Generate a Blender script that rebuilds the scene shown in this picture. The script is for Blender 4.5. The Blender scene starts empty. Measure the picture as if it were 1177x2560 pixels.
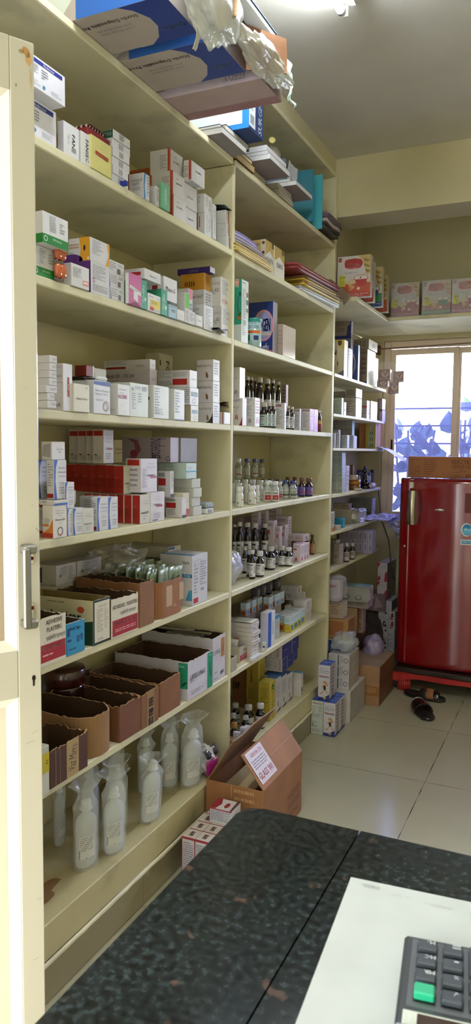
import bpy, math, random
from mathutils import Vector, Matrix, noise
SC=bpy.context.scene; COL=SC.collection
random.seed(7)
# ---------------------------------------------------------------- camera maths
F,YAW,PIT,ROL=1860.05,.4333585,.0834038,.0101672
CX,CY,CZ=1.2,0.0,1.45
ca,sa=math.cos(YAW),math.sin(YAW)
FW=Vector((-sa*math.cos(PIT),ca*math.cos(PIT),-math.sin(PIT)))
R0=Vector((ca,sa,0)); U0=R0.cross(FW)
RT=R0*math.cos(ROL)+U0*math.sin(ROL); UP=-R0*math.sin(ROL)+U0*math.cos(ROL)
C0=Vector((CX,CY,CZ))
def ray(u,v): return FW+RT*((u-588.5)/F)-UP*((v-1280)/F)
def onx(u,v,x): d=ray(u,v); return C0+d*((x-CX)/d.x)
def ony(u,v,y): d=ray(u,v); return C0+d*((y-CY)/d.y)
def onz(u,v,z): d=ray(u,v); return C0+d*((z-CZ)/d.z)
def pr(p):
    d=Vector(p)-C0; w=d.dot(FW)
    return (588.5+F*d.dot(RT)/w, 1280-F*d.dot(UP)/w, w)
def solve(fn,target,a,b):          # 1-D bisection on a monotone function
    fa=fn(a)-target; fb=fn(b)-target
    for _ in range(44):
        m=(a+b)/2; fm=fn(m)-target
        if (fm>0)==(fa>0): a,fa=m,fm
        else: b,fb=m,fm
    return (a+b)/2
def yat(u,x,z): return solve(lambda y:pr((x,y,z))[0],u,.25,5.3)
def xat(u,y,z): return solve(lambda x:pr((x,y,z))[0],u,-1.2,.9 if y<1 else 1.15)
def zat(v,x,y): return solve(lambda z:pr((x,y,z))[1],v,-.3,3.4)
K=(0,0,1)
def k(ox,oy,s):
    global K; K=(ox,oy,s)
def ku(u): return K[0]+u/K[2]
def kv(v): return K[1]+v/K[2]
# ---------------------------------------------------------------- materials
def lin(h):
    if isinstance(h,str):
        h=h.lstrip('#'); h=''.join(q*2 for q in h) if len(h)==3 else h; c=[int(h[i:i+2],16)/255 for i in (0,2,4)]
    else: c=h
    return tuple(x/12.92 if x<=.04045 else ((x+.055)/1.055)**2.4 for x in c)
MATS={}
def mat(h,rough=.55,kind='card',**kw):
    key=(h,rough,kind,tuple(sorted(kw.items())))
    if key in MATS: return MATS[key]
    m=bpy.data.materials.new(kind+'_'+str(h).strip('#')); m.use_nodes=True
    nt=m.node_tree; N=nt.nodes; Lk=nt.links; b=N['Principled BSDF']
    c=lin(h)+(1,)
    b.inputs['Base Color'].default_value=c; b.inputs['Roughness'].default_value=rough
    tc=N.new('ShaderNodeTexCoord')
    def nz(scale,detail=3,co='Object'):
        n=N.new('ShaderNodeTexNoise'); n.inputs['Scale'].default_value=scale; n.inputs['Detail'].default_value=detail
        Lk.new(tc.outputs[co],n.inputs['Vector']); return n
    def ramp(src,stops):
        r=N.new('ShaderNodeValToRGB'); Lk.new(src,r.inputs[0]); e=r.color_ramp.elements
        while len(e)<len(stops): e.new(.5)
        for q,(p,cc) in zip(e,stops): q.position=p; q.color=tuple(cc)[:3]+(1,)
        return r
    def bump(src,st,dist=.002):
        bp=N.new('ShaderNodeBump'); bp.inputs['Strength'].default_value=st; bp.inputs['Distance'].default_value=dist
        Lk.new(src,bp.inputs['Height']); Lk.new(bp.outputs[0],b.inputs['Normal']); return bp
    v=lambda f:tuple(min(1,x*f) for x in c[:3])
    if kind=='card':
        n=nz(14,2); r=ramp(n.outputs[0],[(.3,v(.93)),(.7,v(1.04))]); Lk.new(r.outputs[0],b.inputs['Base Color'])
    elif kind=='ink': pass
    elif kind=='paint':
        n=nz(2.2,5); r=ramp(n.outputs[0],[(.25,v(.86)),(.55,v(1)),(.8,v(1.05))]); Lk.new(r.outputs[0],b.inputs['Base Color'])
        n2=nz(45,4); bump(n2.outputs[0],.18)
    elif kind=='plank':   # painted cement shelf: blotchy, chipped
        n=nz(6,8); r=ramp(n.outputs[0],[(.3,v(.72)),(.45,v(.97)),(.7,v(1.03))]); Lk.new(r.outputs[0],b.inputs['Base Color'])
        n2=nz(70,5); bump(n2.outputs[0],.25)
    elif kind=='corr':    # corrugated board
        n=nz(9,4); r=ramp(n.outputs[0],[(.3,v(.82)),(.7,v(1.08))]); Lk.new(r.outputs[0],b.inputs['Base Color'])
        w=N.new('ShaderNodeTexWave'); w.inputs['Scale'].default_value=60; w.inputs['Distortion'].default_value=.6
        Lk.new(tc.outputs['Object'],w.inputs['Vector']); bump(w.outputs[0],.08)
    elif kind=='granite':
        n=nz(120,9); r=ramp(n.outputs[0],[(.36,lin('#090b0c')),(.48,lin('#191f20')),(.6,lin('#293234')),(.8,lin('#475156'))])
        n2=nz(34,2); r2=ramp(n2.outputs[0],[(.68,(0,0,0)),(.75,(1,1,1))])
        mx=N.new('ShaderNodeMixRGB'); Lk.new(r2.outputs[0],mx.inputs[0]); Lk.new(r.outputs[0],mx.inputs[1]); mx.inputs[2].default_value=lin('#5f4c44')+(1,)
        n3=nz(3.1,2); r3=ramp(n3.outputs[0],[(.4,lin('#9a9e96')),(.62,(1,1,1))])
        m2=N.new('ShaderNodeMixRGB'); m2.blend_type='MULTIPLY'; m2.inputs[0].default_value=.7; Lk.new(mx.outputs[0],m2.inputs[1]); Lk.new(r3.outputs[0],m2.inputs[2])
        Lk.new(m2.outputs[0],b.inputs['Base Color'])
    elif kind=='tile':
        sx=N.new('ShaderNodeSeparateXYZ'); g=N.new('ShaderNodeNewGeometry'); Lk.new(g.outputs['Position'],sx.inputs[0])
        def grid(out,off,step,w):
            a=N.new('ShaderNodeMath'); a.operation='SUBTRACT'; Lk.new(out,a.inputs[0]); a.inputs[1].default_value=off-step*20
            m_=N.new('ShaderNodeMath'); m_.operation='MODULO'; Lk.new(a.outputs[0],m_.inputs[0]); m_.inputs[1].default_value=step
            l=N.new('ShaderNodeMath'); l.operation='LESS_THAN'; Lk.new(m_.outputs[0],l.inputs[0]); l.inputs[1].default_value=w; return l
        gx=grid(sx.outputs[kw['ax'][0]],kw['off'][0],kw['step'][0],kw['w']); gy=grid(sx.outputs[kw['ax'][1]],kw['off'][1],kw['step'][1],kw['w'])
        mxx=N.new('ShaderNodeMath'); mxx.operation='MAXIMUM'; Lk.new(gx.outputs[0],mxx.inputs[0]); Lk.new(gy.outputs[0],mxx.inputs[1])
        n=nz(1.7,6); r=ramp(n.outputs[0],[(.3,v(.9)),(.7,v(1.05))])
        n4=nz(9,2); r4=ramp(n4.outputs[0],[(.42,lin('#3f3729')),(.6,lin('#8c8270'))])
        mx=N.new('ShaderNodeMixRGB'); Lk.new(mxx.outputs[0],mx.inputs[0]); Lk.new(r.outputs[0],mx.inputs[1]); Lk.new(r4.outputs[0],mx.inputs[2])
        Lk.new(mx.outputs[0],b.inputs['Base Color'])
        rr=nz(5,4); mr=N.new('ShaderNodeMapRange'); Lk.new(rr.outputs[0],mr.inputs[0]); mr.inputs[3].default_value=rough*.6; mr.inputs[4].default_value=rough*1.5; Lk.new(mr.outputs[0],b.inputs['Roughness'])
    elif kind=='gloss':
        b.inputs['Coat Weight'].default_value=.6; b.inputs['Coat Roughness'].default_value=.08
        n=nz(1.5,1); bump(n.outputs[0],.05,.01)
    elif kind=='metal':
        b.inputs['Metallic'].default_value=1
        n=nz(30,2); bump(n.outputs[0],.06)
    elif kind=='glass':   # bottle wall
        b.inputs['Coat Weight'].default_value=.5
        b.inputs['Alpha'].default_value=kw.get('a',.5)
        n=nz(6,2); bump(n.outputs[0],.05)
    elif kind=='film':    # crumpled plastic
        b.inputs['Alpha'].default_value=kw.get('a',.3); b.inputs['Specular IOR Level'].default_value=.9
        n=nz(22,4); bump(n.outputs[0],.7,.01)
    elif kind=='fluid':
        b.inputs['Transmission Weight'].default_value=kw.get('t',.6); b.inputs['IOR'].default_value=1.25
        n=nz(9,2); bump(n.outputs[0],.04)
    elif kind=='leaf':
        n=nz(12,3); r=ramp(n.outputs[0],[(.3,v(.7)),(.7,v(1.2))]); Lk.new(r.outputs[0],b.inputs['Base Color'])
        b.inputs['Transmission Weight'].default_value=0
    elif kind=='lamp':
        b.inputs['Emission Color'].default_value=c; b.inputs['Emission Strength'].default_value=kw['e']
    MATS[key]=m; return m
# ---------------------------------------------------------------- mesh builder
class MB:
    def __init__(s): s.v=[]; s.f=[]; s.mi=[]; s.m=[]; s.sm=[]
    def mid(s,m):
        if m not in s.m: s.m.append(m)
        return s.m.index(m)
    def add(s,vs,fs,m,smooth=False,M=None):
        o=len(s.v); i=s.mid(m)
        s.v+= [tuple(M@Vector(p)) if M is not None else tuple(p) for p in vs]
        for f in fs: s.f.append(tuple(o+a for a in f)); s.mi.append(i); s.sm.append(smooth)
    def box(s,a,b,m,bev=.0008,M=None,mats=None):
        x0,y0,z0=a; x1,y1,z1=b; e=min(bev,(x1-x0)/3,(y1-y0)/3,(z1-z0)/3)
        V=[];idx={}
        for ix in(0,1):
            for iy in(0,1):
                for iz in(0,1):
                    X=(x0,x1)[ix];Y=(y0,y1)[iy];Z=(z0,z1)[iz]; sx,sy,sz=(e,-e)[ix],(e,-e)[iy],(e,-e)[iz]
                    idx[ix,iy,iz,0]=len(V);V.append((X,Y+sy,Z+sz))
                    idx[ix,iy,iz,1]=len(V);V.append((X+sx,Y,Z+sz))
                    idx[ix,iy,iz,2]=len(V);V.append((X+sx,Y+sy,Z))
        g=lambda ix,iy,iz,a:idx[ix,iy,iz,a]
        faces={'-x':[g(0,0,0,0),g(0,0,1,0),g(0,1,1,0),g(0,1,0,0)],'x':[g(1,0,0,0),g(1,1,0,0),g(1,1,1,0),g(1,0,1,0)],
               'y':[g(0,0,0,1),g(1,0,0,1),g(1,0,1,1),g(0,0,1,1)],'-y':[g(0,1,0,1),g(0,1,1,1),g(1,1,1,1),g(1,1,0,1)],
               'b':[g(0,0,0,2),g(0,1,0,2),g(1,1,0,2),g(1,0,0,2)],'t':[g(0,0,1,2),g(1,0,1,2),g(1,1,1,2),g(0,1,1,2)]}
        oth=[]
        for iy in(0,1):
            for iz in(0,1):
                q=[g(0,iy,iz,1),g(1,iy,iz,1),g(1,iy,iz,2),g(0,iy,iz,2)]; oth.append(q if iy==iz else q[::-1])
        for ix in(0,1):
            for iz in(0,1):
                q=[g(ix,0,iz,0),g(ix,1,iz,0),g(ix,1,iz,2),g(ix,0,iz,2)]; oth.append(q if ix!=iz else q[::-1])
        for ix in(0,1):
            for iy in(0,1):
                q=[g(ix,iy,0,0),g(ix,iy,1,0),g(ix,iy,1,1),g(ix,iy,0,1)]; oth.append(q if ix==iy else q[::-1])
        for ix in(0,1):
            for iy in(0,1):
                for iz in(0,1):
                    t=[g(ix,iy,iz,0),g(ix,iy,iz,1),g(ix,iy,iz,2)]; oth.append(t if (ix+iy+iz)%2==0 else t[::-1])
        s.add(V,oth,m,M=M)
        o=len(s.v)-len(V)
        for kk,f in faces.items():
            mm=(mats or {}).get(kk,m); s.f.append(tuple(o+a for a in f)); s.mi.append(s.mid(mm)); s.sm.append(False)
    def lathe(s,prof,m,n=20,M=None,sx=1,sy=1,cap=True):
        V=[];Fc=[]
        for r,z in prof:
            for i in range(n):
                a=2*math.pi*i/n; V.append((r*math.cos(a)*sx,r*math.sin(a)*sy,z))
        for j in range(len(prof)-1):
            for i in range(n):
                i2=(i+1)%n; Fc.append((j*n+i,j*n+i2,(j+1)*n+i2,(j+1)*n+i))
        if cap:
            Fc.append(tuple(range(n))[::-1]); Fc.append(tuple((len(prof)-1)*n+i for i in range(n)))
        s.add(V,Fc,m,True,M)
    def tube(s,pts,r,m,n=8):
        pts=[Vector(p) for p in pts]; V=[];Fc=[]
        for i,p in enumerate(pts):
            t=(pts[min(i+1,len(pts)-1)]-pts[max(i-1,0)]).normalized()
            a=t.cross(Vector((0,0,1)) if abs(t.z)<.9 else Vector((1,0,0))).normalized(); b=t.cross(a)
            for j in range(n):
                w=2*math.pi*j/n; V.append(p+a*(r*math.cos(w))+b*(r*math.sin(w)))
        for i in range(len(pts)-1):
            for j in range(n):
                j2=(j+1)%n; Fc.append((i*n+j,i*n+j2,(i+1)*n+j2,(i+1)*n+j))
        Fc.append(tuple(range(n))[::-1]); Fc.append(tuple((len(pts)-1)*n+i for i in range(n)))
        s.add(V,Fc,m,True)
    def sheet(s,fn,nu,nv,m,th=.0004,smooth=True,M=None):   # thin surface with a real thickness
        V=[];Fc=[]
        P=[[Vector(fn(i/nu,j/nv)) for j in range(nv+1)] for i in range(nu+1)]
        for sd in (0,1):
            for i in range(nu+1):
                for j in range(nv+1):
                    a=P[min(i+1,nu)][j]-P[max(i-1,0)][j]; b=P[i][min(j+1,nv)]-P[i][max(j-1,0)]
                    nn=a.cross(b); nn=nn.normalized() if nn.length>0 else Vector((0,0,1))
                    V.append(P[i][j]+nn*(th if sd==0 else -th))
        W=nv+1; o=(nu+1)*W
        for i in range(nu):
            for j in range(nv):
                q=(i*W+j,(i+1)*W+j,(i+1)*W+j+1,i*W+j+1); Fc.append(q); Fc.append(tuple(o+a for a in q[::-1]))
        for i in range(nu):
            Fc.append((i*W,o+i*W,o+(i+1)*W,(i+1)*W)); Fc.append((i*W+nv,(i+1)*W+nv,o+(i+1)*W+nv,o+i*W+nv))
        for j in range(nv):
            Fc.append((j,j+1,o+j+1,o+j)); Fc.append((nu*W+j,o+nu*W+j,o+nu*W+j+1,nu*W+j+1))
        s.add(V,Fc,m,smooth,M)
    def build(s,name,parent=None,loc=(0,0,0),rz=0):
        me=bpy.data.meshes.new(name); me.from_pydata(s.v,[],s.f)
        for m in s.m: me.materials.append(m)
        me.polygons.foreach_set('material_index',s.mi); me.polygons.foreach_set('use_smooth',s.sm); me.update()
        o=bpy.data.objects.new(name,me); COL.objects.link(o); o.location=loc; o.rotation_euler=(0,0,rz)
        if parent is not None: o.parent=parent
        return o
def tag(o,label,cat,group=None,kind=None):

    if label: o['label']=label
    if cat: o['category']=cat
    if group: o['group']=group
    if kind: o['kind']=kind
    return o
def empty(name,label,cat,loc=(0,0,0),rz=0,group=None):
    o=bpy.data.objects.new(name,None); COL.objects.link(o); o.location=loc; o.rotation_euler=(0,0,rz); o.empty_display_size=.02
    return tag(o,label,cat,group)
# ---------------------------------------------------------------- text
TX={}
def text(s):
    if s not in TX:
        c=bpy.data.curves.new('t','FONT'); c.body=s; c.resolution_u=1
        o=bpy.data.objects.new('t',c); me=bpy.data.meshes.new_from_object(o)
        vs=[(v.co.x,v.co.y) for v in me.vertices]; fs=[tuple(p.vertices) for p in me.polygons]
        bpy.data.objects.remove(o); bpy.data.curves.remove(c); bpy.data.meshes.remove(me)
        if not vs: vs=[(0,0),(1,0),(0,1)]; fs=[]
        x0=min(a for a,_ in vs);x1=max(a for a,_ in vs);y0=min(b for _,b in vs);y1=max(b for _,b in vs)
        TX[s]=([(a-(x0+x1)/2,b-(y0+y1)/2) for a,b in vs],fs,x1-x0,y1-y0)
    return TX[s]
# decal language; face is 'x' (towards the room), 'y' (towards the shop front), 't' top, 'b' underside
def R(f,u0,v0,u1,v1,c): return ('r',f,u0,v0,u1,v1,c)
def T(f,u,v,h,s,c='#2a2a30',rot=0,w=.92,sq=0,bold=0): return ('t',f,u,v,h,s,c,rot,w,sq,bold)
def L(f,u0,v0,u1,v1,n,c='#8a8a92',seed=1): return ('l',f,u0,v0,u1,v1,n,c,seed)
def BC(f,u0,v0,u1,v1,c='#3c3c40'): return ('b',f,u0,v0,u1,v1,c)
def O(f,u,v,a,b,c): return ('o',f,u,v,a,b,c)
def RING(f,u,v,a,b,t,c): return ('g',f,u,v,a,b,t,c)
def PG(f,pts,c): return ('p',f,pts,c)
EPS=.00035
def decals(mb,dec,fr):
    """fr[face]=(origin,udir,vdir,normal,width,height)"""
    cnt={}
    for d in dec:
        kd,f=d[0],d[1]
        if f not in fr: continue
        o,ud,vd,nn,W,H=fr[f]; cnt[f]=cnt.get(f,0)+1; off=nn*(EPS*(1+.35*cnt[f]))
        P=lambda u,v:o+ud*(u*W)+vd*(v*H)+off
        quad=lambda a,b,c,e,m:mb.add([P(a,b),P(c,b),P(c,e),P(a,e)],[(0,1,2,3)],m)
        if kd=='r': quad(d[2],d[3],d[4],d[5],mat(d[6],.5,'ink'))
        elif kd=='p': mb.add([P(u,v) for u,v in d[2]],[tuple(range(len(d[2])))],mat(d[3],.5,'ink'))
        elif kd=='o':
            n=20; mb.add([P(d[2]+d[4]*math.cos(6.2832*i/n),d[3]+d[5]*math.sin(6.2832*i/n)) for i in range(n)],[tuple(range(n))],mat(d[6],.5,'ink'))
        elif kd=='g':
            n=20; V=[];Q=[]
            for i in range(n):
                a=6.2832*i/n; V+= [P(d[2]+d[4]*math.cos(a),d[3]+d[5]*math.sin(a)),P(d[2]+d[4]*(1-d[6])*math.cos(a),d[3]+d[5]*(1-d[6])*math.sin(a))]
            for i in range(n):
                j=(i+1)%n; Q.append((2*i,2*j,2*j+1,2*i+1))
            mb.add(V,Q,mat(d[7],.5,'ink'))
        elif kd=='l':
            rnd=random.Random(d[8]*77+d[6]); n=d[6]; m=mat(d[7],.6,'ink')
            for i in range(n):
                v1=d[5]-(d[5]-d[3])*(i/n); v0=v1-(d[5]-d[3])/n*.42; u=d[2]
                end=d[2]+(d[4]-d[2])*(1 if rnd.random()<.6 else rnd.uniform(.45,.9))
                while u<end-1e-4:
                    w=min(end-u,(d[4]-d[2])*rnd.uniform(.08,.3)); quad(u,v0,u+w,v1,m); u+=w+(d[4]-d[2])*.035
        elif kd=='b':
            rnd=random.Random(5); u=d[2]; m=mat(d[6],.6,'ink')
            while u<d[4]:
                w=(d[4]-d[2])*rnd.choice((.012,.02,.035)); quad(u,d[3],min(u+w,d[4]),d[5],m); u+=w+(d[4]-d[2])*rnd.choice((.015,.025,.03))
        elif kd=='t':
            _,_,u,v,h,s,c,rot,w,sq,bold=d
            vs,fs,tw,th=text(s)
            # size h = cap height as fraction of the face dimension the letters stand in; w = longest run allowed
            hh=h*(H if rot%180==0 else W); run=(W if rot%180==0 else H)*w
            sy=hh/max(th,.3); sxx=sy if sq==0 else sy*sq
            if tw*sxx>run: sxx=run/tw
            a=math.radians(rot); m=mat(c,.5,'ink'); ctr=o+ud*(u*W)+vd*(v*H)+off
            for bo in ([0] if not bold else [-bold*hh,0,bold*hh]):
                mb.add([ctr+ud*((x*sxx+bo)*math.cos(a)-y*sy*math.sin(a))+vd*((x*sxx+bo)*math.sin(a)+y*sy*math.cos(a)) for x,y in vs],fs,m)
def frames(dx,dy,h):
    X,Y,Z=Vector((1,0,0)),Vector((0,1,0)),Vector((0,0,1))
    return {'x':(Vector((0,0,0)),Y,Z,X,dy,h),'y':(Vector((-dx,0,0)),X,Z,-Y,dx,h),
            't':(Vector((-dx,0,h)),X,Y,Z,dx,dy),'b':(Vector((-dx,dy,0)),X,-Y,-Z,dx,dy)}
OBJS=[]
def carton(name,label,cat,x,y,z,dx,dy,h,c='#dcdce0',dec=(),group=None,cx=None,cy=None,ct=None,rough=.5,rot=0,kind='card',parent=None,tilt=None,bev=.0009):
    """box whose near vertical edge stands at (x,y,z); grows -x (dx), +y (dy), +z (h)"""
    mb=MB(); base=mat(c,rough,kind)
    ms={}
    if cx: ms['x']=mat(cx,rough,kind)
    if cy: ms['y']=mat(cy,rough,kind)
    if ct: ms['t']=mat(ct,rough,kind)
    mb.box((-dx,0,0),(0,dy,h),base,bev,mats=ms)
    decals(mb,dec,frames(dx,dy,h))
    o=mb.build(name,parent,(x,y,z),math.radians(rot))
    if tilt: o.rotation_euler=tuple(math.radians(a) for a in tilt)
    if parent is None: tag(o,label,cat,group)
    return o
GAP=.0012
class Bx: pass
def E(name,label,xs,vt,base=None,xf=-.006,style=None,ut=None,dx=None,dy=None,h=None,cat='medicine box',group=None,y=None,**kw):
    """carton measured off the photograph: near vertical edge at pixel column xs[1] in plane x=xf"""
    bz=(base.top if isinstance(base,Bx) else base)+.0006
    uL,u,uR=xs
    if y is None: y=yat(ku(u),xf,bz)
    if dx is None: dx=xf-xat(ku(uL),y,bz) if uL is not None else .08
    if dy is None: dy=yat(ku(uR),xf,bz)-y
    if h is None:
        yt=y if ut is None else yat(ku(ut),xf,bz+.05)
        h=zat(kv(vt),xf,yt)-bz
    dx=max(.012,min(dx,xf+.338 if y<3.79 else xf+.19)); dy=max(.008,dy); h=max(.006,h)
    st=dict(style or {}); st.update(kw)
    o=carton(name,label,cat,xf,y+GAP/2,bz,dx-GAP/2,dy-GAP,h,group=group,**st)
    b=Bx(); b.x=xf;b.y=y;b.z=bz;b.dx=dx;b.dy=dy;b.h=h;b.top=bz+h;b.o=o
    return b
def st(c='#d9d9de',*dec,**kw): d=dict(c=c,dec=dec); d.update(kw); return d
# ---------------------------------------------------------------- bottles
def bottle(name,label,u,x,base,vt,rp,kind='amber',group=None,lab='#d8d8dc',y=None,capc=None,cat='bottle',h=None,r=None,body=None,dec=None,rot=0,sx=1,sy=1):
    bz=base+.0006
    if y is None: y=yat(ku(u),x,bz)
    w=pr((x,y,bz))[2]
    if r is None: r=rp/K[2]*w/F
    if h is None: h=zat(kv(vt),x,y)-bz
    e=empty(name,label,cat,(x,y,bz),math.radians(rot),group)
    ch=min(.2*h,r*1.25)
    if kind=='amber': bm=mat(body or '#1c0e0a',.12,'gloss'); cc=capc or '#d0d0d3'; ns=.7; nr=.5
    elif kind=='clear': bm=mat(body or '#b9bfb4',.1,'glass',a=.62); cc=capc or '#27407e'; ns=.72; nr=.62
    else: bm=mat(body or '#d5d6cf',.3,'gloss'); cc=capc or '#dfe0de'; ns=.74; nr=.72
    if kind=='white': ch=.24*h
    hb=h-ch
    mb=MB(); mb.lathe([(r*.9,0),(r,.004),(r,hb*ns),(r*.95,hb*(ns+.06)),(r*.78,hb*(ns+.14)),(r*(nr+.03),hb*(ns+.19)),(r*nr,hb*(ns+.22)),(r*nr,hb+ch*.3)],bm,18,sx=sx,sy=sy); mb.build('bottle_body',e)
    cr=r*(nr+.19 if kind=='amber' else nr+.13 if kind=='clear' else .9)
    mc=MB(); mc.lathe([(cr*.97,hb+ch*.02),(cr,hb+ch*.08),(cr,h-.0015),(cr*.92,h)],mat(cc,.35,'gloss' if kind!='amber' else 'card'),18)
    for i in range(18 if kind!='clear' else 0):
        a=6.2832*i/18; p=Vector((math.cos(a)*cr,math.sin(a)*cr,0)); q=Vector((-math.sin(a),math.cos(a),0))*cr*.06
        mc.add([p-q+Vector((0,0,hb+ch*.12)),p*1.03+Vector((0,0,hb+ch*.12)),p+q+Vector((0,0,hb+ch*.12)),p-q+Vector((0,0,h-.003)),p*1.03+Vector((0,0,h-.003)),p+q+Vector((0,0,h-.003))],[(0,1,4,3),(1,2,5,4)],mat(cc,.35,'gloss' if kind!='amber' else 'card'))
    mc.build('cap',e)
    if lab:
        ml=MB(); n=16; a0,a1=-2.75,.75; z0,z1=hb*.1,hb*ns*.93
        rl=r*1.012; V=[];Q=[]
        def pt(t,z,o=0): 
            a=a0+(a1-a0)*t; return Vector((math.cos(a)*(rl+o)*sx,math.sin(a)*(rl+o)*sy,z))
        for i in range(n+1): V+=[pt(i/n,z0),pt(i/n,z1)]
        for i in range(n): Q.append((2*i,2*i+2,2*i+3,2*i+1))
        ml.add(V,Q,mat(lab,.5))
        for (t0,b0,t1,b1,cl) in (dec or [(.18,.8,.5,.88,'#3a3a44'),(.18,.66,.44,.7,'#77777f'),(.18,.56,.5,.6,'#77777f'),(.18,.45,.4,.49,'#77777f'),(.6,.3,.82,.8,'#a5a5ac'),(.2,.1,.46,.16,'#55555c')]):
            m=max(1,int((t1-t0)*n)); V=[];Q=[]
            for i in range(m+1): t=t0+(t1-t0)*i/m; V+=[pt(t,z0+(z1-z0)*b0,.0004),pt(t,z0+(z1-z0)*b1,.0004)]
            for i in range(m): Q.append((2*i,2*i+2,2*i+3,2*i+1))
            ml.add(V,Q,mat(cl,.5,'ink'))
        ml.build('label',e)
    return e
# ---------------------------------------------------------------- crumpled bag
def blob(name,label,cat,c,d,m,seed=1,amp=.18,parent=None,flat=True,freq=6,sub=24,pinch=0,group=None,power=2.0):
    mb=MB(); V=[];Fc=[]; n1,n2=sub,sub//2*1
    for j in range(n2+1):
        ph=math.pi*j/n2
        for i in range(n1):
            th=2*math.pi*i/n1
            p=Vector((math.sin(ph)*math.cos(th),math.sin(ph)*math.sin(th),math.cos(ph)))
            q=Vector([math.copysign(abs(a)**(2/power),a) for a in p])
            f=1+amp*(noise.turbulence(p*freq*.5+Vector((seed,0,0)),3,True)-.5)*1.5
            if pinch and p.z>0: f*= 1-pinch*p.z**2*(1 if abs(p.x)+abs(p.y)>.05 else 0)
            V.append(Vector((q.x*d[0]/2*f,q.y*d[1]/2*f,max(q.z*f,-1 if flat else -9)*d[2]/2)))
    for j in range(n2):
        for i in range(n1):
            i2=(i+1)%n1; Fc.append((j*n1+i,(j+1)*n1+i,(j+1)*n1+i2,j*n1+i2))
    mb.add(V,Fc,m,False)
    o=mb.build(name,parent,c)
    if parent is None: tag(o,label,cat,group)
    return o
# ---------------------------------------------------------------- open-topped carton
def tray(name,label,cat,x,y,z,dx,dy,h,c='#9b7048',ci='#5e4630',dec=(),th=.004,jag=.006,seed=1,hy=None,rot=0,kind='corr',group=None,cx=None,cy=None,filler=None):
    """open box; near vertical edge at (x,y,z); jagged cut rim. hy=(near,front,far,back) wall height factors"""
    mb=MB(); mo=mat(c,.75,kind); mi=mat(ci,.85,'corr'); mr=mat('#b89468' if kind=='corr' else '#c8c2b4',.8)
    mox=mat(cx,.6) if cx else mo; moy=mat(cy,.6) if cy else mo
    hy=hy or (1,1,1,1); rnd=random.Random(seed)
    def wall(p0,p1,inn,f,m,n=14):
        a=Vector(p0);b=Vector(p1);nn=Vector(inn)*th; hs=[h*f+ (noise.noise(Vector((i*.6,seed*3.1,0)))*2+rnd.uniform(-.6,.6))*jag for i in range(n+1)]
        for i in range(n):
            q0=a.lerp(b,i/n);q1=a.lerp(b,(i+1)/n);t0=Vector((0,0,hs[i]));t1=Vector((0,0,hs[i+1]))
            mb.add([q0,q1,q1+t1,q0+t0],[(0,1,2,3)],m); mb.add([q0+nn,q1+nn,q1+t1+nn,q0+t0+nn],[(3,2,1,0)],mi)
            mb.add([q0+t0,q1+t1,q1+t1+nn,q0+t0+nn],[(0,1,2,3)],mr)
    wall((-dx,0,0),(0,0,0),(0,1,0),hy[0],moy); wall((0,0,0),(0,dy,0),(-1,0,0),hy[1],mox)
    wall((0,dy,0),(-dx,dy,0),(0,-1,0),hy[2],mo); wall((-dx,dy,0),(-dx,0,0),(1,0,0),hy[3],mo)
    mb.box((-dx+.001,.001,0),(-.001,dy-.001,th),mi,.0002)
    decals(mb,dec,frames(dx,dy,h))
    o=mb.build(name,None,(x,y,z),math.radians(rot)); tag(o,label,cat,group); return o
def EO(name,label,xs,vt,base,xf=-.006,ut=None,dx=None,dy=None,h=None,cat='open carton',**kw):
    bz=(base.top if isinstance(base,Bx) else base)+.0006; uL,u,uR=xs
    y=yat(ku(u),xf,bz)
    if dx is None: dx=xf-xat(ku(uL),y,bz)
    dx=min(dx,xf+.336)
    if dy is None: dy=yat(ku(uR),xf,bz)-y
    if h is None: h=zat(kv(vt),xf,y if ut is None else yat(ku(ut),xf,bz+.05))-bz
    o=tray(name,label,cat,xf,y+GAP/2,bz,dx,dy-GAP,h,**kw)
    b=Bx(); b.x=xf;b.y=y;b.z=bz;b.dx=dx;b.dy=dy;b.h=h;b.top=bz+h;b.o=o; return b
def book(name,label,x,y,z,dx,dy,h,cover='#3a3a48',page='#ccc6b4',rot=0,cat='book',group=None,thin=.0012,over=.002):
    mb=MB(); mc=mat(cover,.5); mp=mat(page,.8,'corr')
    mb.box((-dx,0,0),(0,dy,thin),mc,.0002); mb.box((-dx,0,h-thin),(0,dy,h),mc,.0002)
    mb.box((-dx+over,over,thin),(-over,dy-over*.5,h-thin),mp,.0003); mb.box((-dx,dy-.0012,thin),(0,dy,h-thin),mc,.0002)
    for i in range(1,5):
        zz=thin+(h-2*thin)*i/5; mb.add([(-dx+over,over-.0002,zz),(-over,over-.0002,zz),(-over,over-.0002,zz+h*.02),(-dx+over,over-.0002,zz+h*.02)],[(0,1,2,3)],mat('#8d8878',.8,'ink'))
        mb.add([(-over+.0002,over,zz),(-over+.0002,dy-.002,zz),(-over+.0002,dy-.002,zz+h*.02),(-over+.0002,over,zz+h*.02)],[(0,1,2,3)],mat('#8d8878',.8,'ink'))
    o=mb.build(name,None,(x,y,z),math.radians(rot)); tag(o,label,cat,group); return o
LAMP_E=130.0
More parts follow.
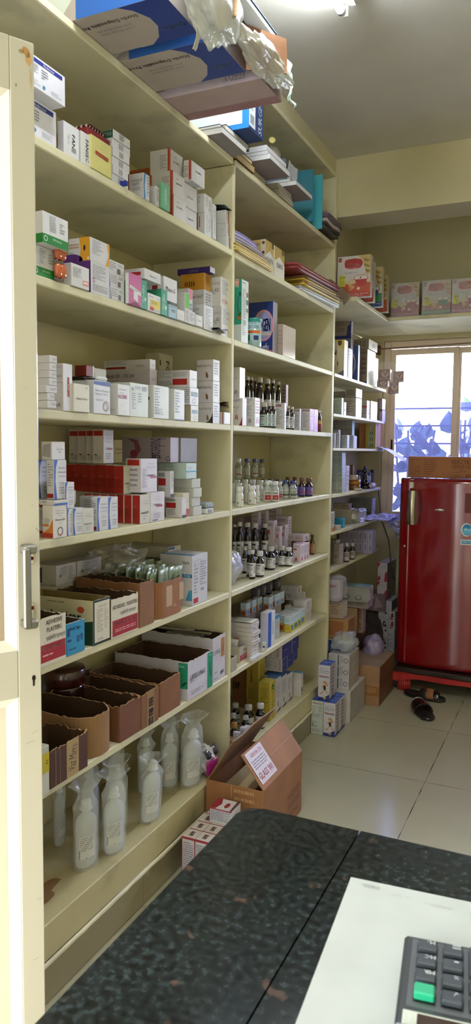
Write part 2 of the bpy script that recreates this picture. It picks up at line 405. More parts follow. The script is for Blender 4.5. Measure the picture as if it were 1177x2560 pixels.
# ================================================================ SETTING
S0,S1,S2,S3,S4,S5,S6,S7=2.513,2.184,1.863,1.544,1.221,.906,.583,.222
SM=2.866
D=.345; Y0,Y1,Y2=.55,2.556,3.798
WALL='#c2ba96'; SHELF='#d0caa8'
wallm=mat(WALL,.8,'paint'); shm=mat(SHELF,.6,'plank'); ceilm=mat('#c9c5ba',.85,'paint')
def struct(name,a,b,m,mats=None):
    mb=MB(); mb.box(a,b,m,.0005,mats=mats); o=mb.build(name); o['kind']='structure'; return o
floorm=mat('#a9a48a',.15,'tile',ax=('X','Y'),off=(.636,3.228),step=(.652,.652),w=.0032)
struct('floor',(-1.2,-1.6,-.05),(3.3,5.2,0),floorm)
struct('ceiling',(-1.2,-1.6,2.945),(3.3,5.25,3.05),ceilm)
struct('wall_left',(-.7,.45,0),(-.36,3.81,2.945),wallm)
struct('wall_left',(-.7,3.8125,0),(-.2,5.2,2.222),wallm)
struct('wall_left',(-.7,3.8125,2.2465),(-.1,5.2,2.945),wallm)
struct('wall_left',(-.358,.4,2.868),(-.012,3.81,2.9445),wallm)
struct('wall_right',(3.2,-1.6,0),(3.35,5.2,2.945),wallm)
# back wall: opening x -.045..2.3, z .98..2.2 ; upper mass behind the ledge
struct('wall_back',(-.2,5.05,0),(3.2,5.2,.965),wallm)
struct('wall_back',(-.2,5.05,.965),(-.05,5.2,2.1919),wallm)
struct('wall_back',(-.2,5.0501,2.192),(3.2,5.2,2.2464),wallm)
struct('wall_back',(2.3,5.05,.965),(3.2,5.2,2.192),wallm)
struct('wall_back',(-.1,4.7,2.2465),(3.2,5.2,2.945),wallm)
struct('trim_1',(-.1,3.8126,2.652),(3.2,4.04,2.9449),wallm)   # ceiling beam
# front wall of the shop behind the camera, with its wide entrance
struct('wall_front',(2.1,-1.6,0),(3.2,-1.45,2.945),wallm)
struct('wall_front',(-1.2,-1.6,2.35),(2.1,-1.45,2.945),wallm)
struct('unseen_sky_blocker',(-.17,-5.3,-.4),(6,-5,3.6),mat('#5c554b',.8,'paint'))  # unseen dark mass, added to leave one sky strip reflecting in the fridge
struct('street_ground',(-6,-9,-.4),(8,-1.62,-.35),mat('#8f8a80',.9,'paint'))
# ---- window
def window():
    e=empty('window_1',None,None,(0,5.1,0)); e['kind']='structure'
    fm=mat('#dccbb8',.45,'gloss')
    x0,x1,z0,z1=-.048,2.3,.967,2.19
    def bar(n,a,b):
        mb=MB(); mb.box(a,b,fm,.003); return mb.build(n,e)
    bar('frame',(x0,-.02,z0),(x0+.045,.05,z1)); bar('frame',(x1-.045,-.02,z0),(x1,.05,z1))
    bar('frame',(x0+.045,-.02,z1-.05),(x1-.045,.05,z1)); bar('frame',(x0+.045,-.02,z0),(x1-.045,.05,z0+.035))
    for a,b in ((-.003,.445),(.425,1.12),(1.1,1.7),(1.68,2.255)):
        y=0 if a<.3 or 1.1<a<1.5 else .022
        s=.036
        mb=MB()
        mb.box((a,y-.012,z0+.036),(a+s,y+.01,z1-.052),fm,.002); mb.box((b-s,y-.012,z0+.036),(b,y+.01,z1-.052),fm,.002)
        mb.box((a+s,y-.012,z1-.092),(b-s,y+.01,z1-.052),fm,.002); mb.box((a+s,y-.012,z0+.036),(b-s,y+.01,z0+.072),fm,.002)
        mb.build('sash',e)
        mb=MB(); mb.box((a+s,y-.002,1.78),(b-s,y+.001,z1-.092),GLASS,.0003); mb.build('glass_pane',e)
        mb=MB(); mb.box((a+s,y-.002,z0+.072),(b-s,y+.001,1.779),TINT,.0003); tag(mb.build('tinted_pane',e),'violet tinted lower glass',None)
    mb=MB(); mb.box((.012,-.016,1.44),(.024,-.013,1.53),mat('#3a2620',.5,'metal'),.001); mb.build('latch',e)
    g=mat('#4d5260',.5,'metal')
    for z in (1.07,1.19,1.31,1.405,1.5,1.62,1.738):
        mb=MB(); mb.box((x0,.085,z),(x1,.091,z+.012),g,.001); mb.build('grille_bar',e)
def passmat(col,tr,name,rough=.05,tl=0):
    m=bpy.data.materials.new(name); m.use_nodes=True; nt=m.node_tree; N=nt.nodes; Lk=nt.links
    for n in list(N):
        if n.type!='OUTPUT_MATERIAL': N.remove(n)
    out=N['Material Output']
    t=N.new('ShaderNodeBsdfTransparent'); t.inputs[0].default_value=lin(tr)+(1,)
    g=N.new('ShaderNodeBsdfGlossy'); g.inputs['Roughness'].default_value=rough
    fr=N.new('ShaderNodeFresnel'); fr.inputs[0].default_value=1.45
    mx=N.new('ShaderNodeMixShader'); Lk.new(fr.outputs[0],mx.inputs[0]); Lk.new(t.outputs[0],mx.inputs[1]); Lk.new(g.outputs[0],mx.inputs[2])
    last=mx
    if tl:
        tb=N.new('ShaderNodeBsdfTranslucent'); tb.inputs[0].default_value=lin(col)+(1,)
        nz=N.new('ShaderNodeTexNoise'); nz.inputs['Scale'].default_value=3
        mr=N.new('ShaderNodeMapRange'); Lk.new(nz.outputs[0],mr.inputs[0]); mr.inputs[3].default_value=tl*.7; mr.inputs[4].default_value=tl*1.3
        m2=N.new('ShaderNodeMixShader'); Lk.new(mr.outputs[0],m2.inputs[0]); Lk.new(mx.outputs[0],m2.inputs[1]); Lk.new(tb.outputs[0],m2.inputs[2]); last=m2
    Lk.new(last.outputs[0],out.inputs[0]); return m
GLASS=passmat('#ffffff','#f4f6f4','clear_glass')
TINT=passmat('#b2b4e4','#aaaedb','violet_film',tl=.05)  # tinted film; its translucence also imitates the violet haze at the window
window()
# curtain rod
e=empty('curtain_rod','thin metal curtain rod across the top of the window','curtain rod',(0,5.0,2.1))
a=ony(944,873,4.97); b=ony(1177,857.5,4.97); d=(b-a); b=a+d*3.2
mb=MB(); mb.tube([a-Vector(e.location),b-Vector(e.location)],.005,mat('#8f7460',.6,'card'),10); mb.build('rod',e)
mb=MB(); q=a-Vector(e.location); mb.box((q.x-.012,q.y-.01,q.z-.03),(q.x+.002,q.y+.078,q.z+.03),mat('#5a3626',.6,'metal'),.002); mb.build('bracket',e)
# ---- outside: garden behind the window
struct('ground',(-6,5.3,-.3),(8,14,-.25),mat('#cfc9b8',.9,'paint'))
gw=struct('garden_wall',(-.2,8.0,-.25),(7,8.15,1.4),mat('#a8a2c4',.8,'paint')); 
def plant(name,label,x,y,z0,h,spread,n,seed,size,col='#44605c',curl=0,group='plants outside the window'):
    e=empty(name,label,'plant',(x,y,z0),0,group); rnd=random.Random(seed)
    ms=MB(); mf=MB(); sm=mat('#4a4638',.8); lm=mat(col,.5,'leaf')
    for s in range(4):
        px,py=0,0; pts=[]
        dx,dy=rnd.uniform(-1,1)*spread*.6,rnd.uniform(-.5,.5)*spread*.4
        for i in range(7):
            t=i/6; pts.append((dx*t+math.sin(t*5+s)*.03,dy*t+math.cos(t*4+s)*.02,h*t))
        ms.tube(pts,.009,sm,6)
        for i in range(n//4):
            t=rnd.uniform(.15,1); c=Vector((dx*t,dy*t,h*t))+Vector((rnd.uniform(-1,1)*spread*.45,rnd.uniform(-1,1)*spread*.3,rnd.uniform(-.08,.08)))
            sz=size*rnd.uniform(.6,1.2); a=rnd.uniform(0,6.28); b=rnd.uniform(-.9,.9); M=Matrix.Translation(c)@Matrix.Rotation(a,4,'Z')@Matrix.Rotation(1.1+b*.5,4,'X')@Matrix.Rotation(rnd.uniform(-.6,.6),4,'Y')
            P=[(0,0,0),(-.42,.12,.03),(-.5,.42,.05),(-.28,.78,.02),(0,1.1,-.1),(.28,.78,.02),(.5,.42,.05),(.42,.12,.03),(0,.45,-.06)]
            mf.add([Vector(p)*sz for p in P],[(0,8,2,1),(8,3,2),(8,4,3),(8,5,4),(8,6,5),(0,7,6,8)],lm,False,M)
    ms.build('stem',e); mf.build('foliage',e); return e
plant('garden_plant','heart-leaved climbing shrub against the left part of the window',.05,5.62,-.25,1.86,.3,110,3,.12)
plant('garden_plant','broad-leaved vine hanging behind the middle of the window',.45,6.0,-.25,1.95,.28,100,8,.15)
plant('garden_plant','low leafy bush outside below the vine at the window',.3,6.7,-.25,1.65,.5,160,5,.14,'#5a7a78')
plant('garden_plant','spiky pale green plant outside behind the right sash',.95,5.7,-.25,1.66,.36,110,11,.18,'#5f8a88')
plant('garden_plant','garden shrub outside behind the fridge side of the window',1.5,6.3,-.25,1.8,.4,110,13,.18,'#557a70')
# ---- door (half open, left foreground)
def door():
    e=bpy.data.objects.new('door_1',None); COL.objects.link(e); e['kind']='structure'
    dvec=Vector((.479,.878,0)); ang=math.atan2(dvec.y,dvec.x)
    e.location=(.437,.921,0); e.rotation_euler=(0,0,ang)        # local -x runs along the door, local -y is the face we see
    pm=mat('#c2beb0',.35,'gloss'); H=2.047; W=.78; sw=.037
    def part(n,boxes,m,bev=.001):
        mb=MB()
        for a,b in boxes: mb.box(a,b,m,bev)
        return mb.build(n,e)
    mb=MB(); mb.box((-sw,0,0),(0,.035,H),pm,.0012)
    # chips and grime on the top of the stile
    rnd=random.Random(4)
    for (cx_,cz,w,h,c) in ((-.012,2.031,.008,.009,'#b58a52'),(-.009,2.022,.006,.012,'#c7a06a'),(-.02,2.03,.005,.004,'#9a8c70'),(-.006,1.995,.002,.02,'#b9ab86'),(-.028,1.98,.0015,.003,'#7d745e')):
        n=9; V=[(cx_+w*rnd.uniform(.5,1)*math.cos(6.28*i/n),-.0004,cz+h*rnd.uniform(.5,1)*math.sin(6.28*i/n)) for i in range(n)]; mb.add(V,[tuple(range(n))],mat(c,.8,'ink'))
    for (x,z,l,a) in ((-.012,1.36,.006,1.2),(-.004,1.322,.008,-.9),(-.02,1.54,.008,1.1),(-.012,1.0,.01,.3),(-.02,.985,.014,.25),(-.008,.72,.008,.2),(-.015,.62,.01,.1),(-.006,.5,.01,.3)):
        c,s=math.cos(a)*l/2,math.sin(a)*l/2; mb.add([(x-c,-.0004,z-s),(x+c,-.0004,z+s),(x+c+.0006,-.0004,z+s+.0006),(x-c+.0006,-.0004,z-s+.0006)],[(0,1,2,3)],mat('#6f6a5c',.8,'ink'))
    mb.build('stile',e)
    part('stile',[((-W,0,0),(-W+sw,.035,H))],pm)
    part('rail',[((-W+sw,0,H-.075),(-sw-.0005,.035,H))],pm); part('rail',[((-W+sw,0,1.06),(-sw-.0005,.035,1.135))],pm); part('rail',[((-W+sw,0,0),(-sw-.0005,.035,.12))],pm)
    bd=mat('#f0ece0',.3,'gloss')  # bead lighter than the stile: daylight on the bevel put into its colour
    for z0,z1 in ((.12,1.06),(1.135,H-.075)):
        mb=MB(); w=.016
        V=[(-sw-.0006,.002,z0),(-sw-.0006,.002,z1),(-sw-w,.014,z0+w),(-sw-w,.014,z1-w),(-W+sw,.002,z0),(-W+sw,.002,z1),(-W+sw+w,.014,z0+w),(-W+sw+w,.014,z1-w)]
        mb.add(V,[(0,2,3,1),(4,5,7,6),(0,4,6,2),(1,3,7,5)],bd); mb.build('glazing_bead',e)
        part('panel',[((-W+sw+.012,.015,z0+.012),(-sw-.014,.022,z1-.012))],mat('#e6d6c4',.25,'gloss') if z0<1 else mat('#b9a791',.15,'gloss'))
    # pull handle
    gm=mat('#8d8b86',.38,'metal'); cm=mat('#d8d4cc',.25,'metal')
    z0,z1=1.172,1.302
    mb=MB()
    mb.box((-.036,-.026,z0+.002),(-.0235,-.0185,z1-.004),gm,.003)
    for a,b in ((z0,z0+.014),(z1-.014,z1)):
        mb.box((-.034,-.024,a),(-.0125,-.0012,b),gm,.003)
    hb=mb.build('handle_bar',e)
    for a,b in ((z0+.004,z0+.036),(z1-.032,z1-.002)):
        mb=MB(); mb.box((-.0235,-.0035,a),(-.0115,-.0004,b),cm,.0015); fl=mb.build('handle_flange',e)
        for (sx,sz) in ((-.0195,(a+b)/2+.002),(-.0148,(a+b)/2-.006 if a>1.2 else (a+b)/2+.009)):
            mb=MB(); mb.lathe([(.003,0),(.003,.0012),(.002,.0016)],mat('#6b2f1c',.6,'metal'),12,M=Matrix.Translation((sx,-.0035,sz))@Matrix.Rotation(math.pi/2,4,'X')); mb.build('screw',fl)
    mb=MB(); n=14; kz=1.088; V=[(-.0125+.0032*math.cos(6.283*i/n),-.0005,kz+.0045*math.sin(6.283*i/n)) for i in range(n)]; mb.add(V,[tuple(range(n))],mat('#17120e',.9,'ink'))
    mb.add([(-.0142,-.0005,kz-.013),(-.0112,-.0005,kz-.013),(-.0108,-.0005,kz),(-.0146,-.0005,kz)],[(0,1,2,3)],mat('#17120e',.9,'ink')); mb.build('keyhole',e)
door()
# ================================================================ SHELVING
TH=.023
unit=empty('built_in_shelving','cream painted built-in shelving with two bays along the left wall','shelving',(0,0,0))
def part(n,boxes,m,parent,bev=.003,lab=None):
    mb=MB()
    for a,b in boxes: mb.box(a,b,m,bev)
    o=mb.build(n,parent)
    if lab: o['label']=lab
    return o
part('back_panel',[((-.359,Y0,.1),(-D,Y2,SM))],mat('#c3b88e',.8,'paint'),unit)
for za in (S0,S1,S2,S3,S4,S5,S6):
    part('shelf',[((-D+.0005,Y0+.0251,za-TH),(0,Y1-.0101,za))],shm,unit); part('shelf',[((-D+.0005,Y1+.0101,za-TH),(0,Y2-.0181,za))],shm,unit)
part('top_board',[((-D+.0005,Y0+.025,SM-.02),(0,Y2-.018,SM))],shm,unit)
for ya,yb in ((Y0,Y0+.025),(Y1-.01,Y1+.01),(Y2-.018,Y2+.013)):
    zt=S0-TH-.0005 if ya==Y1-.01 else SM
    part('divider',[((-D+.0005,ya,.12),(0,yb,zt))],shm,unit)
part('bottom_shelf',[((-D+.0005,Y0+.0251,S7-.1),(0,Y1-.0101,S7))],mat('#b8ad84',.6,'plank'),unit); part('bottom_shelf',[((-D+.0005,Y1+.0101,S7-.1),(0,Y2-.0181,S7))],mat('#c4bb94',.6,'plank'),unit)
# chipped lip under the bottom shelf
mb=MB(); n=120; pts=[]
for i in range(n+1):
    y=Y0+(Y2-Y0)*i/n; pts.append((y,.112+noise.noise(Vector((y*9,0,0)))*.004,.006+abs(noise.noise(Vector((y*14,3,0))))*.008))
for i in range(n):
    (y,z,o),(y2,z2,o2)=pts[i],pts[i+1]
    mb.add([(0,y,.121),(0,y2,.121),(o2,y2,.119),(o,y,.119),(o2,y2,z2),(o,y,z),(0,y2,z2-.004),(0,y,z-.004)],[(0,3,2,1),(3,5,4,2),(5,7,6,4)],mat('#d9d3b4',.8,'plank'))
mb.build('plaster_lip',unit)
part('plinth',[((-.359,Y0,0.0005),(-.004,Y2+.01,.1195))],mat('#8f8568',.22,'tile',ax=('Y','Z'),off=(1.93,.6),step=(.6,.6),w=.004),unit)
# corner shelving beyond the second bay
cor=empty('corner_shelving','cream corner shelf boards between the tall unit and the window','shelving',(0,0,0))
def slab(z,xf,y1,th=.019,bow=0,m=None,yA=3.8125,tip=0):
    mb=MB(); n=16; V=[];Fc=[]
    for i in range(n+1):
        t=i/n; y=yA+(y1-yA)*t; x=xf+bow*math.sin(math.pi*t)+tip*t
        V+=[(x,y,z),(x,y,z-th),(-.1995,y,z-th),(-.1995,y,z)]
    for i in range(n):
        a,b=4*i,4*i+4
        Fc+=[(a,a+3,b+3,b),(a,b,b+1,a+1),(a+1,b+1,b+2,a+2),(a+3,a+2,b+2,b+3)]
    Fc+=[(0,1,2,3),(4*n,4*n+3,4*n+2,4*n+1)]
    mb.add(V,Fc,m or shm); return mb.build('shelf',cor)
C2,C3,C4,C5,C6,C7=1.857,1.646,1.465,1.214,1.012,.808
slab(C2,.003,4.95,.016); slab(C3,.003,4.93,.014,.014); slab(C4,.003,4.93,.014,.012); slab(C5,.003,4.87,.014,.01); slab(C6,.003,4.80,.014,.012); slab(C7,.003,4.86,.016)
mb=MB(); LZ=2.246; 
mb.box((-.1995,3.8128,LZ-.0235),(.115,5.049,LZ-.0002),shm,.003); mb.box((.1151,4.47,LZ-.0235),(3.19,5.049,LZ-.0002),shm,.003); o=mb.build('wall_ledge',cor)
# ================================================================ TUBE LIGHT
e=empty('tube_light','glowing fluorescent tube light on the ceiling','light',(.42,1.8,2.945))
y0=-.70; y1=.70
mb=MB(); mb.box((.012,y0,-.034),(.045,y1,-.0006),mat('#c9cbc4',.4,'gloss'),.003); mb.build('fitting',e)
Mx=Matrix.Translation((0,y0+.02,-.055))@Matrix.Rotation(-math.pi/2,4,'X')
mb=MB(); mb.lathe([(.014,.015),(.014,1.345)],mat('#eef6ff',.4,'lamp',e=LAMP_E),14,M=Mx); mb.build('tube',e)
for a_,b_ in ((0,.0149),(1.3451,1.36)):
    mb=MB(); mb.lathe([(.0145,a_),(.0145,b_)],mat('#d2d6d4',.35,'metal'),14,M=Mx); mb.build('end_cap',e)
for yy in (y0+.006,y1-.018):
    mb=MB(); mb.box((-.008,yy,-.07),(.02,yy+.012,-.0345),mat('#dadcd6',.4,'gloss'),.002); mb.build('socket',e)
# ================================================================ FRIDGE
fa=math.radians(-2.5)
e=empty('refrigerator','glossy dark red single door refrigerator below the window','refrigerator',(.208,4.49,.142),fa)
red=mat('#7a080c',.13,'gloss'); red2=mat('#5f0a0c',.3,'gloss')
FWD,FH,FD=.56,1.15,.5
part('cabinet',[((0,.05,.02),(FWD,FD,FH-.008))],red2,e,.01)
# door slab with rounded edges, slight bow
mb=MB(); nx=28; nzz=16; V=[];Fc=[]
def dpt(u,v):
    x=u*FWD; z=.0+v*(FH-.0)
    ex=min(u,1-u)*FWD; ez=min(v,1-v)*FH
    r=.022; dep=0
    if ex<r: dep+=r-math.sqrt(max(0,r*r-(r-ex)**2))
    if ez<r*1.3: rr=r*1.3; dep+=rr-math.sqrt(max(0,rr*rr-(rr-ez)**2))
    bow=.03*(1-(2*u-1)**2)+.004*math.exp(-((x-.052)/.009)**2)
    return (x,.035-bow-.004+dep,z)
us=[0,.004,.01,.02,.035,.05,.06,.068,.076,.084,.092,.1,.108,.116,.125,.14,.16]+[.16+.74*i/18 for i in range(1,18)]+[.9,.94,.965,.98,.99,.996,1]
vs=[0,.003,.007,.013,.02,.03,.06]+[.06+.88*i/12 for i in range(1,12)]+[.94,.97,.98,.987,.993,.997,1]
for v in vs:
    for u in us: V.append(dpt(u,v))
nu=len(us)
for j in range(len(vs)-1):
    for i in range(nu-1): Fc.append((j*nu+i,j*nu+i+1,(j+1)*nu+i+1,(j+1)*nu+i))
mb.add(V,Fc,red,True)
mb.box((.002,.036,.004),(FWD-.002,.0495,FH-.004),mat('#1c1414',.6),.002)
mb.build('fridge_door',e); fd=bpy.data.objects['fridge_door'] if 'fridge_door' in bpy.data.objects else None
dfy=lambda x:.031-.03*(1-(2*x/FWD-1)**2)
# handle recess + chrome handle
mb=MB(); n=14
V=[];
zA,zB=.87,1.075
for i in range(n+1):
    t=i/n; z=zA+(zB-zA)*t; xx=.095+.034+.018*math.sin(math.pi*t); V+=[(.09,dfy(.09)-.0008,z),(xx,dfy(xx)-.0008,z)]
mb.add(V,[(2*i,2*i+1,2*i+3,2*i+2) for i in range(n)],mat('#5b070b',.25,'gloss'),True)
mb.build('handle_recess',fd)
mb=MB()
for i in range(n):
    t,t2=i/n,(i+1)/n; f=lambda t:(.012*math.sin(math.pi*t))
    z,z2=zA+(zB-zA)*t,zA+(zB-zA)*t2
    mb.add([(.056,-.004-f(t),z),(.1,-.012-f(t),z),(.1,-.012-f(t2),z2),(.056,-.004-f(t2),z2),(.056,.02,z),(.1,.02,z),(.1,.02,z2),(.056,.02,z2)],[(0,1,2,3),(4,0,3,7),(1,5,6,2)],mat('#b9b3a2',.22,'metal'),True)
mb.build('handle',fd)
mb=MB(); mb.box((.062,.006,1.087),(.086,.022,1.128),mat('#d8d2c2',.3,'metal'),.003); mb.box((.066,.006,1.137),(.088,.022,1.143),mat('#c9b9b0',.3,'metal'),.001); mb.build('door_badge',fd)
mb=MB(); mb.lathe([(.008,0),(.008,.004),(.006,.006)],mat('#c4c0b8',.25,'metal'),16,M=Matrix.Translation((.037,.0235,.735))@Matrix.Rotation(math.pi/2,4,'X')); mb.lathe([(.0025,.0),(.0025,.0072)],mat('#2a2a2a',.5),10,M=Matrix.Translation((.037,.0235,.735))@Matrix.Rotation(math.pi/2,4,'X')); mb.build('lock',fd)
mb=MB(); mb.lathe([(.028,0),(.026,.003)],mat('#cfcdc8',.3,'metal'),24,sx=1,sy=.3,M=Matrix.Translation((.245,.003,.965))@Matrix.Rotation(math.pi/2,4,'X')@Matrix.Rotation(0,4,'Z')); 
decals(mb,[T('x',.5,.5,.8,'Whirlpool','#6a6a70',w=.8)],{'x':(Vector((.222,-.0004,.960)),Vector((1,0,0)),Vector((0,0,1)),Vector((0,-1,0)),.046,.01)}); mb.build('logo_badge',fd)
# stickers
mb=MB(); frs={'x':(Vector((0,-.0,0)),Vector((1,0,0)),Vector((0,0,1)),Vector((0,-1,0)),FWD,FH)}
def conf(mb):
    mb.v=[(p[0],dfy(p[0])-.0004+p[1]*1.0,p[2]) for p in mb.v]; return mb
decals(mb,[R('x',.695+.04*i,.83,.695+.04*(i+1),.93,'#5c0a10') for i in range(7)],frs); conf(mb).build('dark_sticker',fd)['label']='dull maroon sticker patch'
mb=MB(); decals(mb,[O('x',.72,.745,.055,.034,'#dfe8ea'),O('x',.725,.745,.047,.029,'#1b7fb8'),PG('x',[(.685,.745),(.71,.757),(.74,.75),(.77,.758),(.765,.73),(.72,.718),(.69,.728)],'#5fb7d8'),T('x',.735,.746,.012,'World','#eef6fa',w=.08)],frs); conf(mb).build('round_sticker',fd)['label']='round blue sticker with white rim'
mb=MB(); decals(mb,[R('x',.665,.668,.8,.695,'#dfe6e8'),R('x',.675,.673,.79,.69,'#2b88b8'),T('x',.73,.682,.009,'SERVICE','#e8f2f6',w=.1)],frs); conf(mb).build('label_sticker',fd)['label']='small blue and white rectangular sticker'
part('foot',[((.03,.06,.0005),(.05,.08,.0195))],mat('#cfcfcf',.4,'metal'),e,.002); part('foot',[((.5,.06,.0005),(.52,.08,.0195))],mat('#cfcfcf',.4,'metal'),e,.002)
part('foot',[((.03,.42,.0005),(.05,.44,.0195))],mat('#cfcfcf',.4,'metal'),e,.002); part('foot',[((.5,.42,.0005),(.52,.44,.0195))],mat('#cfcfcf',.4,'metal'),e,.002)
# fridge stand
e=empty('fridge_stand','ribbed red plastic stand carrying the refrigerator','appliance stand',(.218,4.455,.0005),fa)
rp=mat('#b52c28',.45,'gloss'); dk=mat('#241a16',.35,'gloss')
SW,SD,SH=.62,.56,.14
mb=MB(); mb.box((0,0,SH-.028),(SW,SD,SH),dk,.004); mb.build('top_plate',e)
mb=MB(); n=110
for i in range(n):   # ribbed apron bulging forward, with a lower edge that arches
    t,t2=i/n,(i+1)/n
    def edge(t): 
        c=abs(2*t-1); return .062+ (.022*(1-c**3) if c<.75 else .022*(1-c**3)*.3)
    fy=lambda t:-.02-.012*math.cos(2*math.pi*t)+(.003 if (int(t*n+.001))%2 else 0)
    o=.0035 if i%2 else 0; y=-.018-.010*math.cos(4*math.pi*(t-.5))-o
    x0,x1=SW*t,SW*t2
    mb.box((x0,y,edge(t)),(x1-.0002,0,SH-.029),rp,.0006)
mb.build('ribbed_apron',e)
for (lx,ly) in ((.01,-.005),(SW-.1,-.005),(.01,SD-.09),(SW-.1,SD-.09)):
    mb=MB()
    for i in range(20):
        a=6.283*i/20; mb.lathe([(.007,0),(.007,.075)],rp,6,M=Matrix.Translation((lx+.045+.036*math.cos(a),ly+.04+.036*math.sin(a),0)))
    mb.lathe([(.037,.0),(.037,.1115)],rp,20,M=Matrix.Translation((lx+.045,ly+.04,0))); mb.build('leg',e)
part('side_rail',[((.001,.0005,.06),(.03,SD,SH-.029))],mat('#6f1714',.5),e,.002)
# box on top
k(0,0,1)
q=ony(1019,1140,4.56)
carton('packing_carton','flat brown packing carton lying on top of the red refrigerator','carton',.243,4.56,1.2926,.0,.0,.0) if False else None
mb=MB(); W_,H_,D_=.62,.128,.27
mb.box((0,0,0),(W_,D_,H_),mat('#9a6338',.7,'corr'),.002)
decals(mb,[T('x',.655*.8,.76,.17,'ELECTRO','#6b2f22',w=.24,bold=.02),T('x',.63*.8,.55,.17,'CHOICE','#6b2f22',w=.22,bold=.02),T('x',.655*.8,.36,.08,'APPLE','#6b2f22',w=.1),L('x',.44,.24,.58,.3,1,'#7a4128'),L('x',.02,.12,.115,.88,7,'#7a4528',4),L('x',.155,.12,.27,.86,7,'#7a4528',9),L('x',.44,.06,.52,.16,2,'#6b3522'),BC('x',.555,.05,.7,.2,'#6b3522'),L('x',.74,.1,.95,.9,6,'#7a4528',3)],
  {'x':(Vector((0,0,0)),Vector((1,0,0)),Vector((0,0,1)),Vector((0,-1,0)),W_,H_)})
o=mb.build('packing_carton',None,(.242,4.575,1.2926),fa); tag(o,'flat brown packing carton lying on top of the red refrigerator','carton')
# ================================================================ COUNTER, PAPER, CALCULATOR
CZT=.95
ct=empty('granite_counter','polished black granite counter in the right foreground','counter',(.79,0,0))
gm=mat('#20282a',.17,'granite')
mb=MB()
def slabq(pts,z0,z1,m):
    n=len(pts); mb.add([(x,y,z1) for x,y in pts]+[(x,y,z0) for x,y in pts],[tuple(range(n)),tuple(range(2*n-1,n-1,-1))]+[(i,n+i,n+(i+1)%n,(i+1)%n) for i in range(n)][::1],m)
lx=0.0
slabq([(lx,-.35),(lx+.1655,-.35),(lx+.1655,.928),(lx+.03,.9285),(lx+.008,.921),(lx,.9)],CZT-.02,CZT,gm); mb.build('granite_slab',ct)
mb=MB(); slabq([(lx+.1672,-.35),(1.15,-.35),(1.15,.93),(lx+.1672,.93)],CZT-.02,CZT-.0006,gm); mb.build('granite_slab',ct)
mb=MB(); mb.box((lx+.012,-.35,.0006),(1.14,.9,CZT-.0205),mat('#d8d2bc',.6,'paint'),.002); mb.build('counter_body',ct)
mb=MB(); mb.box((lx+.01,.9205,CZT-.045),(1.15,.936,CZT-.0205),mat('#d9d8cc',.4,'gloss'),.002); mb.build('edge_trim',ct)
a=onz(877,2195,CZT); b=onz(655,2560,CZT); c=onz(1177,2258,CZT)
mb=MB(); 
ud=(c-a); ud.z=0; ud.normalize(); vd=Vector((ud.y,-ud.x,0)); pa=Vector((a.x,a.y,CZT+.0012))
PWd,PHd=.30,.42
for i in range(4):
    off=Vector((.0012*i,-.0008*i,-.0003*i)); p=pa+off
    mb.add([p,p+ud*PWd,p+ud*PWd+vd*PHd,p+vd*PHd,p-Vector((0,0,.0003)),p+ud*PWd-Vector((0,0,.0003)),p+ud*PWd+vd*PHd-Vector((0,0,.0003)),p+vd*PHd-Vector((0,0,.0003))],[(0,3,2,1),(0,1,5,4),(1,2,6,5),(2,3,7,6),(3,0,4,7),(4,5,6,7)],mat('#bac0bd',.7))
decals(mb,[T('t',.085,-.028+.055,.014,'OESD','#8f9593',180,.07),T('t',.2,.043,.01,'4 - 2011','#a5aaa8',180,.08),T('t',.34,.05,.012,'Number 1','#a5aaa8',180,.1),T('t',.5,.058,.012,'SUOIX 24','#8f9593',180,.12),T('t',.66,.065,.012,'4','#8f9593',180,.1)],{'t':(pa,ud,vd*-1*-1,Vector((0,0,1)),PWd,PHd)})
o=mb.build('paper_sheet'); tag(o,'large white paper sheet lying on the granite counter','paper')
# calculator
a=onz(1012,2333,CZT+.022); b=onz(1177,2365,CZT+.022); ud=(b-a); ud.z=0; ud.normalize()
ang=math.atan2(ud.y,ud.x); vd=Vector((ud.y,-ud.x,0))
e=empty('calculator','black desktop calculator with one green key on the white paper','calculator',(a.x,a.y,CZT+.0018),ang)
bk=mat('#2b3034',.35,'gloss'); kb=mat('#3b4249',.3,'gloss'); dkk=mat('#101214',.5)
CW,CL=.125,.165
mb=MB(); mb.box((0,-CL,0),(CW,0,.02),bk,.003)
mb.box((.008,-.098,.0195),(CW-.008,-.006,.0205),mat('#4c5054',.5,'gloss'),.0005); mb.build('case',e)
kx=[.010,.0335,.057,.0805]; 
names={0:['M-','MC','MR',None],1:['=','-','%','√'],2:['+',None,'×','÷'],3:['3','6','9','0']}
for ci in range(4):
    for ri in range(4):
        if ci==2 and ri==1: continue
        x=kx[ci]+.004; y=-.012-ri*.0215-.0; hgt=.0165
        if ci==2 and ri==0: y1,y0=-.010,-.010-.038
        else: y1=y; y0=y-.0145
        gcol=mat('#1fa67a',.35,'gloss') if (ci==0 and ri==3) else kb
        mb=MB(); mb.box((x-.001,y0-.0015,.0206),(x+.0185,y1+.0005,.0209),dkk,.0001); mb.box((x,y0,.021),(x+.0175,y1,.0265 if ri<3 or ci else .0285),gcol,.0012)
        s=names[ci][ri]
        if s: decals(mb,[T('t',.68,.68 if ri or ci!=2 else .84,.34 if not(ci==2 and ri==0) else .15,s,'#cdd4d8',180,.55)],{'t':(Vector((x,y0,.0266)),Vector((1,0,0)),Vector((0,1,0)),Vector((0,0,1)),.0175,y1-y0)})
        o=mb.build('key',e)
        if ci==0 and ri==3: o['label']='green key'
mb=MB(); mb.box((.006,-.121,.0201),(.078,-.104,.0207),mat('#c9cfc6',.6,'corr'),.0005); mb.box((.018,-.119,.0207),(.072,-.1065,.0213),mat('#3a2a22',.25,'gloss'),.0003); mb.build('solar_panel',e)
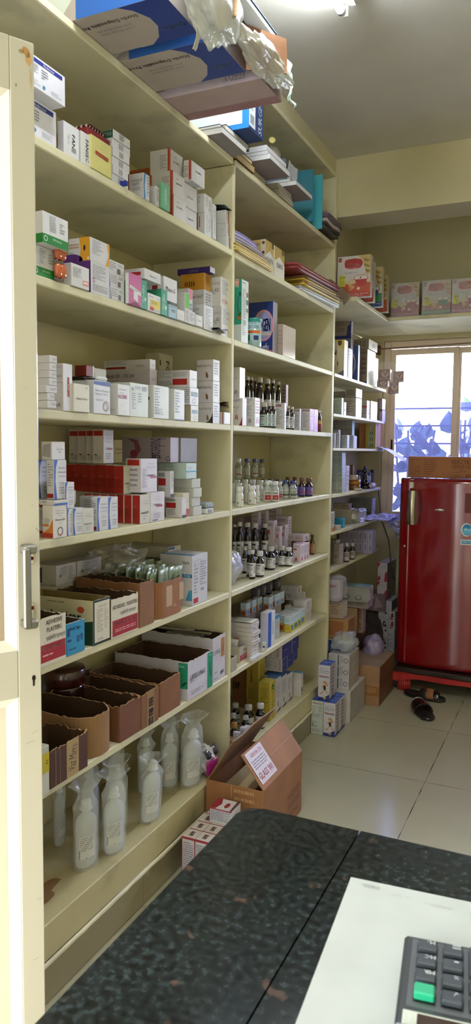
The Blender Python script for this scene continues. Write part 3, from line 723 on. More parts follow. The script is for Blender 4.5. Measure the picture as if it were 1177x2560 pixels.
mb=MB(); mb.box((.001,-CL+.001,.0201),(CW-.002,-.126,.026),mat('#8d99a0',.15,'gloss'),.002); mb.box((.014,-CL+.006,.0261),(CW-.014,-.131,.0264),mat('#454f3e',.2,'gloss'),.0002); mb.build('display',e)
# ================================================================ CONTENTS, first bay
G='#8e8e96'; INK='#2b2b33'; RED='#a3241c'; BLU='#22308a'
def fine(*extra,c='#d6d6dc',x=True,y=True,n=7,seed=1,**kw):
    d=[]
    if y: d+=[L('y',.12,.15,.6,.85,n,G,seed)]
    if x: d+=[L('x',.15,.15,.8,.85,n,G,seed+3)]
    return st(c,*(tuple(d)+extra),**kw)
# ---- shelf S1 (first row seen, above the door edge)
k(0,60,5.885)
nad=lambda s:st('#d9d9e2',R('x',.28,.8,.93,.93,'#1f2a80'),T('x',.62,.865,.09,'Nadimeter','#e4e6f2',w=.33),L('x',.28,.45,.38,.75,6,G,s),L('x',.45,.38,.6,.7,4,'#7d7d88',s),O('x',.2,.3,.03,.05,'#c0452a'),T('x',.32,.24,.05,'Brio Bliss','#b56a50',w=.2),O('x',.5,.16,.03,.06,'#4a7fb0'),L('x',.66,.08,.9,.22,4,G,s+2),L('x',.2,.08,.42,.18,3,G,s))
n1=E('medicine_box','white carton with blue title band, lower of two beside the door edge',(-60,160,832),1312,S1,xf=-.004,ut=838,dx=.11,style=nad(1),group=None)
n2=E('medicine_box','white carton with blue title band and red flower mark, stacked by the door',(100,300,962),785,n1,xf=.034,ut=962,dx=.13,style=nad(2))
k(80,280,2.2635)
E('medicine_box','white carton lettered PAN D beside the two blue banded cartons',(143,180,268),45,S1,xf=-.004,style=st('#d6d6da',T('x',.62,.5,.2,'PAN','#22242c',-90,.45,bold=.02),R('x',.5,.16,.78,.3,'#8a8f8c'),T('x',.3,.5,.12,'Tab 20','#8a8a90',-90,.3)),cy='#bfbcc2')
k(180,280,7.356)
pan=E('medicine_box','white carton lettered PANSEC in upright letters, left of the yellow carton',(None,165,350),330,S1,xf=-.003,dx=.07,style=st('#d4d4d2',T('x',.6,.45,.3,'PANSEC','#26262c',-90,.7,bold=.01)))
cold_y=yat(180+352/7.356,-.003,S1); 
cb=E('medicine_box','dark red carton standing behind the yellow label on the upper shelf',(150,330,728),290,S1,xf=-.016,dx=.1,ut=330,style=st('#7c1a22',cy='#86222a'),group=None,y=cold_y+.002)
E('medicine_box','pale yellow carton lettered COLDACT in front of the dark red carton',(None,352,728),400,S1,xf=.001,ut=358,dx=.014,style=st('#cdc67e',T('x',.42,.72,.055,'10 x 10 Capsules','#9c9a68',w=.55),PG('x',[(.2,.47),(.83,.44),(.83,.56),(.2,.59)],'#a03a20'),T('x',.52,.515,.085,'COLDACT','#e9d9b0',w=.55,bold=.02),RING('x',.12,.53,.06,.05,.12,'#a8a468'),RING('x',.9,.5,.06,.05,.12,'#a8a468')))
# blister strip lying on the dark red carton
mb=MB(); bl=mat('#4a1010',.3,'gloss')
for i in range(3):
    mb.box((-.1,.004+i*.001,.003*i),(-.004+i*.004,.078,.003*i+.0022),bl,.0005)
for i in range(6): mb.box((-.002+.004*0,.008+i*.012,.001),(.0012,.011+i*.012,.009),mat('#c9b0a8',.4),.0003); mb.box((-.09+.016*i,.0035,.001),(-.085+.016*i,.0058,.009),mat('#c9b0a8',.4),.0003)
o=mb.build('blister_pack',None,(cb.x-.002,cb.y+.004,cb.top+.0008)); tag(o,'dark maroon blister strips lying on the dark red carton','blister pack')
# barcode stack
py=yat(180+735/7.356,-.008,S1)+.001; b=S1; hs=None
for i,nm in enumerate(['bottom','second from the bottom','third from the bottom','fourth from the bottom','second from the top','topmost']):
    q=E('medicine_box','flat white barcode carton, %s of the stack beside the yellow carton%s'%(nm,', green ended' if i==5 else ''),(560,720,1060+ (10 if i>3 else -25 if i<2 else 0)),0,b,xf=-.008+(.003 if i%2 else 0),h=.0228,y=py,style=st('#d3d3d8',BC('x',.36,.18,.62,.86,'#85858c'),T('y',.5,.5,.4,'TAB',G),cy='#11503f' if i==5 else '#c8c8cc'),group='barcode cartons stacked beside the yellow carton')
    b=q
k(80,280,2.2635)
E('medicine_box','tiny blue ended carton at the foot of the barcode stack',(520,531,545),385,S1,xf=.012,dx=.03,dy=.012,style=st('#1d2f92'))
ep=E('medicine_box','white carton with a curved blue stripe lying flat, right of the barcode stack',(545,630,665),340,S1,xf=.0,ut=630,style=st('#d8d8e2',T('y',.55,.72,.1,'SODIUM VALPROATE','#3a3a44',w=.75),T('y',.5,.58,.1,'TABLETS IP','#3a3a44',w=.5),L('y',.3,.3,.8,.45,2,G),PG('x',[(.05,0),(.3,0),(.12,.5),(.35,1),(.08,1),(0,.6)],'#3f86c8'),PG('x',[(.32,0),(.4,0),(.22,.5),(.45,1),(.37,1),(.15,.5)],'#8cc0e6'),L('x',.55,.1,.9,.9,7,G)))
k(320,370,4.2036)
E('medicine_box','small white carton with grey small print below the orange carton',(237,290,330),395,S1,xf=.0,dx=.07,style=fine(n=8))
gbx=E('medicine_box','mint green carton standing upright in front of the seizure tablet cartons',(335,352,443),345,S1,xf=.006,ut=345,style=st('#78b898',RING('x',.45,.5,.13,.32,.12,'#d9ecdf'),L('x',.36,.28,.54,.72,8,'#d9ecdf'),L('x',.8,.2,.88,.6,4,'#447a60')))
tg=lambda n,up=0:st('#d5d4d9',R('y',.9,0,1,1,'#b8452a'),R('x',0,0,.06,1,'#b8452a'),T('x',.5,.55,.11,'Tegrital '+n,INK,180 if up else 0,.62,bold=.01),L('x',.3,.68,.65,.76,1,G),L('y',.5,.15,.85,.75,8,G),rough=.4)
ty=yat(320+468/4.2036,-.012,S1)
t1=E('medicine_box','white carton with orange edge, bottom of three beside the mint green carton',(None,468,608),475,S1,xf=-.012,dx=.16,y=ty,style=tg('100',1))
t2=E('medicine_box','white carton with orange edge, middle of three beside the mint green carton',(245,468,595),262,t1,xf=-.014,y=ty,h=.071,style=tg('100'))
t3=E('medicine_box','white carton with orange edge, topmost of three and highest on the shelf',(228,436,574),32,t2,xf=-.03,style=tg('100',1),h=.073)
E('medicine_box','orange carton end behind the topmost white and orange carton',(45,222,226),75,t2,xf=-.16,dx=.11,dy=.03,h=.062,style=st('#b05a22',T('y',.3,.12,.12,'MAC','#6b2a12'),L('y',.2,.4,.8,.85,5,'#8c4618')))
t4=E('medicine_box','white tablet carton at the bottom, second column of the orange edged stack',(None,612,722),600,S1,xf=-.022,dx=.16,style=st('#cfcfd4',T('x',.5,.48,.12,'Tegrital 200',INK,w=.75,bold=.01)),y=t1.y+t1.dy)
t5=E('medicine_box','white tablet carton stacked second, second column of the orange edged stack',(None,600,726),400,t4,xf=-.02,dx=.16,h=.075,style=st('#d0cfd4',T('x',.45,.45,.11,'Tegrital 200',INK,w=.7,bold=.01)),y=t2.y+t2.dy)
E('medicine_box','white and orange carton perched at the top right of the stack, overhanging',(580,655,806),180,t5,xf=.008,ut=655,style=st('#d6d6db',R('y',.75,0,1,1,'#b8452a'),R('x',0,0,.05,1,'#b8452a'),T('x',.55,.6,.13,'Tegrital 200',INK,180,.7,bold=.01),L('y',.1,.1,.65,.7,6,G),L('b',.1,.2,.9,.8,5,G)),h=.062)
v1=E('medicine_box','tall white carton with red label at the bottom right of the upper shelf stack',(728,805,876),672,S1,xf=-.004,style=st('#d2d2d6',R('y',.2,.35,.32,.85,'#a8444a'),L('x',.2,.1,.4,.9,12,G),T('x',.7,.5,.3,'TABLETS',G,90,.6)),ut=805)
E('medicine_box','tall white carton stacked on the red labelled carton near the first divider',(722,812,882),480,v1,xf=-.006,style=st('#d6d7da',L('x',.2,.3,.4,.9,7,G),T('x',.7,.5,.3,'IP 500',G,90,.6),RING('y',.25,.7,.16,.16,.2,'#888890')),y=v1.y,ut=812)
E('medicine_box','narrow white carton leaning on the tall pair near the first divider',(880,890,926),585,S1,xf=.0,dx=.12,style=st('#d2d2d6',T('x',.4,.5,.4,'PAIN TAB IP',G,90,.7),L('x',.7,.1,.9,.9,14,G)))
b=S1; ry=yat(320+1032/4.2036,-.012,S1)
for i,nm in enumerate(['bottom','middle','top']):
    b=E('medicine_box','white carton with a brown-red edge, %s of three against the first divider'%nm,(925,1032,1092),0,b,xf=-.01-.003*i,h=.0455,dy=min(.075,2.543-ry),y=ry,style=st('#d9dadd',R('x',.76,.02,1,.98,'#8f3426'),L('x',.15,.2,.6,.8,5,G),O('y',.6,.5,.03,.05,'#55555a') if i==1 else L('y',.4,.1,.5,.15,1,G)),group='brown edged cartons at the first divider')
mb=MB()
for i in range(5): mb.sheet(lambda u,v,i=i:(-.13+.14*u-.004*i,.07*v,.002+.0035*i+.006*math.sin(math.pi*u)),8,2,mat('#3c4346',.3,'gloss' if i%2 else 'metal'),.0006)
o=mb.build('blister_pack',None,(b.x,b.y+.002,b.top+.002)); tag(o,'dark foil blister strips curled on top of the three cartons at the divider','blister pack')
# ---- shelf S2
k(80,510,2.2635)
gr=lambda s:st('#d5d5da',R('x',0,0,1,.3,'#1f7a36'),RING('x',.1,.16,.07,.09,.25,'#d7ecd9'),T('x',.55,.2,.07,'SKE Animals',"#d7ecd9",w=.35),L('x',.25,.4,.5,.92,9,G,s),L('x',.65,.45,.85,.8,4,G,s+3),R('y',0,0,1,.3,'#1f7a36'),T('y',.5,.75,.2,'M',INK,bold=.05))
g1=E('medicine_box','white carton with a green base band, lower of two beside the door',(-60,10,136),270,S2,xf=-.004,ut=136,dx=.1,style=gr(1))
g2=E('medicine_box','white carton with green base band, stacked on its twin beside the door',(-10,62,206),35,g1,xf=.022,ut=62,dx=.11,style=gr(2))
# orange capsule blister
y=yat(80+142/2.2635+0,.012,S2); y2=yat(80+205/2.2635,.012,S2)
def capsules(name,label,x,y,z,w,h,rz=0,tiltx=0):
    e=empty(name,label,'blister pack',(x,y,z),math.radians(rz)); mb=MB(); mb.box((-.0015,0,0),(0,w,h),mat('#9b8d88',.25,'metal'),.0004); mb.build('foil',e)
    for r_ in range(2):
        for c_ in range(2):
            m=MB(); m.lathe([(.0,0),(.009,.003),(.012,.009),(.012,h*.38-.009),(.009,h*.38-.003),(0,h*.38)],mat('#c0623c',.15,'gloss'),12,cap=False,sx=.7,M=Matrix.Translation((.0035,w*(.27+.46*c_),h*(.06+.47*r_)))); m.build('capsule',e)
    return e
capsules('blister_pack','clear blister of orange capsules standing beside the green banded carton',.004,y,S2+.001,(y2-y)*.85,.093)
capsules('blister_pack','second orange capsule blister seen edge-on behind the first',-.02,y2-.006,S2+.001,.035,.088,60)
cef=E('medicine_box','white carton with small print and red stamp beside the orange capsules',(None,222,325),330,S2,xf=.004,dx=.12,ut=222,style=st('#cfcecf',L('x',.1,.4,.55,.85,8,G),R('x',.62,.16,.95,.38,'#c98a80'),R('x',.66,.24,.9,.32,'#e2d0cc')),)
pu=E('medicine_box','white and purple carton with small print, below the yellow picture carton',(None,332,438),318,S2,xf=-.004,ut=332,dx=.16,style=st('#cdcdd2',cy='#4c2470',dec=None) if False else st('#cdcdd2',L('x',.1,.45,.8,.9,8,G),RING('x',.15,.42,.06,.08,.3,'#7a1a3c'),L('x',.1,.08,.9,.3,5,G),R('y',.75,0,1,1,'#53246f'),O('y',.6,1,.25,.25,'#53246f')))
E('medicine_box','yellow picture carton with a dark bird drawing on top of the purple edged carton',(205,332,438),185,pu,xf=-.006,ut=332,style=st('#d0cfd4',R('y',.62,0,1,1,'#d49a28'),PG('y',[(.62,1),(.72,.5),(.62,0),(.5,0),(.58,.5),(.5,1)],'#d49a28'),O('y',.75,.55,.05,.12,'#2a2320'),O('y',.92,.1,.05,.06,'#e9e0c0'),L('y',.05,.5,.5,.75,2,'#b9885a'),L('y',.05,.3,.45,.4,1,G),L('x',.12,.3,.55,.92,10,G),T('x',.6,.55,.08,'ANTS',G),PG('x',[(.8,0),(1,0),(1,1),(.86,1),(.97,.5)],'#d49a28')),y=pu.y)
b=S2; yb=yat(80+442/2.2635,-.004,S2)+.001
for i,nm in enumerate(['bottom','middle','top']):
    b=E('medicine_box','small white carton with blue corner, %s of three beside the purple edged carton'%nm,(None,442,522),0,b,xf=-.004-.004*i,dx=.12,h=.0365,y=yb,dy=None,style=st('#d0cfd3',L('x',.1,.2,.5,.85,4,G,i),R('x',.55,.1,.75,.5,'#6c6c70'),L('x',.6,.6,.9,.85,2,G),PG('x',[(0,0),(.06,0),(.03,.6),(0,1)],'#2c5fae')),group='blue cornered cartons in a stack of three')
pk=E('medicine_box','magenta carton with a white T-shaped label, under the white red-striped carton',(525,548,620),430,S2,xf=.008,ut=548,style=st('#c0609a',PG('x',[(.05,.62),(.95,.5),(.95,.35),(.7,.38),(.72,.12),(.35,.2),(.35,.45),(.05,.5)],'#d9d4d8'),T('x',.5,.5,.08,'CEDON 200 DT','#4a3a4a',w=.8),PG('x',[(.1,0),(.9,0),(.75,.08),(.5,.12),(.25,.08)],'#6b2a40'),cy='#d8d8dc'),h=.088)
tl=E('medicine_box','teal carton end beside the magenta carton',(None,618,652),440,S2,xf=.004,ut=620,dx=.12,style=st('#3f9a80',T('x',.4,.5,.35,'PIEPOD','#bfe0d4',-90,.6),R('x',.6,.3,.8,.4,'#cfe8de'),cy='#5aa88e'),y=pk.y+pk.dy,h=.083)
m1=E('medicine_box','white carton with a dark red bar on its side, resting over the magenta carton',(520,636,686),360,pk,xf=.006,ut=636,style=st('#d6d6db',R('y',.28,.35,.82,.68,'#a51c22'),T('x',.5,.45,.2,'Monoc-O',INK,w=.7,bold=.01),L('y',.15,.78,.8,.9,2,G)),dy=.095)
m2a=E('medicine_box','yellow and white carton with red square, below the second red-barred carton',(None,655,728),500,S2,xf=.004,ut=655,dx=.14,style=st('#d6d6da',PG('x',[(.2,.2),(.95,.2),(.95,.68),(.2,.68)],'#d8c23a'),T('x',.25,.85,.08,'Azithromin',INK,w=.35),T('x',.8,.8,.08,'250 mg',INK,w=.25),L('x',.25,.4,.7,.6,4,'#8a7a30'),R('x',.15,.06,.45,.26,'#b02018'),L('x',.55,.05,.9,.14,2,G)))
m2=E('medicine_box','white carton with a dark red bar, resting over the yellow and white carton',(650,745,778),405,m2a,xf=-.004,ut=745,style=st('#d6d6db',R('y',.3,.38,.62,.66,'#a51c22'),T('x',.5,.5,.2,'Monoc-5',INK,w=.7,bold=.01)),dy=.085)
E('medicine_box','teal green carton standing right of the yellow and white carton',(None,735,766),505,S2,xf=.006,ut=740,dx=.12,style=st('#3f9a80',T('x',.4,.5,.35,'PIEPOD','#bfe0d4',-90,.6),R('x',.6,.25,.85,.38,'#cfe8de')),y=m2a.y+m2a.dy,h=.078)
k(300,560,3.9233)
mt=E('tablet_jar_box','pale blue rounded carton low at the shelf edge',(462,478,562),782,S2,xf=.008,ut=478,style=st('#9fbdd0',R('x',.25,.55,.75,.63,'#22303c'),R('x',.35,.45,.75,.5,'#22303c'),L('x',.15,.75,.85,.95,2,'#6d8da2')),cat='medicine box',dx=.05)
f1=E('medicine_box','small white carton with curved flap right of the pale blue carton',(555,560,632),832,S2,xf=.01,dx=.08,style=st('#d2d1d4',T('x',.5,.45,.12,'Bano - 2',G,w=.45)))
f2=E('medicine_box','tiny white carton edge between the curved flap carton and its neighbour',(None,635,665),868,S2,xf=.008,dx=.07,style=fine(n=5))
f3=E('medicine_box','small white carton with small print below the green tipped carton',(None,670,738),845,S2,xf=.008,dx=.08,style=fine(n=8))
f4=E('medicine_box','small white carton lettered Trodol at the shelf edge',(None,742,808),885,S2,xf=.012,dx=.07,style=st('#dadadd',T('x',.5,.5,.16,'Trodol',INK,w=.45,bold=.01),R('x',.06,0,.09,1,'#55555c')))
f5=E('medicine_box','white carton of dense small print with crumpled foot, near the divider end',(None,822,910),785,S2,xf=.004,ut=822,dx=.05,style=fine(n=13))
yc=E('medicine_box','white carton lettered mycin in the row behind the small front cartons',(560,820,905),800,S2,xf=-.05,h=.075,style=st('#cfcfd3',T('y',.72,.5,.3,'mycin','#5a5a62',w=.4),L('y',.5,.75,.95,.85,1,G)))
oz=E('medicine_box','white carton lettered Ofloxacin and Ornidazole Tablets, beneath the amber carton',(578,822,905),640,yc,xf=-.05,style=st('#cfcfd4',T('y',.5,.72,.16,'Ofloxacin & Ornidazole Tablets IP','#5a5a64',w=.9),T('y',.42,.38,.14,'O2H',G,w=.2),L('x',.15,.15,.8,.85,6,G)),h=.082)
am=E('medicine_box','amber carton lettered O2H on the shelf near the first divider',(590,822,888),510,oz,xf=-.052,style=st('#c88f2e',T('y',.38,.38,.3,'O2H','#7c1f12',w=.42,bold=.03),L('y',.2,.82,.8,.9,1,'#9a6a1c'),R('x',0,0,1,1,'#b8842a'),L('x',.2,.4,.8,.8,3,'#94681c')),h=.058,y=oz.y+.002)
E('medicine_box','flat purple and white carton lying on top of the amber carton',(560,895,932),465,am,xf=-.03,style=st('#34206e',T('y',.5,.4,.42,'CLOPF 250','#cfc8e4',w=.26,bold=.02),cx='#bdbac8',dec=None) if False else st('#34206e',T('y',.5,.4,.42,'CLOPF 250','#cfc8e4',w=.26,bold=.02),cx='#bdbac8'),h=.021,y=am.y+.004)
w1=E('medicine_box','long white flat carton with a pink flash, behind the pale blue carton',(465,668,712),690,S2,xf=-.02,h=.125,style=st('#c9c9ce',T('y',.4,.86,.09,'Azithromycin Tablets IP',G,w=.7),R('x',.1,.72,.9,1,'#d07088'),L('y',.1,.3,.8,.65,4,G),L('x',.2,.2,.8,.6,4,G)),y=None)
E('medicine_box','small white carton with a bright green end, standing before the long flat carton',(None,635,680),765,S2,xf=.002,dx=.06,h=.098,style=st('#d0d2d0',R('x',.1,.5,.95,.98,'#4fae1e')))
ad=lambda:st('#cdccc8',T('y',.5,.56,.13,'L-AD','#5a5a60',w=.7),T('y',.5,.78,.09,'ESCITALOPRAM TABLETS','#8a8a90',w=.8),L('y',.2,.4,.8,.46,1,G),L('x',.15,.4,.75,.92,9,G),RING('x',.4,.2,.3,.08,.15,'#c06a60'),T('x',.4,.2,.09,'STAMP','#c06a60',w=.45))
a1=E('medicine_box','white carton lettered AD with a red stamp, lower of two against the divider',(905,992,1082),798,S2,xf=-.012,style=ad(),h=.107,dy=.088)
E('medicine_box','white carton lettered AD with a red stamp, upper of two against the divider',(885,992,1068),535,a1,xf=-.016,style=ad(),h=.105,dy=.082,y=a1.y)
mb=MB()
for i in range(4): mb.sheet(lambda u,v,i=i:(.006-.03*u+.002*i,.085*v,.0012+.0022*i+.003*math.sin(6*v+i)),3,8,mat('#181a26',.25,'gloss'),.0006)
for i in range(8): mb.box((.0045,.008+.009*i,.005),(.0075,.012+.009*i,.009),mat('#b9bbc6',.3,'metal'),.0005)
y=yat(300+912/3.9233,.01,S2); o=mb.build('blister_pack',None,(.02,y,S2+.004)); tag(o,'dark purple foil strips lying on the shelf edge at the divider','blister pack')
# ---- shelf S3
k(90,880,4.708)
lc=E('medicine_box','big white carton with a red upright strip, beside the door edge',(-60,320,432),130,S3,xf=.0,ut=320,style=st('#cfccd0',T('y',.75,.93,.05,'STRIPS OF 10 TABLETS EACH',G,w=.42),T('y',.85,.74,.07,'Tablets','#4a4a52',w=.25),R('y',.6,.59,1,.598,'#7a7a80'),T('y',.88,.13,.08,'ed','#2a2a30',w=.12,bold=.02),R('x',.45,.3,.66,.72,'#8f2a20'),T('x',.555,.51,.13,'ALFA','#e0c8c0',90,.25),rough=.4),dx=.14)
b=S3
for i in range(7):
    nm=['bottom','second','third','fourth','fifth','sixth','top'][i]
    b=E('medicine_box','thin white carton lettered Largolin, %s of the low stack beside the door'%nm,(-60,(195,195,180,215,215,220,225)[i]-60,(245,222,250,248,247,245,252)[i]),0,b,xf=.052,h=.0172,dx=.05,style=st('#cdcbd0',T('x',.62,.5,.45,'Largolin 75' if i>1 else '[:] Wellfury','#6a6a72',w=.5,rot=0 if i!=1 else 0),rough=.5),group='Largolin thin cartons stacked at the front')
E('medicine_box','grey-green carton standing at the back behind the big white carton',(130,278,535),48,S3,xf=-.22,dx=.1,h=.145,style=st('#5d6a68',R('x',.05,.62,.3,.8,'#1f2a2c'),L('x',.1,.84,.7,.9,1,'#98a5a2'),L('x',.35,.7,.9,.78,1,'#98a5a2'),cy='#4f5b5a'))
ml=E('medicine_box','cream curved carton lettered Milixim-CV beside the big white carton',(432,445,632),368,S3,xf=.006,ut=450,dx=.06,style=st('#cfcab8',T('x',.5,.47,.07,'Milixim-CV 200','#3a3a3e',w=.75,bold=.01),RING('x',.8,.88,.04,.04,.4,'#4a4a50')))
zf=E('medicine_box','white carton with a dark blue top band lettered Cefixime and Potassium Clavulanate',(612,678,875),325,S3,xf=.0,ut=678,style=st('#cfcfd6',PG('x',[(0,.97),(0,.87),(1,.85),(1,.99)],'#27408e'),T('x',.5,.7,.06,'Cefixime & Potassium',INK,w=.9),T('x',.45,.6,.06,'Clavulanate Tablets',INK,w=.85),T('x',.35,.42,.06,'Saheflo CV',INK,w=.45),RING('x',.72,.24,.18,.16,.18,'#6a6a72'),RING('x',.68,.22,.12,.12,.2,'#a05a4c'),L('x',.05,.08,.2,.1,1,G)),dx=.12)
E('medicine_box','long white carton lying behind, numbered 2, under the foil strips',(430,600,830),228,S3,xf=-.1,dx=.13,h=.14,style=st('#c2bfae',T('x',.85,.4,.2,'2',INK,w=.1),R('x',.3,.6,.4,.9,'#8a8a86'),T('y',.5,.6,.2,'KEL',INK)))
y=yat(90+520/4.708,-.02,S3+.15)
mb=MB(); z=zf.top+.002
for i in range(3): mb.sheet(lambda u,v,i=i:(-.13+.1*u-.01*i,-.012+.06*v+.01*i,.0015+.004*i+.002*math.sin(5*u)),8,4,mat('#56504e',.3,'metal'),.0007)
o=mb.build('blister_pack',None,(zf.x+.01,zf.y+.01,z)); tag(o,'grey foil strips lying on the blue banded carton','blister pack')
E('medicine_box','small dark red boxed packet perched on the foil strips',(540,590,636),222,zf.top+.016,xf=-.06,dx=.04,dy=.04,h=.03,style=st('#6f1914',R('x',.75,0,.95,1,'#cfc4b8')))
for i in range(2):
    mb=MB(); mb.lathe([(.004,0),(.011,.004),(.012,.008),(.008,.013),(0,.015)],mat('#dde3e6',.3),14,cap=False); o=mb.build('tablet_pot',None,(zf.x-.02,yat(90+(735,790)[i]/4.708,zf.x-.02,zf.top),zf.top+.0008)); tag(o,'white domed tablet pot on the blue banded carton, %s one'%('left','right')[i],'pot')
pp=E('medicine_box','white carton lettered Paracetamol with a maroon label, partly behind a red letter P',(872,965,1105),375,S3,xf=.004,ut=965,style=st('#d3d2d2',T('x',.4,.84,.06,'Paracetamol',INK,w=.6),T('x',.3,.72,.06,'IP 750mg',INK,w=.4),R('x',.0,.55,.72,.66,'#8a4a4c'),T('x',.25,.605,.07,'P-750','#e4cfcf',w=.3),T('x',.5,.13,.05,'apex',G),L('x',.2,.32,.7,.34,1,G),T('y',.4,.87,.13,'P','#8c2016',w=.5,bold=.04),L('y',.1,.15,.8,.2,2,G)),dx=.055)
gx=E('medicine_box','pale grey-green carton with small print and a barcode right of the Paracetamol carton',(None,1105,1322),355,S3,xf=-.004,ut=1110,dx=.09,style=st('#c9cfc8',BC('x',.65,.78,.9,.92,'#6f7a74'),R('x',.08,.76,.2,.86,'#7f8f90'),L('x',.08,.2,.3,.7,8,G),L('x',.42,.4,.6,.7,4,G),L('x',.25,.8,.55,.9,2,G)))
k(340,880,4.5269)
mc1=E('medicine_box','long white carton lettered MAHACEF-CV 200 lying in the back row',(None,155,242),228,S3,xf=-.08,dx=.17,h=.165,style=st('#bcb4ba',T('y',.3,.87,.07,'MAHACEF - CV 200','#2c2c32',w=.7,bold=.01),L('y',.1,.76,.5,.79,1,G),T('x',.5,.8,.06,'REL.11','#6a6a70',w=.6),L('x',.2,.3,.8,.6,4,G)))
E('medicine_box','white carton with dark red panel on top of the MAHACEF carton',(-250,155,222),78,mc1,xf=-.09,ut=155,style=st('#cfcbcf',R('y',.05,.1,.48,.32,'#8f1f16'),L('y',.05,.45,.5,.9,5,G),T('y',.8,.42,.18,'Fasorix','#3a3a40',w=.3),L('y',.7,.2,.9,.3,2,G),L('x',.3,.3,.7,.5,2,G)),dx=.18)
E('medicine_box','white carton with dark upright letters behind the red panel carton',(None,262,415),95,S3,xf=-.19,dx=.06,h=.25,style=st('#b7b096',T('x',.6,.8,.25,'POI','#2c2c2e',-90,.3,bold=.02),R('x',.02,.82,.1,.9,'#222222')))
e1=E('medicine_box','white carton with dense print and a dark green round logo, in the front row',(140,200,372),372,S3,xf=.0,ut=200,style=st('#cdd0ca',L('x',.05,.1,.35,.92,10,G,1),L('x',.08,.1,.6,.3,5,G),O('y',.3,.6,.4,.1,'#14463a'),T('y',.3,.08,.09,'ex',"#8c2c24",w=.8)),dx=.05)
e2=E('medicine_box','white crumpled carton with dark blue foot, right of the green logo carton',(378,432,548),418,S3,xf=.0,ut=432,style=st('#d2d4d4',L('x',.08,.2,.5,.9,8,G),R('x',0,0,1,.035,'#3a5684')),dx=.06)
bc1=E('medicine_box','cream carton with dark green label, bottom of the stack under the red panel box',(548,618,705),600,S3,xf=-.004,style=st('#cfccc0',R('x',.12,.5,.85,.72,'#1e4a3c'),T('x',.5,.6,.12,'Tonact',"#b8cdc4",w=.5),L('y',.1,.1,.6,.9,8,G),RING('x',.5,.25,.2,.14,.25,'#9a9a98'),cy='#a39a80'),dx=.06)
bc2=E('medicine_box','white carton with dark green label, second in the stack under the red panel',(360,612,706),398,bc1,xf=-.006,style=st('#cfcfd0',R('x',.12,.5,.88,.76,'#1e4a3c'),T('x',.5,.63,.13,'Tonact',"#b8cdc4",w=.5),RING('x',.5,.25,.2,.16,.25,'#9a9a98'),L('y',.75,.1,.95,.9,7,G)),y=bc1.y-.003)
E('medicine_box','wide white carton with a bright dark-red panel on the short stack',(245,600,690),200,bc2,xf=-.008,ut=600,style=st('#d5d2d4',R('y',.47,.15,.92,.5,'#a02018'),L('y',.04,.55,.42,.95,6,G),L('y',.04,.1,.4,.4,4,G),L('y',.48,.6,.9,.9,4,G),RING('y',.41,.2,.025,.06,.35,'#3a3a40'),T('x',.55,.5,.14,'Betavert-16',INK,w=.6)),y=bc2.y+.001)
b=S3; yy=None
for i,nm in enumerate(['bottom','middle','top']):
    extra=() if i else (PG('y',[(.4,0),(1,0),(1,.5),(.9,.3),(.7,.1)],'#22272a'),)
    b=E('medicine_box','white carton lettered Dispersible Tablets 100 mg, %s of three near the first divider'%nm,(680 if i else 700,868,945),0,b,xf=-.012,h=(.0745,.0765,.076)[i],style=st('#cfcccf',T('y',.45,.7,.17,'Dispersible Tablets 100 mg','#4a4650',w=.85),PG('y',[(.58,.45),(.68,.35),(.72,.2),(.66,.12),(.6,.2)],'#8a5a34'),PG('y',[(.56,.45),(.6,.3),(.62,.1),(.58,.2)],'#2c2c30'),L('x',.15,.25,.75,.85,5,G),*extra),group='dispersible tablet cartons stacked in three',y=yy); yy=b.y
E('medicine_box','small pinkish white carton with a thin red line, last before the divider',(948,998,1065),680,S3,xf=-.002,style=st('#d2cbca',R('y',.82,0,.9,1,'#9a5a50'),cx='#dfdfe2'),dx=.05)
mb=MB()
for i in range(4): mb.sheet(lambda u,v,i=i:(-.05+.06*u,.05*v,.004+.004*i+.005*math.sin(4*u+i)),6,3,mat('#6f5c3c',.4,'metal'),.0006)
o=mb.build('blister_pack',None,(-.02,yat(340+1005/4.5269,-.01,S3+.06)-.01,S3+.064)); tag(o,'crumpled golden foil strips on the small pinkish carton','blister pack')
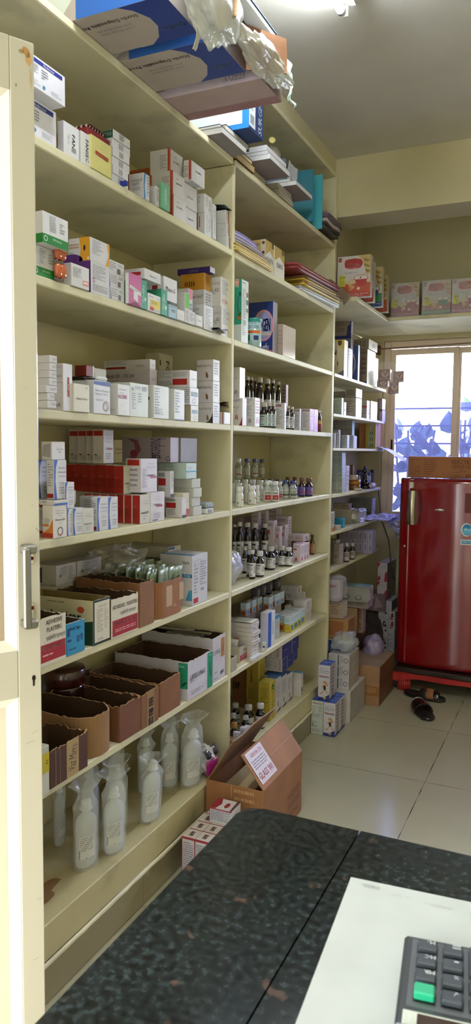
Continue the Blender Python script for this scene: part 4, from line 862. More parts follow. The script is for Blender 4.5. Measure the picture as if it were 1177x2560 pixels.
# rounded open tray: outline with corner radius, jagged rim
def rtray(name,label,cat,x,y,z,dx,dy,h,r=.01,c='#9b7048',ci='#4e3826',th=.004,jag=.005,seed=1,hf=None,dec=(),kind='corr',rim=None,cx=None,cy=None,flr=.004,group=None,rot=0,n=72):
    rnd=random.Random(seed); r=min(r,dx/2.05,dy/2.05); pts=[]
    # perimeter starting at near-left, running along the near side, front side, far side, back
    segs=[((-dx+r,0),(-r,0)),('a',(-r,r),-90),((0,r),(0,dy-r)),('a',(-r,dy-r),0),((-r,dy),(-dx+r,dy)),('a',(-dx+r,dy-r),90),((-dx,dy-r),(-dx,r)),('a',(-dx+r,r),180)]
    for s in segs:
        if s[0]=='a':
            k_=3 if r<.02 else 8
            for i in range(k_): a=math.radians(s[2]+90*(i+.5)/k_); pts.append((s[1][0]+r*math.cos(a),s[1][1]+r*math.sin(a)))
        else:
            a,b=s; m=max(2,int(n*math.hypot(b[0]-a[0],b[1]-a[1])/(2*(dx+dy))))
            for i in range(m+1): t=i/m; pts.append((a[0]+(b[0]-a[0])*t,a[1]+(b[1]-a[1])*t))
    N=len(pts); cx0,cy0=-dx/2,dy/2
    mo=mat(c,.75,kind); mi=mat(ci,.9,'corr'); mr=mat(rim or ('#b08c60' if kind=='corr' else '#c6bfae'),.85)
    mb=MB(); hs=[]
    for i,(a,b) in enumerate(pts):
        f=hf(a/-dx,b/dy) if hf else 1
        hs.append(h*f+(noise.noise(Vector((a*22,b*22,seed*1.7)))*.9+noise.noise(Vector((a*90,b*90,seed*1.7)))*.7+rnd.uniform(-.5,.5))*jag)
    for i in range(N):
        j=(i+1)%N; p=Vector((*pts[i],0));q=Vector((*pts[j],0))
        if (q-p).length<1e-6: continue
        inn=lambda v:v+Vector((math.copysign(min(th,abs(cx0-v.x)),cx0-v.x) if abs(v.x-cx0)>dx/2-r-.0005 or 1 else 0,0,0))*0
        def ins(v): return Vector((cx0+(v.x-cx0)*(1-2*th/dx),cy0+(v.y-cy0)*(1-2*th/dy),0))
        pi,qi=ins(p),ins(q); a=Vector((0,0,hs[i]));b=Vector((0,0,hs[j]))
        m=mo
        if cy and abs(p.y)<1e-5 and abs(q.y)<1e-5: m=mat(cy,.6,kind)
        if cx and abs(p.x)<1e-5 and abs(q.x)<1e-5: m=mat(cx,.6,kind)
        mb.add([p,q,q+b,p+a],[(0,1,2,3)],m); mb.add([pi,qi,qi+b,pi+a],[(3,2,1,0)],mi); mb.add([p+a,q+b,qi+b,pi+a],[(0,1,2,3)],mr)
    mb.add([Vector((*p,.0)) for p in pts],[tuple(range(N))[::-1]],mi); mb.add([Vector((*p,flr)) for p in pts],[tuple(range(N))],mi)
    decals(mb,dec,frames(dx,dy,h))
    o=mb.build(name,None,(x,y,z),math.radians(rot)); tag(o,label,cat,group); return o
def ER(name,label,xs,vt,base,xf=-.004,ut=None,dx=None,dy=None,h=None,cat='open carton',**kw):
    bz=(base.top if isinstance(base,Bx) else base)+.0006; uL,u,uR=xs
    y=yat(ku(u),xf,bz)
    if dx is None: dx=xf-xat(ku(uL),y,bz)
    dx=min(dx,xf+.336)
    if dy is None: dy=yat(ku(uR),xf,bz)-y
    if h is None: h=zat(kv(vt),xf,y if ut is None else yat(ku(ut),xf,bz+.05))-bz
    o=rtray(name,label,cat,xf,y+GAP/2,bz,dx,dy-GAP,h,**kw)
    b=Bx(); b.x=xf;b.y=y;b.z=bz;b.dx=dx;b.dy=dy;b.h=h;b.top=bz+h;b.o=o; return b
# ---- shelf S4
k(80,1060,2.2635)
swx=lambda:(T('x',.45,.38,.085,'Switch-XP','#23402c',w=.72,bold=.015),T('x',.5,.78,.07,'Cefepime &','#a5a595',w=.5),T('x',.5,.7,.07,'Tazobactam','#a5a595',w=.6),T('x',.45,.25,.07,'1gm vial',INK,w=.4),L('x',.3,.1,.7,.18,1,G),L('y',.15,.55,.85,.6,1,'#c46a50'),L('y',.12,.2,.85,.5,6,'#7c150e'))
sw=lambda:st('#c9c6ba',*swx(),cy='#a12018')
ordn=['front','second','third','fourth','fifth','sixth','seventh','eighth','ninth','tenth','back']
b0=E('medicine_box','red sided carton lettered Switch-XP, front of the lower row of red cartons',(567,611,672),403,S4,xf=-.008,style=sw())
dxx=b0.dx+.0004
for i in range(1,7):
    if b0.x-dxx*(i+1)<-.344: break
    q=E('medicine_box','red sided injection carton, %s from the front in the lower red row'%ordn[i],(None,0,0),0,S4,xf=b0.x-dxx*i,y=b0.y-.002*i,dx=b0.dx,dy=b0.dy,h=b0.h,style=sw(),group='red sided cartons in the lower row')
u1x=b0.x-.052; y1=yat(ku(519),u1x,b0.top)
u1=E('medicine_box','red sided carton lettered Switch-XP leaning out at the front of the upper row',(None,0,0),0,b0.top+.001,xf=u1x,y=y1,dx=.036,dy=b0.dy,h=b0.h*.98,style=sw())
for i in range(1,9):
    xx=u1x-.0375*i
    if xx-.034<-.343: break
    E('medicine_box','red sided injection carton, %s from the front in the upper red row'%ordn[i],(None,0,0),0,b0.top+.001,xf=xx,y=yat(ku(519-47*i*.985),xx,b0.top),dx=.036,dy=b0.dy,h=b0.h*(.98+.01*(i%3)),style=sw(),group='red sided cartons in the upper row')
tb=b0.top+.001+b0.h+.004; tu=[405,364,317,268]
txx=-.14
w4=lambda:st('#cfc8c6',R('y',.08,.82,.92,.97,'#a02018'),L('y',.15,.08,.8,.22,4,G),R('y',.15,.24,.4,.27,'#3a3a3a'),T('x',.5,.84,.06,'Cefepime &',G,w=.6),T('x',.5,.75,.06,'Tazobactam',G,w=.6),T('x',.5,.64,.06,'for Injection',G,w=.6),T('x',.45,.44,.07,'ZONAMAX',INK,w=.6,bold=.01),R('x',.5,.4,.85,.46,'#a2352a'),L('x',.2,.1,.7,.3,3,G))
prev=None
for i in range(4):
    xx=txx-.0425*i
    E('medicine_box','tall white carton with a red square above the red rows, %s from right'%['first','second','third','fourth'][i],(None,0,0),0,tb,xf=xx,y=yat(ku(tu[i]),xx,tb),dx=.041,dy=.055,h=.104,style=w4(),group='white cartons with red squares on the red rows')
E('medicine_box','cream carton with tan wedge behind the white red-square cartons',(None,0,0),0,tb,xf=-.2,y=yat(ku(464),-.2,tb),dx=.1,dy=.05,h=.075,style=st('#cfc6a8',T('x',.5,.6,.12,'Tazobactam','#6a5a40',w=.8),T('x',.5,.4,.12,'Injection IP','#6a5a40',w=.8)))
zx=E('medicine_box','white carton lettered Zonamax with red stripe, lower one right of the Switch-XP carton',(None,672,748),388,S4,xf=-.006,dx=.12,style=st('#d0ccd0',T('x',.5,.85,.05,'Cefepime and',G),T('x',.5,.77,.05,'Tazobactam for',G),T('x',.5,.69,.05,'Injection',G),T('x',.45,.58,.06,'ZONAMAX-P',INK,w=.7,bold=.01),R('x',.4,.5,.85,.56,'#a2352a'),L('x',.2,.1,.7,.3,4,G),R('x',.1,.05,.5,.08,'#3a3a40')))
E('medicine_box','white carton lettered Zonamax with red corner, upper one right of the leaning red carton',(530,615,708),218,zx,xf=-.02,ut=615,style=st('#cbc6cc',R('y',.1,.8,.9,.97,'#a02018'),L('y',.15,.1,.8,.7,4,G),L('x',.08,.12,.35,.7,12,G),T('x',.6,.85,.06,'Cefepime and',G,w=.7),T('x',.6,.75,.06,'Tazobactam for',G,w=.7),T('x',.62,.5,.06,'ZONAMAX-P',INK,w=.5,bold=.01),R('x',.55,.42,.95,.47,'#a2352a')),h=.104)
E('medicine_box','small white carton with red strip behind the lower Zonamax carton',(None,735,750),400,S4,xf=-.03,dx=.1,style=fine(n=8),h=.09)
bar=lambda:st('#cfcdcc',BC('y',.08,.78,.55,.92,'#3a3a3e'),R('y',.02,.45,.62,.72,'#a01c14'),L('y',.1,.1,.6,.35,4,G),R('x',0,0,1,.14,'#1d1d20'),L('x',.2,.3,.8,.9,7,G))
bl=E('medicine_box','white carton with barcode, red bar and black base, lower of two',(755,848,858),418,S4,xf=.002,ut=848,dy=.03,style=st('#cfcdcc',BC('y',.08,.8,.6,.94,'#3a3a3e'),R('y',.02,.48,.62,.74,'#a01c14'),L('y',.1,.1,.6,.42,5,G),R('x',0,0,1,.14,'#1d1d20')))
bm=E('medicine_box','cream carton with an orange wedge corner beside the black based carton',(None,848,890),392,S4,xf=-.012,ut=850,dx=.1,style=st('#cfc8b0',T('x',.5,.75,.06,'Piperacillin &','#6a5f4a'),T('x',.5,.64,.06,'Tazobactam','#6a5f4a'),PG('x',[(.2,0),(1,0),(1,.45),(.85,.2),(.5,.3)],'#b86a44'),PG('x',[(.6,0),(.9,.3),(.5,.35)],'#a03a28')),y=bl.y+.031)
E('medicine_box','white carton with barcode, red bar and black base, upper of two',(712,782,802),293,bl,xf=-.03,ut=782,style=bar(),h=.088)
b=S4; ys=yat(ku(905),-.01,S4)
for i,nm in enumerate(['bottom','second','third','top']):
    o=rtray('carton_tray','flattened white carton on its side, %s of the pile of four emptied cartons'%nm,'medicine box',-.004-.006*(i%2),ys,S4+.0008+i*.0318,.11,.062,.031,r=.003,c='#c6c8c4',ci='#8b8d88',kind='card',jag=.001,seed=i,rim='#dcdedb',th=.002,group='emptied white cartons in a pile')
te=E('medicine_box','pale teal carton lettered Phenytoin on top of the emptied carton pile',(735,872,943),222,S4+.1285,xf=-.01,ut=872,dy=.075,style=st('#b5c8c0',T('x',.35,.72,.09,'Phenytoin Sodium',INK,w=.6),T('x',.35,.61,.08,'Injection USP',INK,w=.55),R('x',0,.42,1,.5,'#3a8ca6'),T('x',.3,.46,.06,'50 mg/ml',"#dceaf0",w=.4),L('x',.1,.3,.5,.36,1,G),L('y',.1,.45,.7,.92,7,G)),dx=.16)
o=E('medicine_box','pale teal flat carton beneath the Phenytoin carton',(800,890,None),362,S4+.098,xf=-.08,dx=.12,dy=.06,h=.028,style=st('#9fb5ae'),y=ys-.072+.004)
bud=E('medicine_box','mauve carton lettered budecort with a pink swirl, lying high at the back',(588,782,None),80,te.top+.001,xf=-.06,dx=.2,dy=.06,h=.085,y=yat(ku(782),-.06,te.top),style=st('#a79aa2',PG('y',[(.15,.95),(.35,.9),(.42,.5),(.3,.1),(.18,.2),(.3,.45),(.28,.75)],'#8d5560'),O('y',.27,.35,.07,.14,'#9b3f48'),T('y',.76,.55,.3,'budecort','#3c2e48',-90,.8),R('y',.64,.05,.72,.35,'#2c2a3c'),T('y',.68,.2,.1,'0.5 mg','#cfcbd8',-90,.3),T('y',.95,.15,.2,'Ci','#3c2e48',w=.1)))
mb=MB(); fm=mat('#97949c',.6)
mb.box((-.14,0,0),(0,.12,.085),fm,.001); mb.sheet(lambda u,v:(-.05+.055*u,.0-.001+.0*v,.085) if 0 else (-.14+.1*u+.03*v,-.002-.012*v,.086-.035*v*(1-.2*u)),4,4,mat('#c9c5bb',.6),.0006)
o=mb.build('opened_box',None,(-.055,bud.y+.064,te.top+.0012)); tag(o,'grey opened carton with a folded flap, right of the budecort carton','medicine box')
mb=MB(); mb.box((-.07,0,0),(0,.055,.018),mat('#d4d6d6',.5),.003); mb.box((-.069,.001,.0186),(-.001,.06,.04),mat('#8d9796',.5),.006)
decals(mb,[R('x',.15,.25,.75,.8,'#34383c'),R('x',.2,.35,.7,.7,'#c4c8c8'),BC('x',.22,.38,.68,.66)],{'x':(Vector((0,0,0)),Vector((0,1,0)),Vector((0,0,1)),Vector((1,0,0)),.055,.018)})
o=mb.build('opened_box',None,(.004,yat(ku(988),.004,S4),S4+.001)); tag(o,'small grey and white opened carton with barcode, last on the injection shelf','medicine box')
# left group on S4
ex=lambda t=0:st('#d0d0d6',PG('x',[(0,0),(.22,0),(.1,.45),(.14,.8),(.3,1),(0,1)],'#2c5cae'),T('x',.6,.8,.055,'Ceftriaxone',INK,w=.62),T('x',.6,.69,.055,'& Tazobactam',INK,w=.62),T('x',.6,.58,.055,'for Injection',INK,w=.62),T('x',.6,.42,.055,'Exultax',G,w=.45),L('x',.4,.1,.85,.3,3,G),L('y',.15,.3,.85,.9,9,G),R('y',.05,.03,.9,.14,'#8f2018'))
mo=E('medicine_box','white carton lettered Monocef-SB with an orange side, beside the door edge',(58,119,198),463,S4,xf=.0,ut=119,style=st('#d6d3cc',T('x',.5,.84,.05,'Ceftriaxone &','#8a8a80',w=.7),T('x',.5,.76,.05,'Sulbactam for','#8a8a80',w=.7),T('x',.5,.68,.05,'Injection','#8a8a80',w=.5),T('x',.5,.56,.065,'Monocef-SB','#8f241c',w=.85,bold=.02),T('x',.5,.46,.04,'500 mg',INK,w=.3),RING('x',.5,.2,.2,.13,.2,'#2a2420'),PG('x',[(.32,.14),(.5,.05),(.68,.14),(.5,.1)],'#a03a28'),R('y',0,.02,1,.16,'#a8321c'),PG('y',[(.05,.16),(1,.16),(1,.6),(.6,.3)],'#c87838'),L('y',.15,.45,.7,.6,3,G),R('y',.1,.36,.6,.44,'#c87838')))
E('medicine_box','flat white carton resting on the Monocef-SB carton by the door',(40,116,196),445,mo,xf=.002,h=.012,style=st('#d0ccc6',L('y',.2,.2,.8,.8,1,G),R('x',0,.0,1,.4,'#2c5cae')),y=mo.y+.001,dy=mo.dy)
def xg(lab,xs,vt,base,xf,**kw): return E('medicine_box',lab,xs,vt,base,xf=xf,style=ex(),group='white cartons with blue curves',**kw)
x1=xg('white carton with a blue curve lying second right of the Monocef-SB carton',(None,199,231),483,S4,-.004,dx=.12)
x2=xg('white carton with a blue curve, third from the door at the shelf front',(None,232,288),478,S4,-.002,dx=.12)
E('medicine_box','white Switch-XP carton squeezed between blue curved cartons at the shelf front',(None,289,351),482,S4,xf=.0,dx=.1,style=st('#c9c9be',*swx()[:6]))
x3=xg('tall white carton with a blue curve and small print side, right of the Switch-XP carton',(332,368,431),418,S4,-.004,ut=368)
x3.o['group']='tall blue curved cartons'
x4=xg('tall white carton with a blue curve, last before the red row',(None,432,487),415,S4,-.004,dx=.1); 
y9=x2.y
u9=xg('white carton with a blue curve in the upper left pair, nearer the door',(82,125,184),330,mo.top+.014,-.012,h=.1,dy=.052)
u8=xg('white carton with a blue curve in the upper left pair, right one',(None,187,241),330,x1.top+.001,-.008,dx=.1)
E('medicine_box','white carton with red foot, second behind at the upper left by the door',(None,0,0),0,mo.top+.014,xf=u9.x-.05,dx=.05,dy=.052,h=.1,y=u9.y-.001,style=ex())
E('medicine_box','small white carton lettered Exultax on top of the upper left pair',(52,119,165),266,u9,xf=-.02,h=.046,style=st('#d2d0d2',T('x',.6,.6,.16,'Exultax',G,w=.5),L('x',.5,.3,.8,.45,1,G),PG('y',[(.1,.2),(.9,.1),(.9,.9),(.2,.8)],'#a5a2a8')),y=u9.y+.002,dy=.055)
E('medicine_box','small pale carton end behind the middle of the blue curved cartons',(240,281,331),418,x2.top+.001,xf=-.07,dx=.06,h=.04,dy=.045,y=x2.y+.012,style=st('#b9b9bd',T('x',.5,.6,.2,'Exultax',G)))
E('medicine_box','small pale carton left of the tall blue curved cartons, upper tier',(283,330,None),420,x2.top+.001,xf=-.07,dx=.06,h=.04,dy=.045,y=x2.y+.06,style=st('#b9b9bd',T('y',.5,.6,.2,'Exultax',G)))
# ---- shelf S5
k(80,1340,2.2635)
lbl=lambda s,y_=1:st('#c8c4c0',*( (R('y',.2,.25,.75,.5,'#16222e'),L('y',.25,.12,.7,.2,1,G)) if y_ else (R('y',.2,.1,.42,.85,'#16222e'),)),*((L('x',.2,.4,.5,.85,4,G),L('x',.6,.2,.85,.85,7,G),PG('x',[(.1,.35),(.2,.55),(.25,.35),(.18,.45)],'#3a3030')) if s else (R('x',.68,.3,.95,.62,'#16222e'),T('x',.35,.45,.1,'BIO SMAART','#55504c',w=.3),PG('x',[(.05,.3),(.15,.75),(.2,.3),(.13,.5)],'#2a2a30'))),kind='corr')
LB=Bx(); LB.top=S5+.045
LZB=.056
bb=rtray('cardboard_tray','low brown cardboard tray behind, under the dark-labelled white cartons','open carton',-.246,1.77,S5+.0008,.092,.31,.05,r=.004,c='#7c5a3c',seed=12,jag=.001)
lz=S5+LZB
c3=E('medicine_box','white carton with dark label, lower right of four at the back by the door',(160,237,375),258,lz,xf=-.25,ut=237,style=lbl(0,0),dy=None)
c4=E('medicine_box','white carton with dark label, lower left of four at the back by the door',(62,150,None),255,lz,xf=-.25,dx=.088,dy=.1,y=c3.y-.105,style=lbl(0,1),h=c3.h)
c1=E('medicine_box','white carton with dark label, upper right of four, its long side towards the room',(170,256,393),165,c3,xf=-.243,ut=256,style=lbl(1,1),h=c3.h)
c2=E('medicine_box','white carton with a dark upright label, upper left of four at the back',(72,165,None),152,c4,xf=-.243,dx=.095,dy=.1,y=c1.y-.105,style=lbl(1,0),h=c3.h)
E('medicine_box','long white carton lying at the back beyond the plastic bag',(585,770,842),85,S5+.15,xf=-.13,dx=.2,h=.042,style=st('#bfb9a6',T('x',.5,.6,.25,'Clonil','#2a2a30',w=.4),R('x',.0,.75,.5,.95,'#27405e'),T('x',.8,.3,.25,'Blue','#33333a',w=.3)))
E('cardboard_box','brown carton block standing at the back under the long white carton',(None,640,None),100,S5,xf=-.14,dx=.19,dy=.25,h=.148,style=st('#8b8267',kind='corr'),cat='carton')
FILM=mat('#c9c4b6',.18,'film',a=.34); FILMW=mat('#e6e8ea',.15,'film',a=.5); FILMC=mat('#e6ecee',.08,'film',a=.26)
blob('plastic_bag','crumpled clear plastic bag lying behind the plaster cartons','plastic bag',(-.2,yat(ku(470),-.2,S5+.17),S5+.175),(.18,.26,.09),FILM,3,.5,freq=9,sub=30)
# sachet tray
y0=1.995; dyT=.212; 
rtray('cardboard_tray','curved brown cardboard tray full of pale green sachets','open carton',.002,y0,S5+.0008,.24,dyT,.118,r=.06,c='#8f5f3a',seed=21,jag=.002,hf=lambda a,b:1+.0*b,dec=[R('x',.32,.28,.5,.85,'#b59a78'),R('x',.72,.35,.86,.85,'#b59a78'),L('x',.55,.1,.7,.3,1,'#a98a60')])
rnd=random.Random(9)
for r_ in range(6):
    for c_ in range(9):
        if r_==5: continue
        xx=-.028-.04*r_-(0 if .12<c_/9<.9 else .02); yy=y0+.014+dyT*.1*c_*.98
        e=MB(); w,h,t=.034,.10+rnd.uniform(-.006,.01),.003; tl=rnd.uniform(-.12,.12)
        def fn(u,v,w=w,h=h,tl=tl,sd=rnd.random()): return (tl*.02*v+.003*math.sin(3*u+sd*6)*math.sin(math.pi*v)+.01*v, u*w, v*h)
        e.sheet(fn,4,6,mat('#8fa088',.35),.0016)
        decals(e,[L('x',.2,.55,.8,.8,2,'#6f8270'),L('x',.25,.2,.7,.4,2,'#6f8270')],{'x':(Vector((.0035+.004,0,0)),Vector((0,1,0)),Vector((.01,0,1)).normalized(),Vector((1,0,0)),w,h)})
        o=e.build('sachet',None,(xx,yy,S5+.052+.002*r_),math.radians(rnd.uniform(-9,9)+(4 if c_<4 else -3)))
        tag(o,'pale green sachet standing among many in the curved brown tray','sachet','pale green sachets standing in the curved tray')
ci=E('medicine_box','tall white carton lettered Cipla with blue and red marks, last on this shelf',(800,905,992),168,S5,xf=-.004,ut=905,style=st('#c9c9d0',T('y',.8,.85,.07,'Cipla','#2a2a34',w=.3,bold=.02),R('y',.7,.56,1,.63,'#2d7cb0'),T('y',.85,.595,.06,'5 mp','#dde6ee',w=.25),PG('y',[(.8,.1),(1,.1),(1,.32),(.9,.3)],'#4a9cc6'),RING('x',.35,.85,.25,.05,.1,'#6a8ab0'),R('x',.08,.04,.38,.14,'#b02a20'),L('x',.1,.2,.35,.8,9,G),L('x',.5,.35,.9,.85,10,G),BC('x',.55,.26,.75,.31),R('t',0,.0,1,.25,'#4a8cb8')),dx=.13,h=.176)
# brown narrow carton with wavy dark mouth
ER('cardboard_tray','narrow brown open carton with a dark mouth, left of the sachet tray',(430,610,692),325,S5,xf=.004,dx=.24,h=.135,r=.003,c='#855a38',seed=5,jag=.004,ut=612)
plast=lambda:[R('x',.03,.04,.97,.46,'#9c1f28'),T('x',.5,.35,.13,'SURPLAST Tapes Pvt. Ltd.','#e2c8c4',w=.86,bold=.01),L('x',.12,.12,.88,.22,2,'#d9a8a4'),T('x',.5,.8,.1,'ADHESIVE   PLASTERS','#2a2622',w=.92,bold=.01),T('x',.6,.6,.13,'एडहेसिव प्लास्टर','#2a2622',w=.6)]
ER('plaster_carton','white open carton lettered ADHESIVE PLASTERS with a red base, middle of the shelf',(285,450,602),440,S5,xf=.006,ut=450,dx=.24,r=.002,c='#cfc9b8',kind='card',jag=.005,seed=8,dec=plast(),h=.112,cy='#7a5236')
lv=ER('luvicar_carton','cream open carton lettered Luvicar with a black edged end panel',(105,345,445),450,S5,xf=.002,ut=345,dx=.24,h=.125,r=.002,c='#c5bd98',ci='#8d7a4c',kind='card',jag=.001,seed=2,th=.002,rim='#cfc8a8',cy='#c5bd98',dec=[R('x',0,0,1,1,'#1a2c26'),R('x',.08,.05,.94,.95,'#cfcbbb'),T('x',.55,.86,.08,'Luvicar','#8a8476',w=.45),L('x',.2,.25,.55,.78,12,'#9a9484'),L('x',.62,.3,.85,.78,9,'#a9a494'),T('x',.4,.12,.07,'London','#6a655a',w=.3),
  T('y',.62,.62,.2,'Luvicar','#2a241c',w=.5,bold=.015),O('y',.83,.78,.05,.07,'#b5442a'),L('y',.35,.86,.85,.92,1,'#8a8468'),PG('y',[(.7,0),(1,0),(1,.55),(.86,.5),(.75,.3)],'#1e3c2a'),L('y',.1,.9,.4,.95,1,'#8a8468')])
mb=MB(); mb.box((-.22,.008,0),(-.03,.06,.055),mat('#8c7434',.6),.002); mb.build('packet_block',None,(lv.x,lv.y,lv.z+.005)); o=bpy.data.objects['packet_block']; tag(o,'brown packets lying inside the Luvicar carton','packet')
ER('medi_tape_carton','bright blue carton lettered Medi Tape beside the Luvicar carton',(None,197,300),515,S5,xf=.004,dx=.2,r=.002,c='#2a86b4',kind='card',jag=.001,seed=3,ut=200,cat='open carton',dec=[T('x',.45,.8,.13,'Medi Tape','#173a6a',w=.6,bold=.02),R('x',.03,.6,.15,.85,'#173a6a'),L('x',.1,.1,.9,.2,1,'#173a6a'),R('x',.55,.35,.68,.55,'#1c4f80'),R('x',.75,.38,.88,.58,'#1c4f80'),L('x',.05,.35,.4,.5,1,'#173a6a')],h=.085,rim='#b9cbd2')
ER('plaster_carton','white open carton lettered ADHESIVE PLASTERS with a red base, against the door',(-60,40,195),520,S5,xf=.008,ut=190,dx=.24,r=.002,c='#cfc9b8',kind='card',jag=.005,seed=18,cy='#7a5236',dec=[R('x',.0,.08,.97,.46,'#9c1f28'),T('x',.5,.36,.12,'SURPLAST Tapes Pvt. Ltd.','#e2c8c4',w=.9,bold=.01),L('x',.12,.16,.88,.24,1,'#d9a8a4'),T('x',.55,.92,.1,'ADHESIVE','#2a2622',w=.6,bold=.01),T('x',.55,.76,.1,'PLASTERS','#2a2622',w=.55,bold=.01),T('x',.6,.57,.13,'एडहेसिव प्लास्टर','#2a2622',w=.7)],h=.118)
ER('cardboard_tray','small brown open carton behind the plaster carton at the door',(None,190,None),340,S5,xf=-.14,dx=.19,dy=.13,h=.1,r=.003,c='#6d4c30',seed=31) if False else None
# ---- shelf S6
k(80,1540,2.2635)
e=empty('storage_jar','round brown lidded plastic jar behind the cut cartons at the left','jar',(-.265,yat(ku(138),-.265,S6+.05)+.045,S6+.001)); q=e.location; rj=.062
mb=MB(); mb.lathe([(rj*.9,0),(rj,.01),(rj,.10),(rj*.94,.11),(rj*.94,.118)],mat('#2e120c',.15,'gloss'),28); mb.build('jar_body',e)
mb=MB(); mb.lathe([(rj*1.03,.1185),(rj*1.05,.122),(rj*1.05,.165),(rj*.98,.172),(rj*.5,.175)],mat('#3c1610',.25,'gloss'),28); mb.build('lid',e)
ER('lifelong_carton','white open carton lettered LIFELONG with green corner labels, in front',(570,880,1020),240,S6,xf=.004,ut=880,dx=.30,r=.002,c='#c4c0cc',ci='#4d3628',kind='card',jag=.004,seed=41,dec=[R('x',.78,.0,1,.97,'#1f8c6c'),T('x',.9,.9,.05,'5mL','#cfe8de',w=.2),PG('x',[(.86,.7),(.88,.72),(.94,.3),(.9,.32)],'#0c3a2c'),R('x',-.0,.28,.0,.95,'#1f8c6c'),T('x',.38,.56,.13,'LIFELONG','#2c2c34',w=.62,bold=.004),L('x',.1,.42,.4,.45,1,'#4a4a52'),L('x',.12,.08,.5,.2,2,G),L('x',.55,.1,.7,.16,1,G),
   R('y',.88,.3,1,.97,'#1f8c6c'),T('y',.93,.88,.06,'5mL','#cfe8de',w=.1),PG('y',[(.92,.35),(.99,.45),(.985,.5),(.93,.42)],'#0c3a2c')],h=.135)
lf=ER('lifelong_carton','white open carton lettered LIFELONG holding dark wrapped syringes, behind the front one',(800,1022,1093),120,S6,xf=-.006,ut=1022,dx=.31,r=.002,c='#c2bec6',ci='#40302a',kind='card',jag=.003,seed=42,dec=[T('x',.3,.66,.1,'LONG','#4a4a54',w=.5),R('x',.62,.5,.92,.93,'#a8783c'),PG('x',[(.74,.62),(.8,.62),(.79,.8)],'#5a3a1c'),L('x',.1,.15,.6,.22,1,G),R('x',.6,.1,.7,.18,'#55555c'),R('x',.74,.12,.82,.2,'#55555c'),L('x',.05,.03,.7,.08,1,G)],h=.168)
rnd=random.Random(3)
for i in range(9):
    mb=MB(); mb.box((-.075,-.014,0),(.075,.014,.006),mat(['#8f8b84','#6a655c','#a09b92'][i%3],.3,'gloss'),.002)
    if i%2==0: decals(mb,[T('t',.5,.5,.45,'LIFELONG','#b5b2ac',w=.7,bold=.02)],{'t':(Vector((-.075,-.014,.006)),Vector((1,0,0)),Vector((0,1,0)),Vector((0,0,1)),.15,.028)})
    o=mb.build('syringe_pack',None,(lf.x-.11-.02,lf.y+lf.dy*.5,lf.z+.118+.0068*i),math.radians(rnd.uniform(-20,20))); o.location.x=lf.x-.1-rnd.uniform(0,.1)
    tag(o,'dark wrapped syringe pack in the rear white LIFELONG carton','syringe pack','syringe packs in the rear carton')
ER('cardboard_tray','brown cut carton with dark mouth, directly left of the white LIFELONG carton',(560,722,842),330,S6,xf=.0,ut=724,dx=.28,h=.112,r=.006,c='#7f5232',seed=51,jag=.004)
ER('cardboard_tray','brown cut carton with printed tape down its front, third from the divider',(400,620,719),440,S6,xf=.004,ut=622,dx=.27,h=.108,r=.004,c='#7d5536',seed=52,jag=.006,dec=[R('x',.3,.0,.7,1,'#8f6f4c'),R('x',.4,.55,.66,.8,'#1e1712'),R('x',.4,.26,.66,.48,'#1e1712'),R('x',.38,.0,.64,.22,'#1e1712'),T('x',.52,.11,.12,'TOR','#9a8062',90,.2),O('x',.47,.62,.03,.03,'#8f6f4c'),O('x',.58,.62,.03,.03,'#8f6f4c'),O('x',.47,.73,.03,.03,'#8f6f4c'),O('x',.58,.73,.03,.03,'#8f6f4c'),O('x',.47,.34,.03,.03,'#8f6f4c'),O('x',.58,.34,.03,.03,'#8f6f4c')])
for i in range(7):
    mb=MB(); mb.box((-.02,-.012,0),(.02,.012,.003),mat('#8f8f88',.3,'film',a=.5),.0008); o=mb.build('wrapped_packet',None,(-.07-.024*i%.11,1.93+.011*i,S6+.012+.0042*i),i*.7); o.location.x=-.06-.02*(i%4); tag(o,'small clear wrapped packet inside the taped brown carton','packet','clear packets in the taped carton')
ER('cardboard_tray','reddish brown cut carton between the round tray and the taped carton',(500,496,618),500,S6,xf=.002,ut=500,dx=.27,h=.108,r=.004,c='#70452c',seed=53,jag=.007,dec=[])
o=rtray('cardboard_tray','large rounded brown cardboard tray with dark inside, front left','open carton',.004,1.638,S6+.0008,.33,.148,.118,r=.07,c='#8f6c46',seed=54,jag=.004)
ER('cardboard_tray','small dark brown cut carton with a cream lettered strip at the front left',(None,102,318),750,S6,xf=.012,ut=200,dx=.14,h=.1,r=.003,c='#4c2f22',seed=55,jag=.007,dec=[R('x',.42,.0,.74,1,'#a58c64'),T('x',.58,.5,.2,'Vaz Mirro','#3a2a20',80,.7),R('x',.13,0,.15,.95,'#7a6050'),R('x',.24,0,.255,.95,'#7a6050')]) 
E('yellow_carton','white and yellow carton standing at the very left by the door',(None,30,100),630,S6,xf=.02,dx=.1,ut=90,dy=None,style=st('#bcbcb0',R('x',.0,.45,1,.86,'#b8a72c'),L('x',.7,.6,.9,.7,2,'#3a3a2a')),cat='carton',h=.125)
mb=MB()
for i in range(26):
    a=i*.9; mb.sheet(lambda u,v,a=a,i=i:(-.325+.006*(i%5)+.03*u,1.83+.008*i+.06*v,S6+.02+.003*i+.012*math.sin(5*u+a)*math.cos(4*v)),3,3,mat('#4f4840',.7,'film',a=.8),.0006)
o=mb.build('crumpled_wrapping'); tag(o,'dark crumpled wrapping plastic at the back behind the cut cartons','wrapping',kind='stuff')
